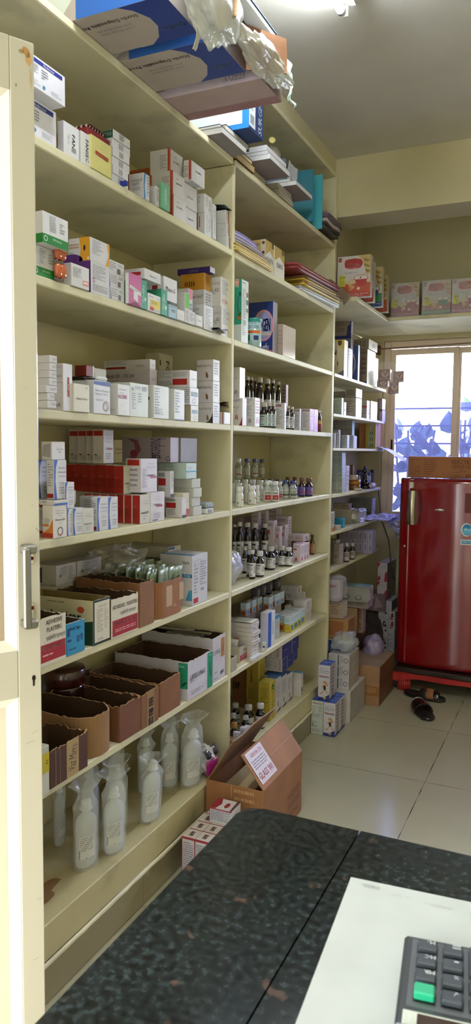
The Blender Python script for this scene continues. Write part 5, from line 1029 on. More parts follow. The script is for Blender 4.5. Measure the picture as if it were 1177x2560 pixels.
# ---- shelf S7 : infusion bottles in clear wrappers
k(110,1780,2.6156)
FL=mat('#e6ebe8',.14,'fluid',t=.45); CAPW=mat('#dde2de',.3,'fluid',t=.2)
def infusion(label,u,x,vt,wpx,y=None,flat=.62,rot=25,lab=True,wedge=None,tilt=0,crown=.05,seed=1,hv=None):
    if y is None: y=yat(ku(u),x,S7)
    w=pr((x,y,S7))[2]; r=wpx/K[2]*w/F/2*1.0; h=hv or (zat(kv(vt),x,y)-S7)
    e=empty('infusion_bottle',label,'bottle',(x,y,S7+.0012+abs(math.sin(math.radians(tilt)))*r),math.radians(rot),'infusion bottles on the bottom shelf'); e.rotation_euler=(math.radians(tilt),0,math.radians(rot))
    hb=h*.84
    mb=MB(); mb.lathe([(r*.5,0),(r*.86,.003),(r*.97,.012),(r,.03),(r*.97,hb*.35),(r,hb*.62),(r*.99,hb*.76),(r*.9,hb*.84),(r*.68,hb*.9),(r*.42,hb*.94),(r*.34,hb*.96),(r*.34,hb)],FL,26,sx=1,sy=flat,M=Matrix.Rotation(math.radians(90),4,'Z')@Matrix.Identity(4)); mb.build('bottle_body',e)
    mb=MB(); mb.lathe([(r*.5,hb+.0005),(r*.5,hb+.005),(r*.4,hb+.007),(r*.42,h-.008),(r*.3,h-.003),(r*.12,h)],CAPW,18); mb.build('cap',e)
    if lab:
        mb=MB(); n=10; V=[];Q=[]; a0,a1=-1.15,.35; f=lambda a,z,o=.0008:Vector((math.sin(-a)*-(r+o)*flat*0+ (r*flat+o)*math.cos(a), (r+o)*math.sin(a),z))
        z0,z1=hb*.2,hb*.58
        for i in range(n+1): a=a0+(a1-a0)*i/n; V+=[f(a,z0),f(a,z1)]
        mb.add(V,[(2*i,2*i+2,2*i+3,2*i+1) for i in range(n)],mat('#cfcfc8',.5))
        for j in range(7):
            zz=z1-(z1-z0)*(.08+.09*j); V=[]
            for i in range(n-1): a=a0+(a1-a0)*(i+.5)/n; V+=[f(a,zz,.0013),f(a,zz+.0018,.0013)]
            mb.add(V,[(2*i,2*i+2,2*i+3,2*i+1) for i in range(n-2) if (i+j)%5],mat('#66665e',.6,'ink'))
        if wedge:
            V=[f(a0,z0,.0015),f(a0+(a1-a0)*.5,z0,.0018),f(a0,z0+(z1-z0)*.42,.0015)]; mb.add(V,[(0,1,2)],mat(wedge,.5,'ink'))
            if wedge in('#b5452a',): mb.add([f(a0,z0+.01,.0016),f(a1*.98,z0+.01,.0016),f(a1*.98,z0+.02,.0016),f(a0,z0+.02,.0016)],[(0,1,2,3)],mat(wedge,.5,'ink'))
        mb.build('label',e)
    # crumpled wrapper, gathered above the cap
    mb=MB(); n1,n2=30,16; V=[];Q=[]
    for j in range(n2+1):
        t=j/n2; z=-.0+ (h+crown)*t
        base=r*1.1 if t<.72 else r*(1.1-.55*min(1,(t-.72)/.16)) if t<.88 else r*(.55+.9*(t-.88)/.12)
        for i in range(n1):
            a=6.2832*i/n1; nz=noise.turbulence(Vector((math.cos(a)*1.7,math.sin(a)*1.7,z*26+seed*5)),3,True)
            rr=base*(1+(.10 if t<.72 else .55)*(nz-.4)); V.append(((rr*flat*1.12)*math.cos(a),rr*math.sin(a),max(.0006,z)))
    for j in range(n2):
        for i in range(n1): i2=(i+1)%n1; Q.append((j*n1+i,j*n1+i2,(j+1)*n1+i2,(j+1)*n1+i))
    mb.add(V,Q,FILMC,False); mb.build('plastic_wrapper',e)
    return e
infusion('infusion bottle with a brown wedge label, frontmost at the left of the bottom shelf',272,-.075,500,172,y=1.73,flat=.6,rot=-10,wedge='#3c2a28',seed=1,hv=.205)
infusion('infusion bottle with a purple wedge label, second from the left front',435,-.045,430,160,y=1.83,flat=.6,rot=-14,wedge='#5c2a68',seed=2,hv=.205)
infusion('cloudy infusion bottle with a yellow label spot, leaning in the shadow behind the bright one',575,-.115,300,150,y=1.95,flat=.6,rot=-14,wedge='#c49a20',seed=3,hv=.2,crown=.03)
infusion('bright infusion bottle with a yellow label spot, standing alone in the middle',690,-.045,270,158,y=2.04,flat=.55,rot=-8,wedge='#c49a20',seed=4,tilt=-4,hv=.2,crown=.012)
infusion('infusion bottle with an orange striped label, right end beside the pink pouch',975,-.05,90,168,y=2.335,flat=.55,rot=-8,wedge='#b5452a',seed=5,tilt=-3,hv=.205,crown=.05)
infusion('infusion bottle with an orange striped label, second from the right end',862,-.115,150,120,y=2.29,flat=.6,rot=-20,wedge='#b5452a',seed=6,hv=.2)
infusion('infusion bottle in the rear row behind the right end pair',915,-.19,90,110,y=2.44,flat=.6,rot=-12,lab=False,seed=7,hv=.2,crown=.02)
infusion('infusion bottle in the rear row behind the bright middle one',758,-.17,190,120,y=2.215,flat=.6,rot=-12,wedge='#7c2a28',seed=8,hv=.2,crown=.03)
infusion('dim infusion bottle in the rear row left of centre',660,-.24,250,120,y=2.13,flat=.6,rot=-12,lab=False,seed=9,hv=.2,crown=.03)
infusion('dark dusty infusion bottle at the far left rear of the bottom shelf',140,-.22,560,110,y=1.79,flat=.6,rot=20,seed=10,hv=.2)
infusion('infusion bottle cut off by the door edge at the left of the bottom shelf',0,-.19,700,110,y=1.645,flat=.6,rot=10,seed=11,hv=.2)
infusion('hazy infusion bottle in the second row between the two left front bottles',330,-.2,430,130,y=1.92,flat=.6,rot=-10,lab=False,seed=12,hv=.2)
# cement stain on the bottom shelf is part of the shelf paint
mb=MB(); n=26; V=[]
for i in range(n):
    a=6.2832*i/n; rr=1+.45*noise.noise(Vector((math.cos(a)*1.6,math.sin(a)*1.6,2))); V.append((-.1+.035*rr*math.cos(a),1.5+.12*rr*math.sin(a),S7+.0006))
mb.add(V,[tuple(range(n))],mat('#8a6a44',.8,'plank')); o=mb.build('stain',unit); o['label']='brown rust-coloured stain on the bottom shelf'
# pink pouch against the divider
e=empty('detergent_pouch','white and bright pink plastic pouch slumped against the first divider','pouch',(-.055,2.468,S7+.001))
blob('pouch_body',None,None,(0,-.03,.055),(.1,.1,.115),mat('#d8d8d4',.3,'gloss'),4,.3,parent=e,flat=True)
mb=MB(); mb.sheet(lambda u,v:(.04+.012*math.sin(3*u),-.075+.09*u,.012+.055*v),6,4,mat('#b32a86',.25,'gloss'),.002); mb.build('pink_panel',e)
mb=MB(); mb.sheet(lambda u,v:(.044+.004*math.sin(9*u)-.02*v,-.075+.09*u,.075+.03*v),5,3,mat('#2b2430',.4,'gloss'),.001); mb.build('dark_print',e)
# ================================================================ OVERHEAD SHELF S0, big cartons sticking out
def bigbox(label,x0,x1,y0,y1,h,c,dec,cat='carton',name='supply_carton',z=S0+.0006,**kw):
    return carton(name,label,cat,x1,y0,z,x1-x0,y1-y0,h,c=c,dec=dec,**kw)
ama=lambda:[R('b',.72,.0,1,1,'#1f3a8a'),PG('b',[(.7,0),(.76,.0),(.82,.15),(.86,.4),(.86,.62),(.82,.86),(.77,1),(.7,1)],'#b0a69e'),T('b',.655,.76,.1,'Sterile Disposable Produ','#33302e',180,.34,bold=.02),L('b',.58,.45,.76,.62,2,'#9c928c'),T('b',.925,.3,.11,'Omaflow','#b5bede',180,.12,bold=.01),
   R('y',.55,0,1,1,'#2a62b4'),PG('y',[(0,0),(.45,0),(.55,.3),(.68,.8),(.72,1),(0,1)],'#cfd6cf')]
b1=bigbox('big blue and white carton overhanging the top shelf, nearest, marked Sterile Disposable',-.3,.262,1.597,1.772,.21,'#b0a69e',ama())
b2=bigbox('big blue and white carton overhanging the top shelf, second, its brown end flaps open',-.3,.292,1.812,2.0,.13,'#b0a69e',ama(),cx='#3a261a')  # dark end face stands in for the shaded open interior
b3=bigbox('flat pinkish white carton lettered FEEDY overhanging the top shelf',-.26,.318,2.052,2.212,.045,'#b09a98',[R('b',0,0,1,.28,'#9a7478'),T('b',.8,.14,.14,'FEEDY','#8a6068',180,.2),T('b',.6,.14,.12,'CATH','#8a6068',180,.12),T('y',.85,.5,.5,'FEEDY','#8a8496',180,.12),L('y',.3,.4,.6,.6,1,'#a8a2b4'),R('x',0,0,1,1,'#6e5a50')],cy='#cfc4d8')
b4=bigbox('flat grey carton lying on the FEEDY carton beneath the torn plastic',-.2,.30,2.06,2.2,.06,'#9f978a',[],z=b3.location.z+.0455)
sz=S0+.0655; sy=yat(622,.09,sz)
su=bigbox('bright blue and white carton lettered SURGICARE behind the FEEDY carton',-.17,.09,sy,sy+.13,.2,'#1a3f78',[R('y',0,.09,.9,1,'#cfdad8'),R('y',.3,.3,.305,1,'#b5c0c0'),T('y',.5,.045,.045,'STERIS','#7ab0e0',0,.15),R('x',.0,.05,.42,.95,'#b5b9bc'),L('x',.06,.3,.36,.9,9,'#6a7074'),BC('x',.08,.1,.34,.26),T('x',.74,.5,.26,'SURGICARE','#e6ecf2',90,.9,bold=.03),T('b',.7,.3,.1,'STERIS','#8ab0d8',180,.15)],z=sz,cx='#14284e',cy='#1f7ac8')
bk1=book('ledger','white-edged ledger lying at the front edge of the top shelf, bottom one',.055,sy-.14,S0+.0008,.2,.2,.022,cover='#8f8a8c',page='#c9c9c6')
bk2=book('ledger','white-edged ledger on top of another at the shelf edge under the SURGICARE carton',.035,sy-.12,S0+.0232,.19,.16,.018,cover='#4a4a5c',page='#d2d2d0')
bk3=book('ledger','dark covered ledger beneath the SURGICARE carton, topmost of the pile',.03,sy-.06,S0+.0418,.19,.2,.022,cover='#23262e',page='#b9b7ae')
# torn plastic bags on the cartons
PW=mat('#cfd2cd',.22,'film',a=.85); PW2=mat('#c4c2b8',.22,'film',a=.78); PG2=mat('#dff4ea',.3,'film',a=.9)
def rag(name,label,pts,w,m,seed=1,cat='plastic bag',parent=None,amp=.02,nu=22,nv=14):
    """crumpled sheet of plastic swept along pts with width vector w"""
    P=[Vector(p) for p in pts]; W=Vector(w)
    def fn(u,v):
        t=u*(len(P)-1); i=min(int(t),len(P)-2); c=P[i].lerp(P[i+1],t-i)
        q=c+W*(v-.5); n=noise.turbulence_vector(q*14+Vector((seed,0,0)),3,True); return q+(Vector(n)-Vector((.4,.4,.4)))*amp
    mb=MB(); mb.sheet(fn,nu,nv,m,.0006,smooth=False); o=mb.build(name,parent)
    if parent is None: tag(o,label,cat)
    return o
def hangbag(name,label,c,d,m,seed,amp=.35,n=30):
    """lumpy torn bag: a folded closed skin with creases"""
    mb=MB(); V=[];Q=[]; n1,n2=n*2,n
    for j in range(n2+1):
        ph=math.pi*j/n2
        for i in range(n1):
            th=6.2832*i/n1; p=Vector((math.sin(ph)*math.cos(th),math.sin(ph)*math.sin(th),math.cos(ph)))
            f=1+amp*(noise.noise(p*1.6+Vector((seed,0,0)))+.5*abs(noise.noise(Vector((p.x*3.6,p.y*3.6,p.z*1.6+seed))))-.3*abs(noise.noise(Vector((p.x*8,p.y*8,p.z*3-seed)))))
            V.append((p.x*d[0]/2*f,p.y*d[1]/2*f,p.z*d[2]/2*f))
    for j in range(n2):
        for i in range(n1): i2=(i+1)%n1; Q.append((j*n1+i,(j+1)*n1+i,(j+1)*n1+i2,j*n1+i2))
    mb.add(V,Q,m,True); o=mb.build(name,None,c); tag(o,label,'plastic bag'); return o
wbag=hangbag('plastic_bag','white crumpled plastic bag covering the end of the nearest overhead carton',(.322,1.735,2.575),(.1,.25,.2),PW,3,.4)
rag('torn_strip',None,[(-.022,-.035,-.065),(-.017,-.045,-.105),(-.022,-.055,-.155)],(.0,.022,.0),PW2,6,amp=.012,nu=10,nv=5,parent=wbag)
hangbag('plastic_bag','torn cream plastic over the open end of the second overhead carton',(.345,2.03,2.545),(.07,.30,.075),PW2,9,.55)
rag('plastic_sheet','bright white-green plastic sheet sticking out beyond the FEEDY carton end',[(.25,2.22,2.66),(.265,2.32,2.70),(.262,2.42,2.69),(.255,2.47,2.64)],(.0,.01,.085),PG2,12,amp=.035)
# brown end flaps of the second carton, and the lid board on top
for nm,a,b_,o_,w_,c_ in (('flap',(1.813,.004),(1.813,.126),(.5,-.35),.10,'#b39468'),('flap',(1.999,.004),(1.999,.126),(.62,.5),.12,'#7d5638'),):
    A=Vector((.001,a[0]-1.812,a[1]));B=Vector((.001,b_[0]-1.812,b_[1])); o=Vector((*o_,0)).normalized()*w_
    mb=MB(); mb.sheet(lambda u,v:A.lerp(B,.12*v+(1-.24*v)*u)+o*v+Vector((0,.004*math.sin(5*u)*v,-.01*v)),8,6,mat(c_,.8,'corr'),.002,smooth=False); mb.build(nm,b2)['label']='brown cardboard end flap'
A=Vector((0,.002,0));o=Vector((.11,.0,-.03)); mb=MB(); mb.sheet(lambda u,v:Vector((.001,.01+.16*u,.001))+Vector((.06*v,.0,-.035*v)),8,6,mat('#5a3c28',.8,'corr'),.002,smooth=False) if 0 else None
mb=MB(); mb.box((-.28,0,0),(0,.335,.016),mat('#d0d4d4',.5),.002); mb.box((-.28,-.001,.0165),(.002,.336,.021),mat('#2c4a6c',.5),.001)
o=mb.build('flat_board',None,(.335,1.79,2.6455)); tag(o,'white flat board with a dark blue edge lying on the second overhead carton','board')
# ================================================================ SECOND BAY
# ---- top shelf S0, books and folders
k(480,250,2.9425)
DZ=S0+.0008
yb=yat(ku(315),.0,S0)
o=book('paper_bundle','old tan page bundle with rough brown edges on the top shelf at the divider',.006,yb,DZ,.2,.17,.026,cover='#6b4420',page='#b9a578')
o=book('paper_bundle','second old tan page bundle lying on the first with cream pages',.0,yb-.01,DZ+.0265,.2,.17,.02,cover='#5e3c20',page='#cdc39c')
o=carton('cream_box','plain cream box block beneath the SURGICARE carton beside the page bundles','box',-.06,max(2.6,sy+.135),DZ+.047,.15,.05,.05,c='#bdb592')
o=carton('white_box','narrow white box under the far end of the SURGICARE carton','box',.04,2.66,DZ+.0975+.0,.06,.1,.018,c='#cfd0d2') if False else None
z=S0+.048
wy=yat(633,0,z); wx=xat(675,wy,z); wd=yat(684,0,z)-wy
zz=z
o=carton('cream_box','cream box hidden beneath the three white edged books','box',-.03,wy+.001,DZ,.2,wd*.9,.046,c='#b3aa88')
for i,(h,xo,c) in enumerate(((.02,wx,'#8d8284'),(.014,wx-.012,'#7c7478'),(.022,wx-.018,'#6a6470'))):
    book('ledger',['white-edged book, lowest of three jutting out over the second bay','white-edged book, middle of three jutting out over the second bay','white-edged book, top of three jutting out over the second bay'][i],xo,wy+.003*i,zz,.2,wd,h,cover=c,page='#dbdcde',over=.0005); zz+=h+.0006
e=empty('sweet_packet','clear packet of brown sweets with a round cream seal behind the books','packet',(-.06,yat(668,-.06,zz+.05),zz+.001))
blob('packet_contents',None,None,(0,0,.05),(.1,.12,.1),mat('#8a6236',.5),5,.35,parent=e,freq=12)
blob('packet_film',None,None,(0,0,.062),(.12,.15,.125),mat('#d6d0c0',.1,'film',a=.25),6,.35,parent=e,freq=8,pinch=.5)
mb=MB(); mb.lathe([(.014,0),(.014,.001)],mat('#d8cc84',.5),18,M=Matrix.Translation((.035,-.035,.115))@Matrix.Rotation(1.3,4,'X')@Matrix.Rotation(.5,4,'Y')); mb.build('seal',e)
# teal folders and neighbours
f0=yat(ku(745),.0,S0+.01); f1=yat(ku(885),.016,S0+.01)
# lower row of page bundles
yv=yat(ku(640),.0,S0)
for i in range(5):
    o=book('exercise_book','exercise book in the slanting pile with worn edges below the white notebooks',.004-.004*i,yv+.004*i,DZ+.0125*i,.2,f0-yv-.012,.0118,cover=['#9c9484','#b3ab98','#8a8478','#a8a090','#bdb8aa'][i],page='#c6c0ae',group='exercise books piled beside the teal folders')
zz=DZ+.0632
wy2=yat(714,0,zz); nx_=xat(740,wy2,zz); nd_=yat(780,nx_,zz)-wy2
book('notebook','white-edged notebook overhanging the pile left of the teal folders, lower one',nx_,wy2,zz,.2,nd_,.018,cover='#8a7f80',page='#dedfe0',over=.0005)
book('notebook','thin white-edged notebook on the overhanging one left of the teal folders',nx_-.03,wy2+.002,zz+.0186,.17,nd_*.8,.012,cover='#97969c',page='#d9dadc',over=.0005)
def folder(label,x,y,dx,h,c,lean=0,th=.004,rz=0,name='folder'):
    mb=MB(); m=mat(c,.35,'gloss')
    mb.box((-dx,0,0),(0,.0016,h),m,.0006); mb.box((-dx,th+.008,0),(0,th+.0096,h*.99),m,.0006); mb.box((-dx,.0016,0),(0,th+.008,.0016),m,.0005)
    for i in range(4): mb.box((-dx+.006,.0024+.0022*i,.003),(-.003-.003*i,.0037+.0022*i,h*(.95-.03*i)),mat('#d5d8dc',.7),.0003)
    o=mb.build(name,None,(x,y,DZ+.0),math.radians(rz)); o.rotation_euler=(math.radians(lean),0,math.radians(rz)); tag(o,label,'folder'); return o
folder('dark teal plastic folder standing at the shelf edge with papers inside',.016,f1,.17,.235,'#2b7488',lean=0,rz=3)
fy=yat(ku(952),.02,S0+.01)
folder('bright turquoise plastic folder standing right of the dark teal one',.02,fy,.10,.25,'#3aa0b0',lean=0,rz=6)
rag('paper_sheet','loose white paper sticking up behind the teal folders',[tuple(onx(728,462,-.05)),tuple(onx(732,412,-.05))],(0,.12,0),mat('#c9cddb',.6),3,cat='paper',amp=.01)
folder('pale blue folder half hidden behind the teal folders',-.11,f1-.035,.16,.29,'#7f93a8',lean=0)
yr=fy+.03
for i,(c,xo,h) in enumerate((('#4a463f',.022,.018),('#37322f',.03,.012),('#b3a69c',.036,.015),('#5b4d54',.038,.014),('#6c5a64',.036,.014),('#7a6672',.03,.012))):
    mb=MB(); z0=.0008+sum((.018,.012,.015,.014,.014,.012)[:i])
    dyy=max(.05,3.762-yr)
    mb.sheet(lambda u,v,i=i,xo=xo:(-.17+(.17+xo)*u,dyy*v*(1+.0*i),h/2+.009+.004*math.sin(7*v+i)*u+.002*math.sin(9*u)),10,8,mat(c,.7,'corr'),h/2.3)
    o=mb.build('document_file',None,(0,yr+.002*i,S0+z0)); tag(o,'dog-eared dark document file, %s of the pile at the far divider'%['lowest','second','third','fourth','fifth','topmost'][i],'file','document files piled at the far divider')
mb=MB(); mb.box((-.11,0,0),(.035,.075,.0015),mat('#a9c4cc',.5),.0003); mb.box((-.11,-.0005,.0015),(.036,.004,.0025),mat('#2a3a3c',.5),.0003); o=mb.build('paper_sheet',None,(.005,yr+.03,S0+.09)); o.rotation_euler=(0,math.radians(6),0); tag(o,'pale blue sheet with a dark edge on the document files','paper')
rag('calendar_sheet','small printed sheet with squares standing behind the document files',[(-.03,yr+.012,S0+.10),(-.03,yr+.015,S0+.155)],(.05,.03,0),mat('#c3c9b4',.7),4,cat='paper',amp=.004)
# ---- S1
k(560,560,3.678)
fy0=yat(ku(96),.004,S1); zz=S1+.001
for i,(c,h) in enumerate((('#b39a4a',.01),('#c4ab58',.01),('#9c7f38',.009),('#a98f46',.008),('#7a6a78',.01),('#8f7f9c',.012),('#8a80b8',.02))):
    mb=MB(); w=yat(ku((435,430,425,420,400,370,335)[i]),.0,S1)-fy0
    mb.sheet(lambda u,v,i=i:(-.18+(.19-.004*i)*u,w*v,h/2+ (.03 if i>3 else .004*i)*(v*(1-v))*1.0*(1 if i>3 else .4)),4,12,mat(c,.45,'card'),h/2.4)
    o=mb.build('folder',None,(0,fy0,zz)); zz+=h+.0007; tag(o,('%s paper folder, %s of the pile at the first divider on the NAN shelf')%(['yellow','yellow','mustard','mustard','mauve','mauve','lavender'][i],['lowest','second','third','fourth','fifth','sixth','topmost'][i]),'folder','folders piled beside the NAN cartons')
nan=lambda s=0:st('#c3a868',PG('x',[(0,.0),(1,.0),(1,.52),(.5,.72),(0,.52)],'#d6d3c8'),T('x',.5,.42,.17,'NAN','#3a3430',w=.82,bold=.01),L('x',.15,.3,.85,.34,1,G),L('x',.15,.2,.6,.24,1,'#b09050'),PG('x',[(.72,.99),(.93,.99),(.93,.85),(.82,.8),(.72,.85)],'#5a4630'),
  R('y',.82,0,1,1,'#c9c4b4'),O('y',.91,.9,.06,.05,'#5a3c28'),O('y',.91,.6,.06,.05,'#5a3c28'),O('y',.91,.3,.06,.05,'#3c2a20'),T('y',.6,.86,.1,'NAN','#4a3a2c',w=.3),L('y',.5,.7,.75,.75,1,'#d0c090'),rough=.25,ct='#b89c58')
na=E('nan_carton','gold and white carton lettered NAN, nearer of two on the folder shelf',(150,378,458),137,S1,xf=-.05,style=nan(),cat='baby food box',name=None) if False else E('baby_food_carton','gold and white carton lettered NAN, nearer of two on the folder shelf',(150,378,458),137,S1,xf=-.02,style=nan(),cat='baby food box')
E('baby_food_carton','gold and white carton lettered NAN, farther of two on the folder shelf',(None,462,552),195,S1,xf=-.014,dx=.13,style=nan(),cat='baby food box')
ry=yat(ku(600),-.02,S1); zz=S1+.001; wR=3.775-ry
for i,(c,h,nm,xo) in enumerate((('#c9cdd2',.012,'white paper bundle',.0),('#b9bec6',.01,'pale grey paper bundle',-.004),('#c4a83c',.011,'yellow folder',.012),('#8f6f2e',.009,'brown folder',.014),('#cdb044',.012,'bright yellow folder',.012),('#7a5a3c',.01,'tan folder',.018),('#7c2a2c',.016,'dark red folder',.02),('#8c3a3c',.014,'faded red folder',.02))):
    y_=ry+(.1 if i<6 else -.02 )*(1 if i<6 else 1); 
    mb=MB(); w=3.774-y_
    mb.sheet(lambda u,v,i=i,xo=xo,w=w:(-.2+(.2+xo+ (.03+.006*math.sin(i*2.3))*v)*u,w*v,h/2+.0*v),8,10,mat(c,.5,'card'),h/2.5)
    o=mb.build('folder',None,(0,y_,zz)); zz+=h+.0007; tag(o,'%s in the flat pile at the far divider, %s from the shelf'%(nm,['first','second','third','fourth','fifth','sixth','seventh','eighth'][i]),'folder','files lying in the pile at the far divider')
rag('worn_papers','worn curled papers spilling over the shelf end beside the red folders',[(-.02,3.6,S1+.09),(.03,3.68,S1+.075),(.06,3.76,S1+.05),(.07,3.78,S1+.035)],(.03,.01,.06),mat('#7d6a58',.8,'corr'),21,cat='paper',amp=.03)
# ---- S2
gc=E('health_drink_carton','tall green carton ending in a letter C with an orange patch, at the first divider',(40,157,220),520,S2,xf=-.004,ut=157,style=st('#c9cfce',R('y',0,.28,1,1,'#2a8f74'),R('y',.45,.9,.8,.99,'#b5403c'),T('y',.62,.955,.1,'NEW','#e8d8c8',w=.3),T('y',.62,.92,.1,'PACK','#e8d8c8',w=.3),T('y',.8,.6,.42,'C','#1c3c34',w=.3),PG('y',[(.7,.44),(1,.47),(.95,.4),(.75,.4)],'#2f5c22'),R('y',.72,.36,.95,.41,'#b8602c'),L('x',.1,.1,.6,.85,22,'#7c8a88'),R('x',.66,.74,.94,.82,'#6b4a3c'),R('x',.66,.62,.94,.7,'#3c3c40'),R('x',.66,.5,.94,.56,'#4a4a50'),R('x',.2,.28,.6,.36,'#8a9a98'),L('x',.1,.92,.9,.96,1,'#3a8a74')),cat='health drink box',h=.236)
dxb=E('baby_food_carton','dark blue carton lettered DEXOGEN with a pink heart arc and 6 months',(222,443,485),708,S2,xf=-.03,style=st('#22357c',O('y',.62,.55,.42,.3,'#c98a98'),O('y',.62,.55,.36,.26,'#8f93c4'),T('y',.5,.56,.24,'DEXOGEN','#1c2a5e',w=.78,bold=.02),R('y',.5,.36,.92,.42,'#b9b2b4'),T('y',.5,.14,.16,'0 - 6 months','#e3e6f2',w=.7),R('y',.45,0,1,.08,'#b04a78'),cx='#a7a3b0',rough=.2),cat='baby food box')  # pale side face: sun glint put into its colour
tx=.0-.02; ty_=yat(ku(272),tx,S2); tw=pr((tx,ty_,S2))[2]; tr=68/K[2]*tw/F; th_=.112
e=empty('milk_powder_tin','round teal and white tin lettered DEXOGEN with an orange band','tin',(tx,ty_,S2+.0008)); 
mb=MB(); mb.lathe([(tr*.98,0),(tr,.002),(tr,th_*.93)],mat('#a9c9cc',.3,'gloss'),28)
V=[]
def cy(a0,a1,z0,z1,c,o=.0005):
    n=max(3,int((a1-a0)*8)); V=[];Q=[]
    for i in range(n+1): a=a0+(a1-a0)*i/n; V+=[((tr+o)*math.cos(a),(tr+o)*math.sin(a),z0),((tr+o)*math.cos(a),(tr+o)*math.sin(a),z1)]
    mb.add(V,[(2*i,2*i+2,2*i+3,2*i+1) for i in range(n)],mat(c,.4,'ink'))
cy(-3.1,.6,th_*.46,th_*.56,'#c8682c',.0006); cy(-2.6,-1.7,th_*.2,th_*.4,'#1f6f60',.0007); cy(-1.2,-.5,th_*.22,th_*.38,'#1f2f6c',.0007); cy(-3.1,.6,th_*.86,th_*.93,'#2a8f84',.0006)
for i in range(6): cy(-3.0,.4,th_*(.02+.03*i),th_*(.03+.03*i),'#7a9ca0',.0007)
mb.build('tin_body',e)
mb=MB(); vs,fs,tw_,tth=text('DEXOGEN'); s=tr*1.9/tw_; mb.add([((tr+.0012)*math.cos(-1.45+x*s/tr),(tr+.0012)*math.sin(-1.45+x*s/tr),th_*.68+y*s*1.5) for x,y in vs],fs,mat('#1c2a6a',.4,'ink')); vs,fs,tw_,tth=text('NUTRI'); s=tr*.6/tw_; mb.add([((tr+.0012)*math.cos(-1.2+x*s/tr),(tr+.0012)*math.sin(-1.2+x*s/tr),th_*.81+y*s) for x,y in vs],fs,mat('#1c3a6a',.4,'ink')); mb.build('lettering',e)
mb=MB(); mb.lathe([(tr*1.02,th_*.9302),(tr*1.02,th_*.985),(tr*.94,th_),(tr*.9,th_*.985)],mat('#2a9a8c',.3,'gloss'),28); mb.build('lid',e)
E('glossy_carton','white carton with a shiny wrapped front, last on the tin shelf',(484,538,655),850,S2,xf=-.004,ut=555,style=st('#a7968c',L('y',.15,.3,.8,.8,4,'#8a7c74'),cx='#d3c6bc',rough=.12,kind='gloss'),cat='carton',h=.135)  # wrapper is glossy; its lighter front also has window reflection painted in
E('flat_carton','pale blue flat carton lying under the tall green carton',(None,170,205),1075,S2,xf=.002,dx=.06,h=.006,style=st('#8fb4c4')) if False else None
# ---- S3 bottles and syrups
k(560,880,3.9233)
lw=E('syrup_carton','white syrup carton with a lung drawing, lower of two at the first divider',(60,178,188),450,S3,xf=-.004,dy=.04,style=st('#cfcbca',L('y',.1,.85,.8,.95,3,'#6a666c'),T('y',.45,.68,.08,'Ascoril','#3a3a3e',w=.5),RING('y',.5,.55,.12,.07,.12,'#5a5a60'),PG('y',[(.38,.22),(.47,.22),(.48,.42),(.42,.38)],'#a5524a'),PG('y',[(.53,.22),(.65,.2),(.6,.36),(.52,.42)],'#a5524a'),PG('y',[(.7,0),(1,.0),(1,.35),(.85,.1)],'#8c2a28')),cat='syrup box')
E('syrup_carton','tall white syrup carton with a shiny side, stacked at the first divider',(60,152,203),148,lw,xf=-.03,ut=152,style=st('#c9c5c4',L('y',.5,.88,.9,.93,1,G),L('y',.5,.6,.85,.66,1,G),BC('y',.45,.15,.75,.27,'#4a4a50'),cx='#dcdcde',rough=.2),cat='syrup box')
E('syrup_carton','white syrup carton lettered Ascoril with a pink lung side, at the front',(188,300,348),445,S3,xf=-.002,ut=300,style=st('#d2d0d0',T('y',.5,.93,.09,'Ascoril','#3a3a40',w=.4),L('y',.1,.8,.85,.85,1,INK),L('y',.1,.35,.7,.72,8,G),BC('y',.45,.13,.7,.26,'#3a3a40'),L('x',.1,.4,.9,.9,5,'#b98a94'),PG('x',[(.2,.1),(.5,.12),(.48,.35),(.3,.3)],'#b98a94'),PG('x',[(.55,.12),(.85,.1),(.75,.3),(.58,.35)],'#b98a94')),cat='syrup box')
def amb(lb_,u,x,vt,rp,**kw): return bottle('syrup_bottle',lb_,u,x,S3,vt,rp,'amber',capc=kw.pop('capc','#b9b2a4'),cat='bottle',**kw)
for i,(u,x,vt,rp) in enumerate(((222,-.15,240,30),(258,-.2,245,26),(340,-.14,248,42),(415,-.13,262,40),(468,-.14,270,30),(525,-.13,290,26),(300,-.22,255,24))):
    amb('dark syrup bottle with a white label in the rear row, %s from the left'%['first','second','third','fourth','fifth','sixth','seventh'][i],u,x,vt,rp,group='dark syrup bottles in the rear row')
E('syrup_carton','maroon-sided carton standing right of the rear bottle row',(552,600,622),320,S3,xf=-.12,style=st('#8f8078',R('x',0,0,1,1,'#7c2a22'),L('y',.2,.3,.8,.9,8,'#5a4a44')),cat='syrup box')
for i,(u,x,vt,rp,lab) in enumerate(((388,-.055,492,44,'broad'),(442,-.04,498,28,'slim, with a red dash'),(480,-.035,500,26,'slim'))):
    amb('dark front syrup bottle, %s, %s of three by the lung carton'%(lab,['first','second','third'][i]),u,x,vt,rp,lab='#a9bfb8',group='front syrup bottles')
E('syrup_carton','white syrup carton with a maroon title patch, between front bottles',(495,590,607),500,S3,xf=-.01,style=st('#d2d0d2',R('y',.08,.86,.65,.95,'#7c3a48'),T('y',.36,.905,.07,'Imidax XT','#dcc4c8',w=.5),L('y',.15,.15,.75,.78,9,G),L('x',.2,.2,.8,.7,4,G)),cat='syrup box')
for i,(u,x,vt,rp) in enumerate(((625,-.05,530,20),(662,-.05,537,24))):
    amb('narrow dark bottle with a slim white label, %s of two near the pink cartons'%['left','right'][i],u,x,vt,rp,group='narrow dark bottles')
zc=lambda:st('#cdcbce',R('y',.1,.88,.92,.97,'#7a4a58'),T('y',.5,.925,.08,'ZINDERTE','#d8c8cc',w=.7),L('y',.2,.15,.8,.8,9,G))
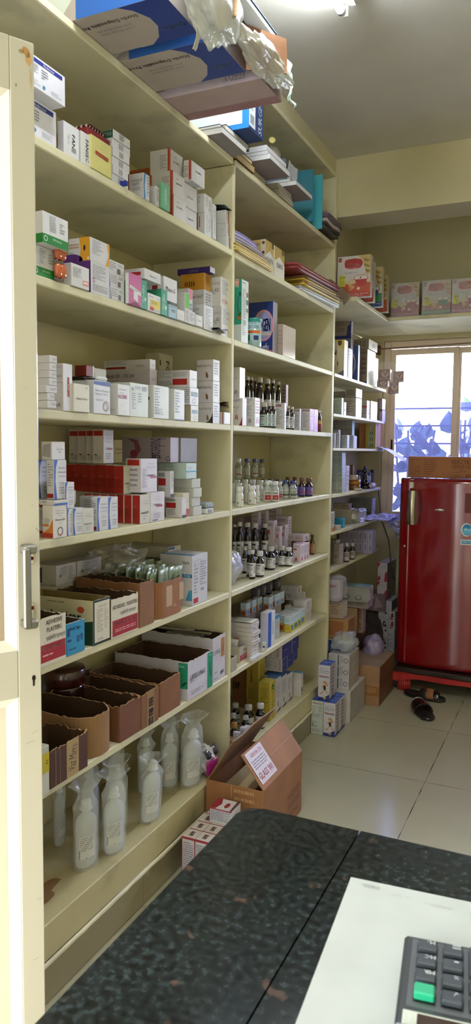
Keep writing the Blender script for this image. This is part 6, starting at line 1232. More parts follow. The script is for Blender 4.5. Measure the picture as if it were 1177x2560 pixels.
E('syrup_carton','white carton with maroon title, left of two before the pink sides',(684,740,752),556,S3,xf=-.035,style=zc(),cat='syrup box')
z2=E('syrup_carton','white carton with maroon title and a pink side, in front of its twin',(752,838,878),556,S3,xf=-.012,style=st('#cdcbce',*zc()['dec'],R('x',0,0,1,1,'#a03c60'),PG('x',[(.3,.1),(.9,.1),(.6,.5)],'#b577b0'),L('x',.2,.6,.8,.9,3,'#d0a8c4')),cat='syrup box')
E('syrup_carton','pink and violet narrow carton beside the maroon titled carton',(None,880,918),560,S3,xf=-.012,dx=.05,style=st('#b070a8',PG('x',[(.3,.1),(.9,.1),(.6,.5)],'#8f4a9c'),L('x',.2,.6,.8,.9,3,'#d8c0dc')),cat='syrup box')
bottle('syrup_bottle','small dark bottle with yellow and red label, last on the syrup shelf',935,-.02,S3,575,18,'amber',lab='#8c2a20',dec=[(.1,.6,.9,.9,'#b09a3c')])
# ---- S4 vials
k(580,1180,5.35)
wb=lambda lab,u,x,vt,rp,**kw: bottle('medicine_bottle',lab,u,x,S4,vt,rp,'white',lab=None,group='white capped bottles',**kw)
wd=[(.1,.1,.35,.45,'#8a8a88'),(.4,.62,.8,.72,'#9c2a24'),(.55,.2,.8,.4,'#b5b5b2')]
for i,(u,x,vt,rp,pos) in enumerate(((97,-.035,195,54,'frontmost at the first divider'),(260,-.05,180,57,'with a red line, second at the front'),(332,-.075,172,36,'squeezed behind the red lined one'),(190,-.12,165,50,'behind the first two'),(85,-.15,148,50,'second row at the divider'),(20,-.17,148,30,'cut off by the divider in the second row'),(165,-.21,100,50,'third row'),(270,-.2,100,48,'third row, right of its neighbour'),(60,-.25,105,50,'back row at the divider'),(370,-.14,108,50,'tall, left of the red labelled glass bottles'))):
    bottle('medicine_bottle','small white plastic bottle %s'%pos,u,x,S4,vt,rp,'white',lab='#d3d4cc',dec=[(.62,.6,.8,.7,'#9c2a24'),(.3,.2,.4,.4,'#6a6a68')] if i in(1,0,2) else [(.62,.2,.8,.4,'#9a9a98')],group='white capped bottles')
for i,(u,x,vt,rp,pos) in enumerate(((468,-.055,112,54,'left of two with red chevron labels'),(570,-.03,122,56,'right of two with red chevron labels'),(642,-.07,130,34,'behind the red chevron pair, right'),(500,-.11,118,40,'behind the red chevron pair, left'))):
    bottle('medicine_bottle','clear glass bottle with white cap, %s'%pos,u,x,S4,vt,rp,'clear',capc='#d5d9da',lab='#cfd0cc',dec=[(.3,.05,.75,.55,'#a5241e'),(.45,.2,.6,.35,'#d8c8c4'),(.3,.65,.7,.85,'#8a8a8a')],body='#c3cac0')
for i,(u,x,vt,rp,pos) in enumerate(((712,-.06,108,44,'left of the front pair'),(812,-.035,116,50,'right of the front pair'))):
    bottle('medicine_bottle','clear glass bottle with a blue cap, %s'%pos,u,x,S4,vt,rp,'clear',lab='#b3b7b0',dec=[(.25,.2,.8,.45,'#4a5648'),(.3,.55,.7,.75,'#8f968c')],body='#b7c0b8')
for i,(u,x,vt,rp) in enumerate(((420,-.2,95,40),(508,-.2,96,40),(608,-.18,102,44))):
    bottle('medicine_bottle','clear glass bottle with a dark blue cap in the row behind, %s from the left'%['first','second','third'][i],u,x,S4,vt,rp,'clear',lab='#b3b7b0',capc='#2c3a5c',group='blue capped bottles behind')
for i,(u,x,vt,rp,pos) in enumerate(((928,-.05,76,46,'left of the front pair'),(1025,-.03,82,52,'last at the right on the shelf'),(740,-.16,66,38,'behind the blue capped bottles, left'),(838,-.12,66,40,'behind the blue capped bottles, right'))):
    bottle('purple_bottle','dark bottle with a purple label and brown cap, %s'%pos,u,x,S4,vt,rp,'amber',body='#2a0c18',capc='#6e4438',lab='#5a4a96',dec=[(.2,.2,.9,.5,'#7c3a6c'),(.62,.1,.75,.9,'#b8b0cc')],cat='bottle')
k(560,1100,3.9233)
rtray('cardboard_tray','dark low tray at the back of the vial shelf carrying a raised bottle row','open carton',-.17,yat(ku(95),-.17,S4)-.02,S4+.0008,.15,.29,.09,r=.003,c='#4a3a2c',seed=61,jag=.001) if False else carton('dark_box','dark flat box at the back of the vial shelf carrying the raised bottles','box',-.245,2.575,S4+.0008,.09,.31,.088,c='#3a3028')
for i,(u,vt,rp,cc) in enumerate(((140,180,36,'#c9ccc8'),(222,182,36,'#27407e'),(298,184,36,'#27407e'),(370,189,35,'#27407e'))):
    bottle('medicine_bottle','clear glass bottle raised at the back, %s cap, %s from the divider'%('white' if i==0 else 'blue',['first','second','third','fourth'][i]),u,-.262,S4+.09,vt,rp,'clear',capc=cc,lab='#b9b8aa',dec=[(.3,.3,.8,.42,'#8a2c20')] if i in(0,2) else [(.3,.1,.8,.2,'#4a5a34')],r=.0155,body='#aeb3a4',group='raised clear bottles with blue caps' if i else None)
for i in range(6):
    yy=yat(415+i*66,-.26,S4) if 0 else yat(ku(440+i*62),-.26,S4+.05)
    carton('medicine_box','small pale carton in the rear row of the vial shelf','medicine box',-.25,yy,S4+.0008,.04,.045,.05+.003*(i%3),c='#b7ab8c' if i>2 else '#6a4434',dec=[L('y',.2,.3,.8,.7,2,G)],group='small pale cartons along the back of the vial shelf')
# ---- S5
k(560,1260,3.9233)
def ab(lb_,u,x,vt,rp,base=S5,**kw): return bottle('syrup_bottle',lb_,u,x,base,vt,rp,'amber',body='#0d0b0f',cat='bottle',**kw)
ordL=['first','second','third','fourth','fifth','sixth','seventh','eighth','ninth','tenth']
for i,(u,x,vt,rp) in enumerate(((152,-.2,176,34),(225,-.19,180,36),(300,-.18,188,36),(398,-.16,190,34),(100,-.22,200,20))):
    ab('black syrup bottle in the tall rear row of the dark bottle shelf, %s'%['leftmost','second','third','rightmost','behind the divider'][i],u,x,vt,rp,group='tall black bottles in the rear row')
for i,(u,x,vt,rp) in enumerate(((250,-.075,455,32),(275,-.04,452,30),(350,-.035,460,44),(392,-.1,406,34),(458,-.065,416,42),(495,-.11,406,34),(565,-.06,412,36),(632,-.03,425,40))):
    ab('black syrup bottle with white label in the front rows, %s from left'%ordL[i],u,x,vt,rp,group='black bottles in the front rows')
for i,(u,x,vt,rp) in enumerate(((200,-.13,420,26),(245,-.125,414,26),(305,-.12,410,26),(430,-.16,398,24))):
    ab('small black bottle in the second row behind the clear bag, %s'%ordL[i],u,x,vt,rp,group='small black bottles of the second row')
pkc=lambda s=0:st('#cfc3cc',R('y',.08,.68,.5,.78,'#a84a68'),T('y',.5,.9,.05,'Cefpodoxime',INK,90,.4) if 0 else L('y',.15,.85,.8,.93,2,'#6a5a64'),L('x',.2,.45,.8,.9,7,'#8f7480'),PG('x',[(.2,.05),(.7,.1),(.5,.35),(.3,.28)],'#a84a58'),PG('y',[(.2,.05),(.6,.08),(.5,.3),(.3,.22)],'#a84a58'),ct='#c8a8bc')
p1=E('syrup_carton','white carton with a pink chick mark, first of the front pink-topped cartons',(672,748,782),402,S5,xf=-.02,style=pkc(),cat='syrup box',h=None)
px=p1
for i,(a,b_) in enumerate(((782,808),(808,834))):
    E('syrup_carton','white carton with a pink chick mark, %s of the front pink-topped cartons'%['second','third'][i],(None,a,b_),400,S5,xf=-.02,dx=.06,h=p1.h,style=pkc(),cat='syrup box')
cT=E('syrup_carton','flat white carton lying across the front pink-topped cartons',(610,775,836),335,p1,xf=-.05,h=.034,style=st('#c9b9c2',L('y',.1,.3,.4,.7,2,G),L('y',.55,.3,.85,.7,2,G),BC('x',.3,.2,.7,.7)),cat='syrup box')
for i,(uL,u,uR,vt,xf) in enumerate(((405,482,516,163,-.12),(505,545,566,218,-.1),(560,598,622,205,-.11),(None,622,658,122,-.13))):
    E('syrup_carton','pinkish white syrup carton in the middle block, %s from the left'%ordL[i],(uL,u,uR),vt,S5,xf=xf,dx=None if uL else .07,style=pkc(),cat='syrup box',group='pinkish cartons of the middle block')
for i,(uL,u,uR,vt) in enumerate(((100,160,None,130),(165,235,None,130),(238,318,None,140),(320,405,None,148))):
    E('syrup_carton','pale carton in the far back row of the dark bottle shelf, %s'%ordL[i],(uL,u,None),vt,S5,xf=-.26,dy=.04,style=st('#8c7c80',L('y',.2,.5,.8,.9,3,'#4a4246')),cat='syrup box',group='pale cartons of the far back row')
for i,(uL,u,uR,vt) in enumerate(((266,332,None,58),(342,408,None,50),(412,512,530,40),(None,532,564,35))):
    E('syrup_carton','white carton lettered in dark stacked high at the back, %s from the left'%ordL[i],(uL,u,uR),vt,S5+.16,xf=-.2,dx=.06 if uL is None else None,dy=None if uR else .04,style=st('#c2b6b8',T('y',.5,.75,.14,'Ambroxol',INK,w=.7),T('y',.5,.5,.14,'Guaiphen',INK,w=.7),T('y',.5,.25,.12,'Syrup',INK,w=.5),R('x',.3,.1,.8,.25,'#a03a40')),cat='syrup box',h=.085 if i<2 else .095,group='white cartons stacked high at the back')
carton('dark_box','dark box supporting the high white cartons at the back of the dark bottle shelf','box',-.26,2.72,S5+.0008,.07,.42,.158,c='#2c2224') if False else None
for i,(u,x,vt,rp) in enumerate(((862,-.06,300,22),(800,-.12,285,24),(745,-.15,280,24),(690,-.18,278,24))):
    bottle('amber_bottle','dark green capped amber bottle with an orange label, %s from the right'%ordL[i],u,x,S5,vt,rp,'amber',body='#3a2010',capc='#3c3a2a',lab='#b06a3c' if i==0 else '#6a4a34',cat='bottle',group='amber bottles behind the pink-topped cartons' if i else None)
hb_=hangbag('plastic_bag','full clear plastic bag slumped against the first divider on the dark bottle shelf',(-.075,2.655,S5+.078),(.13,.15,.15),mat('#c9c9cc',.15,'film',a=.62),17,.2)
# ---- S6
k(560,1440,3.9233)
E('blue_stripe_carton','tall white carton with a wide royal blue stripe, standing at the shelf front',(350,428,497),368,S6,xf=-.012,ut=428,style=st('#c5c8de',R('x',0,0,.42,1,'#2450b0'),R('x',.42,0,.5,1,'#8fb0e0'),L('x',.6,.3,.85,.7,14,'#7a86a8'),cx='#d3d8e2',ct='#cfcfd4'),cat='medicine box')
E('medicine_box','small blue-topped grey carton right of the royal blue striped carton',(None,500,543),392,S6,xf=-.04,dx=.07,style=st('#b5b7b4',R('x',0,.85,1,1,'#3f84b8'),L('x',.2,.4,.8,.7,3,G)))
E('medicine_box','little white pot carton with a dark window at the foot of the striped carton',(365,400,412),605,S6,xf=.0,style=st('#cfcfd2',R('y',.3,.45,.95,.62,'#2c2c40')),h=.04)
b=S6; yy=yat(ku(268),-.008,S6)
nm8=['bottom','second','third','fourth','fifth','sixth','seventh','top']
for i in range(8):
    b=E('medicine_box','flat white carton, %s of the tall stack left of the striped carton'%nm8[i],(None,0,0),0,b,xf=-.008+(.006 if i in(5,3) else -.002 if i==6 else 0),y=yy+.0015*(i%2),dx=.15,dy=.078,h=.0178,style=st('#c9c3c0',T('y',.3,.5,.5,'AZITHROCIN',G,w=.4),L('x',.3,.3,.8,.7,1,G)),group='flat white cartons in the tall stack')
for i in range(4):
    mb=MB(); mb.sheet(lambda u,v:(-.1+.1*u,.016*v,.002+.004*math.sin(math.pi*v)),4,4,mat('#d8d8da',.2,'gloss'),.0006); o=mb.build('foil_strip',None,(b.x-.0,b.y+.002+.019*i,b.top+.002)); tag(o,'shiny white strip on top of the tall flat carton stack, %s from the front divider'%ordL[i],'strip','shiny strips on the flat carton stack')
E('medicine_box','white leaflet-like flat packet lying at the foot of the tall stack',(None,282,370),740,S6,xf=.012,dx=.02,h=.012,style=st('#cfcfcf',T('x',.5,.5,.4,'LEAFLET',G)))
tr1=ER('plaster_carton','cut white carton with red band holding a tilted carton, at the first divider',(70,150,258),700,S6,xf=-.03,ut=150,dx=.11,r=.002,c='#b8b0a0',kind='card',jag=.004,seed=62,dec=[R('x',.05,.08,.95,.42,'#9c2a2c'),L('x',.2,.15,.8,.35,2,'#d8a8a4'),T('x',.55,.66,.2,'प्लास्टर','#2a2622',w=.5)],h=.062)
ER('carton_tray','cut off-white carton with small print, in front at the first divider',(None,72,145),758,S6,xf=-.0,dx=.035,r=.002,c='#a8a088',kind='card',jag=.002,seed=63,dec=[L('x',.2,.2,.5,.8,7,G),L('x',.6,.2,.9,.8,7,G)],h=.055,dy=.052)
c=carton('medicine_box','tilted white carton with a red lid flap resting in the cut red band carton','medicine box',-.05,tr1.y+.012,tr1.z+.035,.06,.055,.055,c='#cdc7c4',dec=[L('x',.2,.2,.8,.7,4,G),L('y',.2,.2,.8,.7,4,G),PG('t',[(.5,0),(1,0),(1,1),(.6,.7)],'#a86a64')],rot=18)
c.rotation_euler=(math.radians(-6),math.radians(8),math.radians(18))
k(570,1440,5.117)
blc=lambda top=1:st('#bdd0da' if top else '#c0a894',L('y',.2,.3,.8,.6,2,'#8fa6b4' if top else '#8a6a54'),L('x',.2,.3,.8,.6,2,'#8fa6b4'),*(() if top else (R('y',.1,.1,.8,.75,'#8a4434'),R('x',.2,.2,.8,.8,'#3c86b8'))),ct='#a3978a')
# rear block: two tiers by columns
for tier in range(2):
    for i,(uL,u,uR,xf) in enumerate(((155,233,None,-.14),(236,312,None,-.14),(315,385,440,-.14),(448,528,None,-.1),(532,602,660,-.1))):
        zb=S6+.118+.0295*tier
        E('inhaler_carton','%s small carton in the rear block, column %s from the left'%(['brown-red','pale blue'][tier],ordL[i]),(uL,u,uR),0,zb,xf=xf,h=.029,dy=None if uR else .045,style=blc(tier),cat='medicine box',group='%s tier of the rear block'%['lower','upper'][tier])
    E('inhaler_carton','%s small carton end at the right of the rear block'%['brown-red','pale blue'][tier],(None,662,720),0,S6+.118+.0295*tier,xf=-.1,dx=.045,h=.029,style=blc(tier),cat='medicine box')
for i in range(7):
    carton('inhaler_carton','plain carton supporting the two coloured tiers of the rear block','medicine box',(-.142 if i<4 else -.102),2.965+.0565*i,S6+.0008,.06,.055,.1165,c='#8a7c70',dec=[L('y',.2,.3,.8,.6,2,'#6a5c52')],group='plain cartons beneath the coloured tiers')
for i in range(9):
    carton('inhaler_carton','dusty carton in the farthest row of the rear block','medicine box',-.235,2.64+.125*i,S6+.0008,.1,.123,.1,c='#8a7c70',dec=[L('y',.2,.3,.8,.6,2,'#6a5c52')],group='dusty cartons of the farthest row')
for i,(u,vt) in enumerate(((350,150),(430,110),(510,82),(612,72))):
    bottle('syrup_bottle','black bottle with a lilac label at the very back, %s from the left'%ordL[i],u,-.285,S6+.102,vt,0,'amber',body='#0d0b12',lab='#6a6884',r=.0235,capc='#8a867c',h=.125,group='black bottles at the very back')
# front two-tier block
fb=lambda tier,k_:st('#bfd3dc' if tier else '#c8b23a',*((L('y',.2,.3,.8,.6,2,'#8fa6b4'),L('x',.2,.5,.8,.8,2,'#9fb2bc')) if tier else (R('y',.1,.15,.75,.75,'#a83a24') if k_==0 else L('y',.2,.3,.8,.6,2,'#9c8420'),R('x',.1,.3,.7,.9,'#3c86b8'))),ct='#c3c0c0')
for tier in range(2):
    for i,(uL,u,uR,xf) in enumerate(((655,712,None,-.062),(715,800,842,-.02),(None,845,893,-.022),(None,896,932,-.024),(None,935,982,-.028))):
        E('inhaler_carton','%s small carton in the front block, column %s from the left'%(['yellow and orange','pale blue'][tier],ordL[i]),(uL,u,uR),0,S6+.038*tier,xf=xf,h=.037+(.004 if i==4 and tier else 0),dx=None if uL else .09,dy=None if uR else .04,style=fb(tier,i),cat='medicine box',group='%s tier of the front block'%['lower','upper'][tier])
carton('inhaler_carton','grey-topped carton filling the middle behind the front block','medicine box',-.12,3.21,S6+.0008,.08,.3,.07,c='#8f8a86') if False else None
q=E('medicine_box','white carton standing in a short column at the right end of the shelf, lower',(None,985,1062),500,S6,xf=-.03,dx=.06,style=st('#c4bcb8',L('x',.2,.2,.6,.8,6,G)),h=.052)
E('medicine_box','white carton standing in a short column at the right end of the shelf, upper',(None,978,1070),400,q,xf=-.026,dx=.07,style=st('#c6c2c4',L('x',.15,.2,.6,.8,6,G)),h=.056,y=q.y-.001)
for i,(uL,u) in enumerate(((715,766),(770,860),(865,970))):
    E('medicine_box','white carton with a dark title line under the two long cartons, %s from the left'%ordL[i],(uL,u,None),380,S6+.0,xf=-.1,dy=.05,h=.088,style=st('#bcb8b8',L('y',.15,.75,.85,.85,1,INK),L('y',.2,.6,.6,.68,1,G)),group='white cartons under the two long ones')
lg=E('medicine_box','long white carton with barcode patches, lower of two laid across',(735,930,1005),290,S6+.0895,xf=-.08,style=st('#c3bfc0',R('y',.12,.25,.35,.8,'#a5a1a4'),R('x',.1,.2,.6,.85,'#b0aca8')),h=.04,dy=.07)
E('medicine_box','long white carton with grey stripes, upper of two laid across',(675,880,930),198,lg,xf=-.09,style=st('#c6c2c4',BC('y',.3,.1,.9,.9,'#a09ca0'),R('x',.2,.2,.4,.8,'#55555a')),h=.04,dy=.06,y=lg.y-.02)
E('brown_box','plain brown box behind the short white column at the right end','box',0,0) if False else carton('brown_box','plain brown box behind the short white column at the right end','box',-.17,3.6,S6+.0008,.09,.11,.085,c='#6a4a30',kind='corr')
# ---- S7
k(580,1560,3.678)
yl=lambda:st('#b8a43c',T('x',.4,.5,.3,'ENAPROT','#5a4a1c',90,.6),L('y',.15,.4,.85,.85,12,'#8a7a28'),L('x',.7,.1,.9,.7,6,'#8a7a28'),ct='#bcae4c')
def ylw(extra=()): 
    return st('#b8a43c',L('y',.15,.45,.85,.85,10,'#8a7a28'),*extra,ct='#c2b244')
fy_=E('protein_carton','yellow carton lettered ENAPROT with a green leaf mark, front one beside the dark bottles',(238,345,395),545,S7,xf=-.03,ut=345,style=ylw((T('x',.55,.4,.3,'ENAPROT','#5a6a1c',90,.7),PG('x',[(.1,.85),(.5,.95),(.9,.8),(.5,.87)],'#2f5c22'),PG('x',[(.2,.75),(.45,.9),(.8,.7),(.5,.8)],'#3a6a24'))),cat='protein box')
E('protein_carton','tall yellow carton lettered ENAPROT in upright letters, behind the front one',(125,235,296),330,S7,xf=-.13,style=st('#a8913c',T('y',.42,.62,.16,'ENAPROT','#3c2c14',90,.42,bold=.02),L('y',.2,.2,.8,.4,8,'#7a6a28'),L('x',.2,.2,.8,.8,14,'#8a7a28'),RING('y',.75,.5,.08,.03,.3,'#8a6a28'),ct='#a08a3c',cx='#b8a43c'),cat='protein box',h=.27)
E('brown_carton','brown-orange carton deep in the shelf at the first divider',(0,122,None),430,S7,xf=-.2,dy=.1,style=st('#7c5430',L('y',.2,.8,.8,.85,1,'#4a3018'),T('y',.3,.45,.14,'EXP','#241c14',w=.5,bold=.04),T('y',.6,.25,.12,'EUN','#2c2018',90,.3)),cat='carton',h=.235)
for i in range(2):
    E('red_lid_carton','small cream carton with a dark red lid at the first divider, %s'%['lower','upper'][i],(None,30,55),0,S7+.075*i,xf=-.12,dx=.06,h=.072,style=st('#a89a88',R('x',0,.55,1,1,'#6a1c18'),R('y',0,.55,1,1,'#7c2420'),ct='#5a1814'),cat='carton',y=2.575,dy=.07)
def kid(lab,xs,vt,base,xf,lie=False,**kw):
    if lie: s=st('#c6c3c8',T('y',.85,.5,.12,'Walical Kid','#8c2430',90,.8),L('y',.1,.15,.45,.85,9,G),T('y',.6,.5,.14,'Calcium',G,90,.7),R('x',0,0,1,1,'#232e7e'),L('x',.2,.4,.8,.6,1,'#8f96c8'),ct='#8f8478')
    else: s=st('#c9c6ca',L('x',.15,.4,.8,.85,8,G),O('x',.5,.22,.15,.1,'#9a8a7c'),PG('x',[(0,0),(.9,0),(1,.12),(.5,.05)],'#4a4a66'),L('y',.1,.2,.8,.9,14,G),ct='#4a74b0')
    return E('calcium_carton',lab,xs,vt,base,xf=xf,style=s,cat='syrup box',**kw)
k1=kid('standing white syrup carton under the blue-ended row, first beside the yellow carton',(300,400,445),508,S7,-.045,ut=400)
k2=kid('standing white syrup carton under the blue-ended row, second with a figure',(None,449,500),490,S7,-.047,dx=.1)
k3=kid('standing white syrup carton under the blue-ended row, third',(None,503,550),470,S7,-.05,dx=.1)
zk=k1.top+.002
l1=kid('lying white carton with a dark blue end, lower left of the blue-ended row',(288,460,505),385,zk,-.055,True,h=.062)
l2=kid('lying white carton with a dark blue end, lower right of the blue-ended row',(None,508,560),0,zk,-.058,True,h=.062,dx=.15)
l3=kid('lying white carton with a dark blue end, upper left of the blue-ended row',(350,458,548),265,l1,-.058,True,h=.064,dx=.16)
l4=kid('lying white carton with a dark blue end, upper right of the blue-ended row',(None,552,610),0,l1,-.062,True,h=.075,dx=.16)
kid('blue-ended white carton tucked low at the right of the blue-ended row',(None,562,600),0,zk,-.075,True,h=.052,dx=.1)
E('eye_drop_carton','white carton with a bright blue top and dark paw dots, right of the syrup cartons',(548,628,650),455,S7,xf=-.02,style=st('#cbc7c8',R('x',0,.97,1,1,'#4a9cd0'),O('x',.5,.35,.2,.04,'#1c2430'),O('x',.5,.25,.25,.06,'#1c2430'),O('x',.4,.12,.15,.03,'#1c2430'),R('y',0,.36,1,.365,G),ct='#4a94c8'),cat='syrup box')
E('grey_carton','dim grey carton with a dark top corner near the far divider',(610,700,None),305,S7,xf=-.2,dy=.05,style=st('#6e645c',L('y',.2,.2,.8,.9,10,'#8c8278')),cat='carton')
E('cream_carton','cream carton with a window mark close to the far divider',(722,822,None),280,S7,xf=-.2,style=st('#a39a78',R('y',.2,.3,.75,.65,'#8a7f6a')),cat='carton',dy=.05)
for i,(u,x,vt,rp,lab_,cc) in enumerate(((30,-.16,728,42,'#c9c9cc','#c6c6c4'),(10,-.11,822,34,'#c9c9cc','#c9c9c6'),(148,-.085,745,50,'#c9c7cc','#cdccd0'),(122,-.07,842,38,'#c9c7cc','#c9c9cc'),(180,-.17,722,30,'#c9c7cc','#cfcfcc'),(258,-.04,728,46,'#cfcfd6','#cfd0d6'),(15,-.05,905,44,'#b08a4c','#b48a4a'))):
    bottle('syrup_bottle',['dark syrup bottle at the back left of the lowest shelf by the first divider','short dark bottle at the first divider, second row','tall dark bottle with a dark red label dash in the lowest shelf cluster','short dark bottle with a broad silver cap, in front of the tall one','dark bottle half hidden behind the lowest shelf cluster','dark bottle with a clear white label standing alone on the right of the cluster','brown bottle with a golden cap and orange label at the very front'][i],u,x,S7,vt,rp,'amber',body='#140c0a' if i<6 else '#2c160c',lab=lab_,capc=cc,dec=[(.55,.35,.8,.45,'#4a2024'),(.1,.7,.5,.75,G)] if i!=6 else [(.1,.1,.9,.35,'#b0642c'),(.2,.6,.8,.8,'#cfc09a')])
for i,(uL,u,uR,vt) in enumerate(((32,60,76,948),(78,118,140,962),(None,142,165,948))):
    E('small_drop_carton','little white carton in front of the dark bottles, %s from the left'%ordL[i],(uL,u,uR),vt,S7,xf=-.006,dx=.022 if uL is None else .026,h=.088-.004*i,style=st('#c6c4cc',L('x',.2,.2,.8,.9,9,G),L('y',.2,.2,.8,.9,9,G)),cat='syrup box')
# ================================================================ CORNER SHELVES
def cerelac(label,x,y,z,w,h,t,hue='#a83a34',num='8',rot=0,wrap=False,cover='#c9c6c4',mid='#b5503a',spoon='#8a5a4a'):
    mb=MB(); mb.box((0,0,0),(w,t,h),mat(cover,.35),.0008,mats={'x':mat('#b5ad9c',.5)})
    fr={'f':(Vector((0,0,0)),Vector((1,0,0)),Vector((0,0,1)),Vector((0,-1,0)),w,h)}
    n=16
    hills=[(0,0),(1,0)]+[(1-i/n,.40+.05*math.sin(i*.9)+.03*(i/n)) for i in range(n+1)]
    dec=[PG('f',hills,'#c9b694'),PG('f',[(0,0),(1,0),(1,.33),(.7,.36),(.4,.3),(.2,.34),(0,.28)],mid),R('f',0,0,1,.12,hue),T('f',.5,.075,.03,'BRAND NEW IRON CEREAL WITH MILK','#e2c8c0',w=.9),T('f',.5,.035,.025,'Recommended for use with advice','#e2c8c0',w=.8),
      PG('f',[(.62,1),(1,1),(1,.55),(.9,.5),(.82,.7),(.75,.85)],'#b9a36a'),PG('f',[(.8,.93),(.99,.86),(.9,.82),(.78,.86)],'#8f7a3c'),PG('f',[(.82,.8),(1,.72),(.92,.69),(.8,.74)],'#8f7a3c'),PG('f',[(.85,.66),(1,.6),(.92,.57),(.84,.62)],'#8f7a3c'),
      R('f',.03,.87,.13,.97,hue),T('f',.08,.92,.06,num,'#ead8d4',w=.08,bold=.03),
      PG('f',[(.2+.0,.83),(.22,.91),(.32,.93),(.55,.94),(.72,.92),(.78,.85),(.77,.75),(.7,.68),(.5,.665),(.3,.68),(.21,.73)],'#d8c8c4'),
      PG('f',[(.215,.83),(.235,.9),(.33,.92),(.55,.93),(.71,.905),(.765,.84),(.755,.76),(.69,.695),(.5,.68),(.31,.695),(.225,.74)],'#a42820'),
      T('f',.42,.885,.04,'Nestlé','#ecdcd8',w=.3,bold=.02),T('f',.49,.79,.075,'Cerelac','#f2e8e4',w=.5,bold=.025),T('f',.49,.715,.02,'BABY CEREAL WITH MILK','#e0b8b0',w=.35),RING('f',.52,.685,.035,.02,.3,'#ecdcd8'),
      T('f',.42,.59,.035,'Wheat Apple Cherry','#6a5a54',w=.42),O('f',.72,.45,.22,.075,hue),O('f',.72,.455,.2,.06,'#cfc8c0'),PG('f',[(.55,.42),(.9,.42),(.88,.3),(.8,.26),(.65,.27),(.57,.33)],hue),PG('f',[(.7,.46),(.72,.47),(.95,.62),(.94,.63)],spoon),PG('f',[(.68,.44),(.74,.44),(.73,.48),(.69,.48)],spoon),
      O('f',.65,.2,.05,.035,'#d8c8b8'),O('f',.4,.28,.05,.04,'#c9a060'),O('f',.48,.24,.05,.04,'#c9a060'),O('f',.42,.2,.05,.04,'#b98c4c'),
      O('f',.16,.49,.1,.055,'#c9c93a'),T('f',.16,.51,.025,'RICH IN','#4a4a1c',w=.16,bold=.02),T('f',.16,.475,.035,'IRON','#4a4a1c',w=.16,bold=.03),R('f',.07,.27,.25,.43,'#c9c93a'),L('f',.09,.29,.23,.41,4,'#7a7a2a')]
    decals(mb,dec,fr); o=mb.build('cereal_carton',None,(x,y,z),math.radians(rot)); tag(o,label,'baby food box')
    if wrap:
        mb=MB(); rnd=random.Random(int(x*1000))
        mb.sheet(lambda u,v:(-.001+(w+.002)*u,-.003-.0035*abs(noise.noise(Vector((u*4+x*7,v*3-u*2,x*9))))*2,.0005+(h+.003)*v),16,20,mat('#e6e6ea',.07,'film',a=.16),.0002,smooth=False); mb.build('clear_wrap',o)
        for i in range(9):
            a=rnd.uniform(.3,1.0); cx_,cz=rnd.uniform(.3,.95)*w,rnd.uniform(.35,.98)*h; l=rnd.uniform(.015,.04)
    return o
k(820,540,8.4071)
yA=3.835; zL=2.247
x0=xat(ku(185),yA,zL); x1=xat(ku(880),yA,zL); 
hA=zat(kv(870),x0,yA)-zL
cerelac('Cerelac baby cereal carton numbered 8, nearest on the corner ledge',x0,yA,zL,x1-x0,hA,.045)
k(820,360,3.297)
for i,(ux,lab,hue,cov,mid) in enumerate(((370,'Cerelac carton second in the corner row, red and cream','#a83a34','#c2b8a0','#b5503a'),(440,'Cerelac carton third in the corner row, with green and blue base','#2c4a8a','#c6c8c2','#3c7a4a'),(484,'Cerelac carton farthest in the corner row, orange and cream','#a8462c','#c0b8a0','#b5603a'))):
    y=(3.985,4.13,4.30)[i]; xr=xat(820+(ux)/3.297,y,zL) ; w=x1-x0
    cerelac(lab,xr-w,y,zL,w-.0,hA*(1.0,1.02,.98)[i],.045,hue=hue,cover=cov,mid=mid,num=str(8+i))
carton('cereal_carton','thin edge of another cereal carton behind the numbered 8 carton','baby food box',x0-.001,yA+.052,zL,.0,.0,.0) if False else None
k(820,700,3.297)
for i,(ua,ub,ut,vt,hue,num,mid,lab) in enumerate(((515,745,525,38,'#8a2c46','10','#8a3448','first of the row over the window, maroon base'),(772,1008,780,15,'#2c6a4c','10','#8a4a3c','second of the row over the window, green base'),(1015,1255,1025,-2,'#8a2c4c','12','#8a3c4c','third of the row over the window, plum base'))):
    y=4.482; a=xat(820+ua/3.297,y,zL); b=xat(820+ub/3.297,y,zL); hh=zat(700+vt/3.297,a,y)-zL
    cerelac('wrapped Cerelac carton, %s'%lab,a,y,zL,b-a,hh,.05,hue=hue,num=num,wrap=True,mid=mid,cover='#bcb8b4')
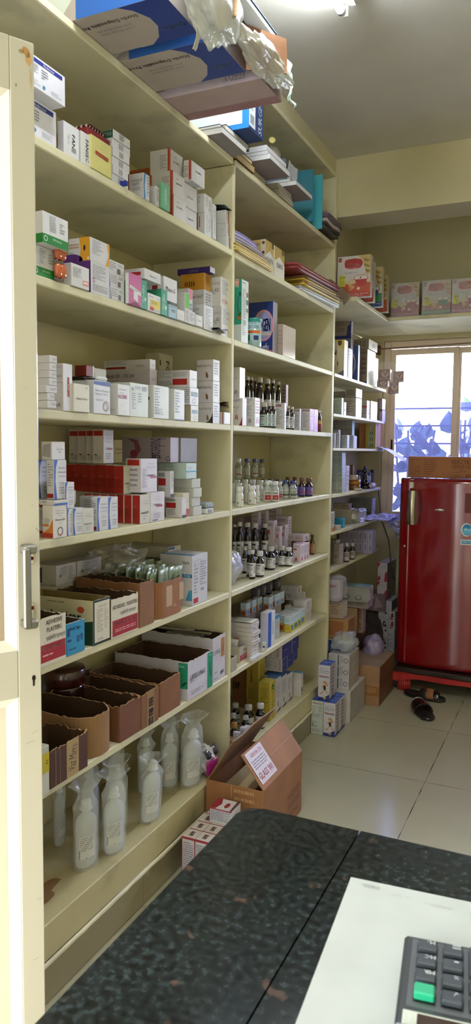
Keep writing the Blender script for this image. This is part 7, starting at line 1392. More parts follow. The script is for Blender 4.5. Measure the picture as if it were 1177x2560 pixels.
# ---- C2
k(810,780,4.527)
zC=C2+.0005
def EC(lab,xs,vt,z,xf,style,name='carton',**kw): return E(name,lab,xs,vt,z,xf=xf,style=style,cat=kw.pop('cat','carton'),**kw)
ub=EC('tall blue and white carton pair behind, lower',(60,292,322),295,C2,-.08,st('#6f7288',R('y',0,0,1,.65,'#8a8a92'),cx='#b5b0b0'),y=None,name='formula_carton')
EC('blue carton with a white cloud drawing, upper of the tall pair at the divider',(60,292,325),50,ub,-.08,st('#22307c',PG('y',[(0,.1),(.75,.1),(.8,.45),(.95,.5),(.85,.88),(.5,.8),(.2,.95),(0,.9)],'#8f857c'),L('y',.1,.2,.6,.7,6,'#6a605a'),cx='#b5aeb0'),y=ub.y,name='formula_carton',h=.16)
EC('gold and white carton lettered N and 1 at the divider, upper corner shelf',(60,221,258),312,C2,-.004,st('#bfb49a',PG('y',[(.3,1),(1,1),(1,.7)],'#c9a850'),PG('y',[(.55,.98),(.82,.98),(.82,.88),(.68,.83),(.55,.88)],'#3c3424'),T('y',.3,.66,.14,'N','#3a3434',w=.3,bold=.03),T('y',.55,.36,.12,'1','#4a4040',w=.2,bold=.04),L('y',.1,.15,.6,.28,3,G),PG('y',[(0,0),(1,0),(1,.18),(.4,.05)],'#5a6074'),cx='#cfc8b0'),name='formula_carton',dy=.07)
EC('narrow lilac bound folder, standing third from the divider',(None,268,316),405,C2,-.004,st('#6a6088',L('x',.1,.1,.4,.9,9,'#3a3458'),cx='#8f88b8'),dx=.12,name='box_file',cat='folder')
bf=EC('royal blue box file with a pale ring curve',(318,378,396),372,C2,-.006,st('#30488c',PG('y',[(0,.75),(.2,.75),(.5,.55),(.5,.38),(.1,.2),(0,.2),(.3,.4),(.35,.55),(.1,.68)],'#b5b0a4'),cx='#8f9cc0'),name='box_file',cat='folder')
bx=EC('brown printed carton with window light painted on its side next to the curtain rod, lower',(396,482,575),418,C2,-.012,st('#8a7c6c',T('y',.5,.9,.08,'NAN 1','#3a342c'),*[O('y',.35+.3*(i%2),.72-.13*(i//2),.12,.045,'#5a5048') for i in range(8)],PG('y',[(0,0),(1,0),(1,.1),(.5,.06)],'#3c4a6c'),cx='#dedad2'),name='formula_carton')  # bright side is window glare put into the face colour
EC('brown printed carton lying on the carton with the painted window-lit side',(325,510,585),318,bx,-.004,st('#93856f',*[RING('y',.2+.25*i,.5,.08,.25,.3,'#4a4038') for i in range(3)],BC('x',.4,.3,.8,.7,'#a8a090'),cx='#cfc8bc'),name='formula_carton',h=.06,y=bx.y-.004,dy=bx.dy+.01)
EC('plain white carton end beyond the carton with the painted window-lit side',(None,577,606),520,C2,-.012,st('#dedad2'),dx=.1,name='formula_carton')
# soap-like cartons wrapped in film hanging out over the end
def soap(label,x,y,z,w,h,d=.03,rz=0):
    mb=MB(); mb.box((0,0,0),(w,d,h),mat('#8f7674',.4),.001)
    decals(mb,[O('f',.6,.58,.33,.33,'#b8a4a0'),RING('f',.6,.72,.2,.12,.3,'#6a5452'),T('f',.6,.5,.2,'T','#5a4644',w=.2,bold=.05),R('f',.15,.04,.95,.2,'#b09a96'),T('f',.55,.12,.1,'Himalaya','#5a4644',w=.6) if 0 else L('f',.3,.08,.8,.16,1,'#5a4644'),R('f',.02,0,.1,1,'#7c6462')],{'f':(Vector((0,0,0)),Vector((1,0,0)),Vector((0,0,1)),Vector((0,-1,0)),w,h)})
    o=mb.build('soap_carton',None,(x,y,z),math.radians(rz)); tag(o,label,'soap box'); return o
ys=4.78
for lab,u0,u1,v0,v1,dz,yy in (('mauve wrapped carton with a round baby face mark, lower left of four at the window',600,722,775,893,0,4.70),('mauve wrapped carton with a round mark, upper left of four at the window',612,745,652,775,0,4.70),('mauve wrapped carton with a round mark, lower right of four, leaning before the window',730,848,795,925,0,4.82),('mauve wrapped carton with a round mark, upper right of four, before the window glass',782,900,670,798,0,4.82)):
    a=xat(ku(u0),yy,C2+.08); b=xat(ku(u1),yy,C2+.08)
    zb=zat(kv(v1),a,yy); zt=zat(kv(v0),a,yy)
    if 'lower left' in lab: zb=C2+.0006; zl=zt
    if 'upper left' in lab: zb=zl+.001
    if 'lower right' in lab: zlr=zt
    if 'upper right' in lab: zb=zlr+.001
    soap(lab,a,yy,zb,b-a,zt-zb,.05)
mb=MB()
a=xat(ku(560),4.69,C2+.1); b=xat(ku(890),4.69,C2+.1)
mb.sheet(lambda u,v:(a+.002+(b-a)*u,4.655+.23*u+.006*math.sin(9*v),C2+.004+.15*v+.02*u),10,10,mat('#d8cfd0',.1,'film',a=.22),.0004); o=mb.build('plastic_wrap'); tag(o,'clear plastic wrap around the mauve soap cartons by the window','plastic wrap')
# ---- C3
k(810,780,4.527)
wf=lambda *e,c='#a8a29c',cx='#d8d2c8':st(c,L('y',.15,.2,.8,.85,5,'#7c7672'),*e,cx=cx)  # room-side face lightened: light from the window put into its colour
EC('pale green-grey carton with a painted window-lit side, front left of the second corner shelf',(60,196,216),972,C3,-.004,wf(c='#8a9690'),name='medicine_box',cat='medicine box')
EC('white boxed cartons behind, at the divider on the second corner shelf',(60,220,238),897,C3,-.1,wf(c='#9a9490'),name='medicine_box',cat='medicine box')
EC('small white carton with a dark patch beside the pale green one',(None,222,248),1018,C3,-.02,wf(R('x',.0,.35,.6,.5,'#3a3a50')),name='medicine_box',cat='medicine box',dx=.06)
q=EC('white carton with a red mark in the middle of the second corner shelf',(250,335,350),965,C3,-.03,wf(R('y',.3,.18,.8,.25,'#a02820'),R('y',.02,.35,.12,.45,'#2a2a2c')),name='medicine_box',cat='medicine box')
EC('striped flat carton lying on the red-marked carton',(240,405,428),908,q,-.02,wf(BC('y',.1,.15,.95,.85,'#7a7470')),name='medicine_box',cat='medicine box',h=.052,y=q.y)
EC('white carton with a painted window-lit side right of the red-marked carton',(None,356,422),970,C3,-.012,wf(),name='medicine_box',cat='medicine box',dx=.07)
EC('white carton with a dark red band and painted window-lit side, near the shelf end',(425,480,520),1000,C3,-.006,wf(R('y',.0,.62,1,.72,'#a02a24'),L('x',.2,.2,.8,.8,5,'#a59c98'),cx='#e2dcd6'),name='medicine_box',cat='medicine box')
EC('rounded white packet shining in window light, near the shelf end',(None,525,598),1005,C3,-.0,st('#dcd6d0'),name='packet',cat='packet',dx=.05)
for i in range(2):
    EC('dark mauve white-labelled carton, %s of two ending the second corner shelf'%['lower','upper'][i],(602,655,692),0,C3+.075*i,.0,st('#6e5660',R('y',.4,.1,.9,.9,'#a08f98'),L('y',.5,.15,.8,.85,5,'#5a464e'),cx='#c9bcc4'),name='soap_carton',cat='soap box',h=.072)
# ---- C4
k(820,1000,5.885)
for r_ in range(3):
    for c_ in range(5):
        xf=-.045-.0*c_; 
        EC('grey-mauve carton in the grid on the third corner shelf, row %s, column %s'%(['bottom','middle','top'][r_],['nearest the wall','second','third','fourth','outermost'][c_]),(None,0,0),0,C4+.0555*r_,-.045-.0365*(4-c_),st('#8f8a8c',L('y',.15,.4,.8,.8,2,'#6e6a6e'),cx='#7fa39a'),name='medicine_box',cat='medicine box',h=.0545,dx=.036,dy=.05,y=4.33,group='cartons in the grid on the third corner shelf')
for i,(uL,u,uR,vt) in enumerate(((60,98,107,485),(108,165,176,480),(70,150,176,437),(188,278,310,515),(313,372,388,518),(None,390,420,530))):
    EC('small bluish white carton at the front of the third corner shelf, %s from the left'%ordL[i],(uL,u,uR),vt,C4,-.02 if i!=2 else -.09,st('#b3b8c8',L('y',.15,.15,.8,.85,5,'#7c84a4'),cx='#c9ccd6'),name='medicine_box',cat='medicine box',dx=.04 if uL is None else None,group='small bluish white cartons on the third corner shelf')
EC('yellow carton with green squares on the third corner shelf',(543,692,710),325,C4,-.03,st('#b5a04c',PG('y',[(.35,.95),(.9,.95),(.7,.7),(.35,.7)],'#a8a898'),R('y',.28,.04,.85,.68,'#9fa884'),*[R('y',.45,.08+.23*i,.75,.17+.23*i,'#2c6a3c') for i in range(3)],*[R('y',.54,.1+.23*i,.66,.15+.23*i,'#c0c4a4') for i in range(3)],cx='#c9a868'),name='box_file',cat='carton')
for i in range(4):
    EC('orange and cream folder edge beside the yellow carton, %s'%['first','second','third','fourth'][i],(None,712+27*i,737+27*i),330+8*i,C4,-.03,st(['#c98a5a','#d2b494','#c07a48','#d8b890'][i]),name='folder',cat='folder',dx=.12,group='orange and cream folders by the yellow carton')
book('paper_bundle','papers lying at the end of the third corner shelf by the window latch',.035,4.86,C4+.001,.12,.05,.012,cover='#b5a48c',page='#cfc4b4')
rag('paper_sheet','pale violet sheet drooping off the end of the third corner shelf',[(.0,4.82,C4+.014),(.06,4.84,C4-.005),(.11,4.87,C4-.04),(.15,4.9,C4-.075)],(0.0,.16,0),mat('#c3bcd8',.5),5,cat='paper',amp=.008)
# ---- C5
for i in range(8):
    EC('clear-fronted flat box, %s of the tall stack at the divider on the fourth corner shelf'%['bottom','second','third','fourth','fifth','sixth','seventh','top'][i],(58,205,258),0,C5+.0285*i,-.012,st(['#b0ab98','#aaa796','#a3a498','#a9a89c','#8fa0a4','#93a6ac','#93a6ac','#9aabae'][i],R('y',.1,.15,.45,.8,'#8a9494'),R('y',.55,.15,.95,.8,'#7c8888'),L('x',.1,.2,.9,.8,2,'#8f9ab4'),cx='#b9bfd6'),name='clear_box',cat='medicine box',h=.0278,group='clear-fronted boxes in the tall stack')
for i,(uL,u) in enumerate(((50,112),(120,200))):
    EC('tiny cream carton in front of the clear box stack, %s'%['left','right'][i],(uL,u,None),0,C5,.0,st('#b3ab94'),name='medicine_box',cat='medicine box',h=.026,dy=.02) if False else None
EC('upright lilac-white carton beside the clear box stack',(None,262,305),970,C5,-.01,st('#b9b3cc',L('x',.2,.2,.8,.8,4,'#8f88a8'),cx='#c6bfd2'),name='medicine_box',cat='medicine box',dx=.06)
EC('brownish carton with white edge behind the tape rolls',(312,358,375),955,C5,-.08,st('#6a4e44',cx='#c0b4ae'),name='medicine_box',cat='medicine box')
def roll(label,u,v,x,z,r,h,c,core='#8a6a4c'):
    y=yat(ku(u),x,z); e=empty('tape_roll',label,'tape roll',(x,y,z)); mb=MB(); mb.lathe([(r*.55,0),(r,0.0),(r,h),(r*.55,h),(r*.55,0)],mat(c,.35,'gloss'),24,cap=False); mb.build('tape',e); mb=MB(); mb.lathe([(r*.5,.0005),(r*.545,.0005),(r*.545,h-.0005),(r*.5,h-.0005),(r*.5,.0005)],mat(core,.7),24,cap=False); mb.build('core',e); return y
roll('brown tape roll at the bottom of the little pile of rolls',385,0,-.05,C5+.0008,.036,.032,'#8a5c30'); roll('orange-brown tape roll in the middle of the pile of rolls',385,0,-.05,C5+.0335,.037,.028,'#b5762c'); roll('cream tape roll on top of the pile of rolls',360,0,-.05,C5+.0622,.03,.03,'#b9a898')
mb=MB(); mb.lathe([(.012,0),(.024,0),(.024,.014),(.012,.014),(.012,0)],mat('#c4b8a4',.4),22,cap=False); o=mb.build('tape_roll',None,(-.008,yat(ku(430),-.008,C5),C5+.0008)); tag(o,'small white tape roll lying in front of the pile of rolls','tape roll')
# jars and bottles behind the figure
bottle('lotion_bottle','white bottle with blue cap left of the dark figure',455,-.11,C5,1060,22,'white',capc='#2c3a8a',lab='#c3c0cc')
bottle('lotion_bottle','white bottle with blue cap right of the dark figure',600,-.06,C5,1060,26,'white',capc='#2c3a8a',lab='#c3c0cc')
EC('purple and lilac carton behind the dark figure',(612,655,None),1025,C5,-.09,st('#8a7aa8',R('y',0,.78,1,1,'#2a2a78'),L('y',.2,.2,.8,.6,4,'#6a5a8a')),name='medicine_box',cat='medicine box',dy=.05)
EC('dark purple carton behind the left lotion bottle',(412,480,None),1030,C5,-.14,st('#3c2244',R('y',0,.75,1,1,'#5a2c6a')),name='medicine_box',cat='medicine box',dy=.05)
e=empty('figurine','small black seated figurine on a dark base on the fourth corner shelf','figurine',(-.03,yat(ku(535),-.03,C5),C5+.0008)); fm=mat('#0c0b0d',.25,'gloss')
mb=MB(); mb.lathe([(.036,0),(.036,.016),(.03,.02),(.02,.024)],fm,20,sy=.8); mb.build('base',e)
mb=MB(); mb.lathe([(.024,.0245),(.03,.034),(.024,.05),(.017,.066),(.019,.078),(.012,.09),(.008,.094)],fm,20); 
for s in(-1,1):
    mb.lathe([(.012,-.02),(.013,0),(.008,.02)],fm,10,M=Matrix.Translation((.012,s*.017,.036))@Matrix.Rotation(s*1.2,4,'X')); mb.tube([(0,s*.017,.074),(.012,s*.028,.06),(.022,s*.016,.05)],.0055,fm,8)
mb.build('figure_body',e)
mb=MB(); mb.lathe([(.002,.0),(.011,.006),(.013,.016),(.01,.026),(.013,.03),(.008,.04),(.003,.047),(0,.05)],fm,16,cap=False,M=Matrix.Translation((0,0,.094))); mb.build('head',e)
mb=MB(); mb.tube([(.019,-.012,.064),(.026,-.002,.056),(.024,.01,.052)],.002,mat('#b9b9c0',.3),6); mb.tube([(.02,-.006,.075),(.027,.004,.066),(.024,.013,.06)],.0015,mat('#b9b9c0',.3),6); mb.build('pale_band',e)
mb=MB(); mb.lathe([(.004,0),(.017,.006),(.018,.02),(.018,.085),(.012,.1),(.011,.112)],mat('#bba6b4',.3,'gloss'),16,M=Matrix.Rotation(-math.pi/2,4,'X')); mb.lathe([(.0185,.06),(.0185,.08)],mat('#3a4a9a',.4),16,M=Matrix.Rotation(-math.pi/2,4,'X'),cap=False)
o=mb.build('cream_tube',None,(.0,yat(ku(615),.0,C5)-.0,C5+.0195)); tag(o,'pinkish tube with a blue band lying at the end of the fourth corner shelf','tube')
# ---- C6
k(820,1200,5.885)
gb=lambda *e:st('#7f8078',L('y',.05,.6,.35,.9,3,'#5a5a54'),L('y',.58,.4,.85,.85,5,'#5a5a54'),*e,cx='#b5b0c4')
g1_=EC('long grey carton with a barcode, lower of two on the fifth corner shelf',(250,632,688),455,C6,-.05,gb(BC('y',.65,.55,.95,.9,'#2c2c2c')),name='medicine_box',cat='medicine box',dx=.147,dy=.09)
EC('long grey carton with barcode at left, upper of two, fifth corner shelf',(145,640,695),285,g1_,-.045,gb(BC('y',.04,.08,.25,.4,'#3c3a38')),name='medicine_box',cat='medicine box',dx=.152,y=g1_.y-.004,dy=.09,h=.083)
EC('white upright carton with orange base at the divider on the fifth corner shelf',(None,36,90),478,C6,-.004,st('#b9b4b4',L('x',.15,.4,.8,.9,5,'#7c7674'),R('x',.3,.0,1,.2,'#b5783c')),name='medicine_box',cat='medicine box',dx=.05)
q=EC('white flat carton stack under the small brown-marked carton, fifth corner shelf',(95,330,355),515,C6,-.05,st('#a9a49c',L('x',.2,.1,.8,.9,5,G),cx='#c4c0bc'),name='medicine_box',cat='medicine box',dx=.13,h=.085)
EC('small brownish white carton on top at the left of the fifth corner shelf',(100,262,272),432,q,-.06,st('#97887e',L('y',.5,.3,.9,.7,2,'#5a4a44')),name='medicine_box',cat='medicine box',dx=.1,h=.035,dy=.05,y=q.y)
EC('bright cyan blue flat packet on the fifth corner shelf',(92,205,272),560,C6,-.012,st('#2a8ab0',PG('x',[(0,0),(1,.2),(1,1),(.4,.8)],'#3fa0c4')),name='packet',cat='packet',dx=.07,h=.056,dy=.05)
EC('small white carton with an orange end on the front of the fifth corner shelf',(92,152,215),672,C6,.0,st('#bcb6a8',R('y',0,0,.6,1,'#b06a2c')),name='medicine_box',cat='medicine box',h=.026,dx=.05,dy=.05)
blob('plastic_wrapped_bundle','bundle of white cartons in crumpled shiny plastic on the fifth corner shelf','bundle',(-.045,yat(ku(420),-.045,C6+.03),C6+.043),(.08,.2,.085),mat('#c4c0c2',.12,'film',a=.92),31,.35,freq=9,sub=30,power=5)
rag('newspaper','pale newspaper sheet folded over the end of the fifth corner shelf',[(-.02,4.62,C6+.022),(.05,4.68,C6+.026),(.12,4.74,C6+.012)],(.02,.2,.02),mat('#a9a4d0',.6),7,cat='paper',amp=.02)
rag('paper_sheet','violet-lit paper sheet standing askew at the window sill corner',[(.08,4.78,C6-.005),(.14,4.86,C6+.02),(.22,4.9,C6+.005)],(.02,.12,.05),mat('#a39ed4',.6),9,cat='paper',amp=.02)  # violet light put into the colour of these end papers
rag('plastic_sheet','crumpled translucent sheet hanging from the end of the fifth corner shelf',[(.1,4.8,C6-.02),(.16,4.84,C6-.1),(.19,4.86,C6-.2)],(.02,.14,.02),mat('#c9c3cc',.25,'film',a=.5),10,cat='plastic sheet',amp=.03)
mb=MB(); mb.tube([(-.02,4.9,1.19),(.0,4.92,1.0),(.06,4.9,.86),(.09,4.85,.7),(.11,4.88,.6)],.004,mat('#3a3028',.5),7); o=mb.build('cable',None); tag(o,'dark cable hanging in front of the wall below the window latch','cable')
# ---- C7
for r_ in range(2):
    for c_ in range(7):
        EC('white carton with upright dark lettering, %s of the double row, sixth corner shelf'%['lower','upper'][r_],(None,0,0),0,C7+.0725*r_,-.02-.031*(6-c_)+.055,st('#a09ab8',T('y',.5,.5,.4,'nebas','#2c2838',90,.75,bold=.02),R('y',.02,.05,.06,.95,'#4a4468'),cx='#b8b4d4',ct='#c4bfe0'),name='medicine_box',cat='medicine box',h=.0715,dx=.0305,dy=.09,y=4.56,group='upright lettered cartons in the double row')
for i,(u,vt) in enumerate(((268,925),(352,922))):
    bottle('syrup_bottle','small dark bottle with a white label, %s of two, sixth corner shelf'%['left','right'][i],u,-.01,C7,vt,42,'amber',capc='#a8a09c',lab='#a39d98',dec=[(.2,.5,.6,.62,'#1a1a1e'),(.2,.75,.6,.88,'#7a3a34')])
for c_ in range(6):
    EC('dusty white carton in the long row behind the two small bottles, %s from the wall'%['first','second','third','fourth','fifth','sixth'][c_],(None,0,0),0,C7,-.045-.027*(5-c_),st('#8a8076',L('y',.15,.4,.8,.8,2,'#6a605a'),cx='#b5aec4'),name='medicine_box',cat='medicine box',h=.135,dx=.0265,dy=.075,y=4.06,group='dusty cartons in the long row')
EC('white carton with barcode at the front left of the sixth corner shelf',(72,165,222),950,C7,-.02,st('#958a84',L('y',.15,.6,.8,.9,3,'#6a605a'),BC('y',.2,.3,.6,.45,'#3a3434'),cx='#b8aec0'),name='medicine_box',cat='medicine box')
EC('dim carton cut off by the divider at the front of the sixth corner shelf',(None,20,68),960,C7,-.09,st('#8f847c',L('y',.15,.6,.8,.9,3,'#6a605a')),name='medicine_box',cat='medicine box',dx=.05) if False else None
# ================================================================ FLOOR GOODS
k(760,1560,4.527)
def FB(name,label,near,left,right,top,c,dec=(),dx=None,dy=None,cat='carton',base=0,h=None,rot=0,**kw):
    """carton standing on the floor; near/left/right are base pixels, top the pixel of the near top corner"""
    p=onz(ku(near[0]),kv(near[1]),base); 
    if dx is None: dx=p.x-xat(ku(left),p.y,base)
    if dy is None: dy=yat(ku(right),p.x,base)-p.y
    if h is None: h=zat(kv(top),p.x,p.y)-base
    o=carton(name,label,cat,p.x,p.y,base+.0008,dx,dy,h,c=c,dec=dec,rot=rot,**kw)
    b=Bx(); b.x=p.x;b.y=p.y;b.z=base;b.dx=dx;b.dy=dy;b.h=h;b.top=base+h+.0008;b.o=o; return b
kf=lambda f:[T(f,.5,.9,.04,'Suspension of','#55555f',w=.7),T(f,.5,.84,.045,'Calcium Carbonate','#3a3a48',w=.85),T(f,.5,.78,.04,'with Vitamin D, & B12','#3a3a48',w=.85),T(f,.5,.68,.06,'Walical Kid','#9c2230',w=.85,bold=.03),T(f,.75,.63,.02,'200 ml',G,w=.3),
   PG(f,[(0,0),(1,0),(1,.2),(.5,.09),(0,.1)],'#2c3c7c'),O(f,.58,.08,.13,.035,'#c09a4a'),
   O(f,.58,.5,.16,.055,'#b8803c'),O(f,.54,.47,.1,.045,'#d8b08c'),PG(f,[(.65,.52),(.88,.45),(.8,.42),(.66,.46)],'#b8803c'),PG(f,[(.47,.43),(.66,.43),(.7,.3),(.5,.3)],'#3a2a24'),PG(f,[(.5,.31),(.58,.32),(.4,.2),(.18,.17),(.16,.2),(.38,.24)],'#c9a07c'),PG(f,[(.6,.31),(.7,.31),(.85,.24),(.97,.26),(.95,.21),(.8,.2)],'#c9a07c'),PG(f,[(.3,.42),(.48,.4),(.47,.37),(.33,.38)],'#c9a07c')]
kb=lambda f:[T(f,.5,.92,.05,'Walical Kid','#9c2230',w=.8,bold=.02),L(f,.1,.62,.4,.84,7,G,2),L(f,.6,.65,.9,.84,6,G,5),L(f,.1,.5,.75,.6,3,G),L(f,.08,.33,.9,.36,1,INK),L(f,.08,.2,.95,.24,1,INK),L(f,.08,.05,.9,.16,5,G),O(f,.15,.28,.06,.02,INK)]
ks=lambda f:[L(f,.25,.4,.75,.9,5,'#6a6674'),L(f,.3,.2,.7,.38,2,'#6a4a4c'),PG(f,[(.3,.06),(.7,.1),(.6,.3),(.4,.3)],'#8f8078'),PG(f,[(0,0),(1,0),(1,.06),(.5,.09),(0,.06)],'#2c3c7c')]
kt=[R('t',.0,.0,1,1,'#3c5ab0'),L('t',.3,.3,.7,.5,1,'#b8c4e6'),R('t',.0,.55,1,.58,'#c9d0e6')]
w1=FB('calcium_carton','white and blue syrup carton with a running child drawing, front right of the floor group',(345,1285),215,415,905,'#cfcdd6',kf('y')+ks('x')+kt,ct='#3c5ab0',cx='#b3abb4',cat='syrup box',dy=.085)
w2=FB('calcium_carton','white and blue syrup carton showing its plain printed back, front left of the floor group',(211,1257),76,None,885,'#c6cec6',kb('y')+kt,ct='#3c5ab0',cat='syrup box',dy=.085,h=w1.h)
w3=FB('calcium_carton','white and blue syrup carton in the second row of the floor group',(0,0),0,None,0,'#cfcdd6',ks('x')+kt,ct='#3c5ab0',cx='#b3abb4',cat='syrup box',dx=w1.dx,dy=.085,h=w1.h) if False else carton('calcium_carton','white and blue syrup carton in the second row right, behind the running child one','syrup box',w1.x+.0,w1.y+.09,.0008,w1.dx,.085,w1.h,c='#cfcdd6',dec=ks('x')+kt,ct='#3c5ab0',cx='#b3abb4')
carton('calcium_carton','white and blue syrup carton in the second row left, only its blue top showing','syrup box',w2.x,w2.y+.09,.0008,w2.dx,.085,w1.h,c='#cfcdd6',dec=kt,ct='#3c5ab0') 
p=Vector((w2.x+.027,w2.y+.012,w1.h+.0016)); 
carton('calcium_carton','white and blue syrup carton with a running child drawing, standing alone on top','syrup box',p.x,p.y,p.z,w1.dx,.1,zat(kv(475),p.x,p.y)-p.z,c='#cfcdd6',dec=kf('y')+ks('x')+kt,ct='#3c5ab0',cx='#b3abb4')
wb_=FB('white_carton','large white carton on the floor beside the calcium syrup group',(512,1130),330,None,775,'#c2bcb8',[R('x',.8,0,.82,.25,'#a5a09c'),R('x',.8,.6,.82,1,'#a5a09c'),R('x',0,0,.03,1,'#d5d2ce'),L('t',.1,.05,.9,.2,2,'#8f8a88')],cx='#9f9a94',dy=.3)
px_,py_=wb_.x-.012,wb_.y-.005
hh=(zat(kv(370),px_,py_)-wb_.top-.003)/3; tz=wb_.top+.0008
py2=py_+.03
for i in range(3):
    o=carton('white_carton','white carton with a round ring mark, %s of three stacked on the large white carton'%['bottom','middle','top'][i],'carton',px_-.004,py2,tz,.115,.19,hh-.001,c='#c4c2c6',cx='#a39a90',dec=[L('y',.05,.2,.3,.9,5,'#8a8a90',i),R('y',.45,.05,.5,.95,'#4a4648'),L('y',.55,.2,.7,.9,4,'#8a8a90'),RING('y',.84,.5,.11,.2,.22,'#3c3a3c'),R('x',.38,.1,.42,.9,'#b9b0a6')],group='ring-marked white cartons in a stack of three'); tz+=hh
hangbag('plastic_bag','crumpled clear plastic bag sitting on the ring-marked white cartons',(px_-.055,py2+.09,tz+.055),(.13,.19,.115),mat('#c9cfd6',.1,'film',a=.5),41,.35,24)
br=FB('brown_carton','brown taped carton standing on the floor at the corner shelves',(845,940),640,1010,492,'#a07a58',[R('y',0,.25,1,.5,'#8f5f34'),L('y',.1,.3,.9,.45,4,'#b08a5c'),R('x',0,.42,1,.62,'#5c3c26'),R('y',.0,.7,.18,1,'#6e5036')],cx='#6b4a34',ct='#9c8470',kind='corr',dx=.2)
# corner stack behind
def CB(name,label,x,y,z,dx,dy,h,c,dec=(),**kw): return carton(name,label,kw.pop('cat','carton'),x,y,z+.0008,dx,dy,h,c=c,dec=dec,**kw)  # violet side colours in these piles are window light painted in
k(820,1400,5.885)
def at(u,y,z): return xat(ku(u),y,z)
# left column against the divider (y ~3.9)
yy=3.86; 
zt=[zat(kv(v),0,yy) for v in (600,860,1165,1290)]
xa=at(20,yy,.6); 
CB('brown_carton','plain dark brown carton at the foot of the left corner pile, mostly hidden',at(200,yy,.1),yy+.02,0,.2,.25,.25,'#4a3426',kind='corr')
CB('blue_white_carton','blue and white carton with white lettering behind the plastic-topped stack',at(218,yy,.35),yy,.252,.22,.14,zat(kv(1165),0,yy)-.254,'#b5bcc4',[R('y',0,.52,1,.98,'#27408a'),T('y',.7,.68,.14,'SPARSH','#c9d0e6',180,.35,bold=.02),R('y',.45,0,.48,.45,'#1c2440')],ct='#b5b8c4')
zA=zat(kv(1165),0,yy)
CB('brown_carton','light brown taped carton in the left corner pile',at(285,yy,.5),yy+.012,zA,.26,.14,zat(kv(862),0,yy)-zA-.003,'#a3794a',[R('y',.5,.2,.9,.9,'#8f5c34'),R('y',.34,0,.345,1,'#7a5634')],kind='corr',cx='#8a6242')
zB=zat(kv(862),0,yy)
CB('wrapped_carton','plastic wrapped brown printed carton on the light brown carton',at(205,yy,.7),yy+.01,zB,.2,.1,zat(kv(625),0,yy)-zB-.003,'#9c8a78',[L('y',.1,.2,.3,.8,5,'#6a4a3c'),L('y',.4,.2,.6,.8,5,'#6a4a3c'),L('y',.7,.2,.9,.8,5,'#6a4a3c'),R('y',.05,.05,.08,.95,'#5a4034'),R('y',.05,.9,.95,.95,'#5a4034')],cx='#c0b8b0')
zD=zat(kv(625),0,yy)
o=CB('wrapped_carton','tall plastic-wrapped white carton with a red mark, topping the left corner pile',at(150,yy,.85),yy+.02,zD,.15,.08,zat(kv(300),0,yy)-zD,'#a8a2ac',[R('y',.5,.65,.9,.75,'#8a4a50')],cx='#bcb4c0')
blob('plastic_wrap',None,None,(-.07,.04,(zat(kv(300),0,yy)-zD)/2+.01),(.19,.12,(zat(kv(300),0,yy)-zD)*1.1),mat('#d0ccd6',.1,'film',a=.3),51,.2,parent=o,freq=8,power=5,sub=26)
# second column
y2=4.22
def zz(v,x=.0,y=y2): return zat(kv(v),x,y)
CB('brown_carton','dark brown carton at the base of the middle corner pile',at(440,y2,.3)-.035,y2+.02,0,.18,.3,zz(1090)-.002,'#5f4330',kind='corr')
za=zz(1090)
CB('tan_carton','flat-faced tan carton standing in the middle corner pile',at(425,y2,.5),y2,za,.15,.05,zz(712)-za,'#a08a60',[],cx='#7a4a34',kind='corr',cat='carton')
CB('printed_carton','brown and white printed carton standing behind the tan one',at(520,y2+.06,.5),y2+.055,za,.2,.06,zz(712)-za-.001,'#8c7a70',[L('y',.75,.1,.95,.9,6,'#6a4434'),*[RING('y',.88,.15+.2*i,.06,.06,.3,'#7a4c34') for i in range(4)]],cx='#8878a0')
zb=zz(705)
CB('wrapped_carton','flat white printed carton under the shiny wrapped carton in the middle pile',at(585,y2,.7),y2+.01,zb,.24,.12,zz(612)-zb,'#8f8478',[L('y',.1,.3,.35,.8,2,'#5a4a44'),L('y',.4,.3,.65,.8,2,'#5a4a44'),L('y',.7,.3,.95,.8,2,'#5a4a44')],cx='#9a8cb4')
zc_=zz(612)
o=CB('wrapped_carton','shiny plastic wrapped carton with mask drawings and a blue-green top',at(582,y2,.85),y2,zc_,.26,.13,zz(395)-zc_,'#8f8c7c',[T('y',.45,.75,.14,'Sterile Gauze','#6a6658',w=.3),T('y',.8,.75,.12,'Surgical Gloves','#6a6658',w=.3),*[O('y',.25+.28*i,.3,.09,.18,'#3a3428') for i in range(3)],*[O('y',.25+.28*i,.32,.05,.1,'#8f8c7c') for i in range(3)]],ct='#5f8f98',cx='#a89cc4')
blob('plastic_wrap',None,None,(-.13,.065,(zz(395)-zc_)/2),(.285,.16,(zz(395)-zc_)*1.12),mat('#d4d8dc',.08,'film',a=.22),52,.14,parent=o,freq=9,power=6,sub=30)
# dark sack + red parcel
y3=4.55
blob('sack','dark brown crumpled sack standing behind the purple wrapped bundle','sack',(-.01,4.83,.2),(.17,.15,.4),mat('#3a302c',.7,'corr'),61,.25,freq=5,sub=26,power=4)
CB('red_parcel','dark red and white wrapped parcel lying on the brown sack',.08,4.76,.402,.15,.12,.115,'#7c6670',[R('y',.1,.1,.4,.9,'#7a2028'),PG('y',[(.5,.1),(.9,.3),(.6,.9)],'#a08890')],rot=-4,cat='parcel')
hangbag('plastic_bundle','round bundle in purple-lit crumpled plastic between the corner piles',(.1,4.39,.262),(.125,.14,.165),mat('#8f84a8',.14,'film',a=.92),71,.22,28)  # purple light put into the colour of the plastic
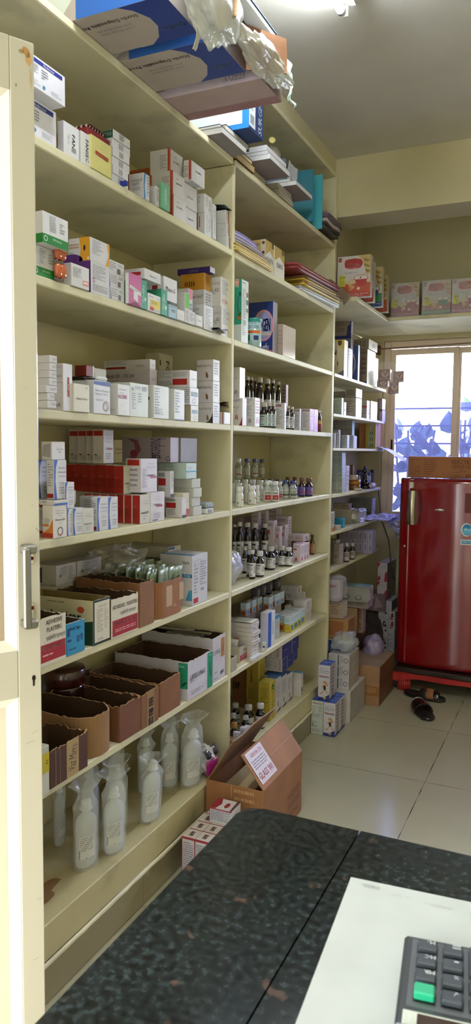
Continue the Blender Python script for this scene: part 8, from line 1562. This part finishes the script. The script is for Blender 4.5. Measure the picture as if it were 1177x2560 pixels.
# column of glove and mask cartons by the fridge
y4=4.78
rows=[(1380,1250),(1250,1140),(1140,995),(995,872),(872,745)]
x0_=at(740,y4,.4); x1_=at(890,y4,.4); x2_=at(985,y4,.4)
CB('glove_carton','white glove carton at the very bottom by the fridge, behind the brown carton',x2_,y4,0,x2_-x0_,.2,zat(kv(1380),x0_,y4)-.002,'#a8a4a4')
for i,(vb,vt) in enumerate(rows):
    zb=zat(kv(vb),x0_,y4)+.0005; h=zat(kv(vt),x0_,y4)-zb-.001
    CB('glove_carton','white glove carton, left column by the fridge, %s from the bottom'%ordL[i],x1_,y4,zb,x1_-x0_,.2,h,'#b5b1b4',[R('y',.05,.1,.95,.12,'#8a8688'),L('y',.1,.2,.55,.4,2,'#8f8b8e')]+([O('y',.6,.55,.15,.35,'#17141a'),O('y',.62,.55,.07,.16,'#b5b1b4'),PG('y',[(.55,.3),(.8,.2),(.85,.4),(.65,.45)],'#17141a')] if i in (1,3) else [R('y',.65,.7,.85,.9,'#4a3a3a')]))
    CB('glove_carton','white glove carton, right column by the fridge, %s from the bottom'%ordL[i],x2_,y4+.004*(i%2),zb,x2_-x1_-.001,.2,h,'#b9b3b6',[L('y',.1,.2,.8,.5,2,'#8f8b8e')]+([PG('y',[(.3,.3),(.8,.4),(.7,.9),(.4,.8)],'#6a2c24'),R('y',.2,.1,.7,.25,'#9c3a30')] if i>=3 else []))
zt_=zat(kv(745),x0_,y4)+.001
h_=zat(kv(590),x0_,y4)-zt_
paper=lambda:[PG('y',[(.0,1),(.3,1),(.05,.75),(0,.8)],'#a82434'),PG('y',[(0,0),(.3,.3),(.35,.0)],'#a82434') if 0 else PG('y',[(0,.2),(.25,.35),(.3,.1),(0,-.0)],'#a82434'),PG('y',[(.75,.45),(1,.6),(1,0),(.7,0)],'#a82434'),T('y',.5,.85,.08,'Tamsulosin',G,w=.6),T('y',.5,.76,.08,'Finasteride',G,w=.6),T('y',.5,.35,.14,'TD',G,90,.2)]
CB('red_white_carton','dotted white carton with a red curve, lowest of the three red and white cartons',at(950,y4,.7),y4,zt_,at(950,y4,.7)-at(705,y4,.7),.2,h_,'#b9b4bc',[PG('y',[(0,0),(.42,0),(.3,.25),(.25,.6),(.28,1),(0,1)],'#a02030'),*[O('y',.45+.09*(i%6),.2+.2*(i//6),.008,.02,'#6a6670') for i in range(24)],L('y',.55,.3,.7,.8,5,G)],cx='#6a5a54')
z5=zt_+h_+.001
for i in range(2):
    hh_=(zat(kv(42),at(745,y4,1),y4)-z5)/2 if i==0 else hh_
    xr=at(885,y4,.9)
    CB('red_white_carton','tall white carton with red ribbon shapes, %s of two leaning by the fridge'%['lower','upper'][i],xr,y4,z5+ (hh_+.0005)*i,xr-at(742,y4,.9),.25,hh_-.0005,'#bab5bd',paper(),cx='#8f8678',ct='#b9b0c4')
# open brown carton in front of the shelving
e=empty('glass_carton','large opened brown carton with raised flaps and a red printed GLASS label, on the floor','carton',(.0095,2.34,.001))
CWX,CWY,CH=.226,.405,.25
cm=mat('#9a6a42',.7,'corr'); cmi=mat('#7d5a3c',.8,'corr')
def wallq(a,b,name,m=cm,deco=None,fr=None):
    mb=MB(); mb.box(a,b,m,.001)
    if deco: decals(mb,deco,fr)
    return mb.build(name,e)
wallq((0,0,0),(CWX,.004,CH),'near_wall',deco=[L('f',.5,.72,.85,.95,2,'#b58a60'),R('f',.45,.8,.46,1,'#c49a6c')],fr={'f':(Vector((0,0,0)),Vector((1,0,0)),Vector((0,0,1)),Vector((0,-1,0)),CWX,CH)})
wallq((CWX-.004,.0042,0),(CWX,CWY-.0042,CH),'front_wall',deco=[L('f',.6,.4,.95,.52,3,'#5c3a24'),L('f',.62,.25,.93,.36,3,'#5c3a24'),L('f',.62,.12,.9,.2,2,'#5c3a24')],fr={'f':(Vector((CWX,0,0)),Vector((0,1,0)),Vector((0,0,1)),Vector((1,0,0)),CWY,CH)})
wallq((0,CWY-.004,0),(CWX,CWY,CH),'far_wall'); wallq((0,.0042,0),(.004,CWY-.0042,CH),'back_wall'); wallq((.0042,.0042,0),(CWX-.0042,CWY-.0042,.004),'bottom_wall',cmi)
# flaps: computed from the photograph as planes hinged on the rim
def flap(name,a,b,out,up,w,m=cm,dec=None,taper=.0,lab=None):
    A=Vector(a);B=Vector(b);o=Vector(out).normalized()*w+Vector((0,0,up))
    mb=MB()
    n=10; nn=(B-A).cross(o).normalized()
    mb.sheet(lambda u,v:A.lerp(B,taper*v+(1-2*taper*v)*u)+o*v+nn*(.0025*math.sin(u*9)*v),n,6,m,.0022,smooth=False)
    if dec:
        ud=(B-A).normalized(); vd=o.normalized(); N=ud.cross(vd)
        decals(mb,dec,{'f':(A+N*.004,ud,vd,N,(B-A).length,o.length)})
    ob=mb.build(name,e)
    if lab: ob['label']=lab
    return ob
flap('flap',(CWX-.001,.004,CH),(CWX-.001,CWY-.004,CH),(-.75,0,0),.115,.088,dec=[R('f',.02,.1,.42,.85,'#cfc4c4') if 0 else PG('f',[(.03,.12),(.38,.12),(.38,.95),(.03,.95)],'#cdc3c6'),RING('f',.205,.53,.16,.36,.05,'#b0504c') if 0 else R('f',.05,.17,.365,.175,'#b04a44'),T('f',.2,.3,.17,'GLASS WI','#b0403c',0,.3,bold=.03),L('f',.06,.45,.35,.7,4,'#8a7c84'),T('f',.22,.82,.1,'VERMA EN','#b0403c',0,.26),R('f',.42,.5,1,.52,'#a87c50')],lab='brown flap with a white and red printed label')
flap('flap',(.004,.004,CH),(.004,CWY-.004,CH),(-.0,0,0),.13,.0,) if False else flap('flap',(.006,.0,CH),(.006,CWY,CH),(.35,0,0),.16,.10,m=mat('#8f6a48',.7,'corr'))
mb=MB(); mb.box((0.03,.02,CH-.07),(.15,.37,CH-.05),mat('#b5a070',.7),.002); mb.build('inner_pad',e)
# vitamin cartons near the counter
k(440,1800,3.363)
vx=lambda:[R('y',.02,.96,.98,1,'#9c2438'),R('y',.0,0,.04,1,'#9c2438'),R('y',.96,0,1,1,'#9c2438'),L('y',.1,.1,.9,.9,18,'#7c7c90'),R('t',.0,.0,1,.03,'#9c2438'),R('t',.35,.25,.65,.75,'#4a342c'),T('t',.5,.5,.15,'Becosule','#cfc4b8',60,.4),R('x',.0,.9,1,1,'#c98a5a'),L('x',.2,.2,.8,.8,6,'#8a7c7c')]
vh=.215
bx0=onz(440+158/3.363,1800+1170/3.363,.0)
ys0=2.085; xs0=.135
xr=xat(440+158/3.363,ys0,vh); xl=xat(440+50/3.363,ys0,vh)
w=xr-xl
print('vit',xr,xl,w,zat(1800+1012/3.363,xr,ys0))
vh=zat(1800+1005/3.363,xr,ys0)
for j in range(4):
    for i in range(2 if j<3 else 1):
        carton('vitamin_carton','white vitamin carton with a dark red border, %s row from the counter, %s column'%(ordL[j],['left','right'][i]),'medicine box',xr+i*(w+.001),ys0+j*.058,.0008,w,.056,vh,c='#c9c4cc',ct='#c9bcae',dec=vx(),group='dark red bordered vitamin cartons on the floor' if not(i==0 and j==0) else None)
carton('vitamin_carton','red-topped white vitamin carton lying across the others beside the open brown carton','medicine box',xr+w*1.55,ys0+.125,vh+.0016,w*1.75,.075,.052,c='#c9c8d0',ct='#cfc4c0',rot=0,dec=[R('y',.0,.92,1,1,'#9c2438'),R('y',0,0,.02,1,'#9c2438'),L('y',.05,.15,.95,.85,12,'#7c7c90'),PG('t',[(0,0),(.25,0),(.35,.5),(.2,1),(0,1)],'#8c1f22'),O('t',.62,.45,.1,.25,'#9c2a2c'),PG('t',[(.9,0),(1,0),(1,1),(.85,1)],'#5a3a30')])
# ================================================================ SLIPPERS
def slipper(name,label,x,y,rz,toe_up=False,strap=1,flip=False):
    e=empty(name,label,'slipper',(x,y,.0006),math.radians(rz)); sm=mat('#0b0a0a',.3,'gloss'); L_=.262
    def halfw(t): return (.036+.014*math.sin(math.pi*min(1,t*1.15)**1.3)) * (1-max(0,(abs(2*t-1)-.72)/.28)**2.4*.95)
    n=40; 
    def sole(z0,z1,gr,nm,m):
        mb=MB(); V=[];ring=[]
        for i in range(n+1):
            t=i/n; ring.append((t*L_,halfw(t)+gr))
        out=[(a,b) for a,b in ring]+[(a,-b) for a,b in ring[::-1]]
        N=len(out); 
        for z,s in ((z0,.96),(z0+(z1-z0)*.3,1),(z0+(z1-z0)*.8,1),(z1,.965)):
            V+=[(L_/2+(a-L_/2)*s,b*s,z+.006*max(0,(a/L_-.0))*0+(.008*max(0,.25-a/L_)*2)) for a,b in out]
        Q=[]
        for j in range(3):
            for i in range(N): i2=(i+1)%N; Q.append((j*N+i,j*N+i2,(j+1)*N+i2,(j+1)*N+i))
        Q.append(tuple(range(N))[::-1]); Q.append(tuple(3*N+i for i in range(N))); mb.add(V,Q,m,True); return mb.build(nm,e)
    sole(0,.017,.0,'sole',sm); sole(.0172,.021,-.003,'insole',mat('#171413',.5))
    def band(t0,t1,hgt,m,nm,pale=True,skew=.0):
        mb=MB(); 
        def f(u,v):
            a=math.pi*v; t=t0+(t1-t0)*u+skew*(v-.5); wv=halfw(min(1,max(0,t)))+.002
            return (t*L_,math.cos(a)*wv,.016+math.sin(a)*(hgt*(1-.25*(u-.5)**2*4*.3))+.0)
        mb.sheet(f,12,16,m,.0013); mb.build(nm,e)
    if strap==1:
        band(.4,.8,.05,sm,'upper_strap'); band(.801,.82,.05,mat('#8a8078',.4),'strap_edge')
    else:
        band(.42,.56,.046,sm,'upper_strap',skew=.12); band(.565,.73,.045,mat('#8a5a34',.6,'corr'),'brown_band',skew=.12); band(.735,.84,.04,sm,'upper_strap',skew=.12)
    return e
k(0,0,1)
a=onz(1074,1800,.012); b=onz(1020,1738,.012)
ang=math.degrees(math.atan2(b.y-a.y,b.x-a.x))
slipper('slipper','black slipper with a glossy domed strap and pale piping, nearer to the camera',a.x,a.y,ang,strap=1)
a=onz(1003,1730,.012); b=onz(1128,1758,.012); ang=math.degrees(math.atan2(b.y-a.y,b.x-a.x))
slipper('slipper','black slipper with a brown band across its strap, lying behind the other',a.x+.01,a.y+.02,ang,strap=2)
# ================================================================ CAMERA, WORLD, EXPOSURE
cam=bpy.data.cameras.new('camera'); co=bpy.data.objects.new('camera',cam); COL.objects.link(co)
M=Matrix.Identity(4)
for i in range(3): M[i][0]=RT[i]; M[i][1]=UP[i]; M[i][2]=-FW[i]; M[i][3]=C0[i]
co.matrix_world=M
cam.sensor_fit='HORIZONTAL'; cam.sensor_width=36; cam.lens=36*F/1177; cam.clip_start=.02
SC.camera=co
cam.dof.use_dof=True; cam.dof.focus_distance=2.9; cam.dof.aperture_fstop=24
w=bpy.data.worlds.new('world'); SC.world=w; w.use_nodes=True
bg=w.node_tree.nodes['Background']; bg.inputs[0].default_value=(.93,.975,1.0,1)
# hazy bright sky, brighter in a broad glow around the (veiled) sun beyond the window side
WN=w.node_tree.nodes; WL=w.node_tree.links
tcw=WN.new('ShaderNodeTexCoord'); dp=WN.new('ShaderNodeVectorMath'); dp.operation='DOT_PRODUCT'; sd=Vector((.45,.8,.38)).normalized(); dp.inputs[1].default_value=sd
WL.new(tcw.outputs['Generated'],dp.inputs[0])
mr=WN.new('ShaderNodeMapRange'); mr.interpolation_type='SMOOTHSTEP'; WL.new(dp.outputs['Value'],mr.inputs[0]); mr.inputs[1].default_value=.2; mr.inputs[2].default_value=1.0; mr.inputs[3].default_value=9.5; mr.inputs[4].default_value=34
WL.new(mr.outputs[0],bg.inputs[1])
SC.view_settings.view_transform='Standard'; SC.view_settings.look='None'; SC.view_settings.gamma=1; SC.view_settings.exposure=0.22
SC.cycles.use_denoising=True
SC.cycles.max_bounces=8; SC.cycles.transparent_max_bounces=24
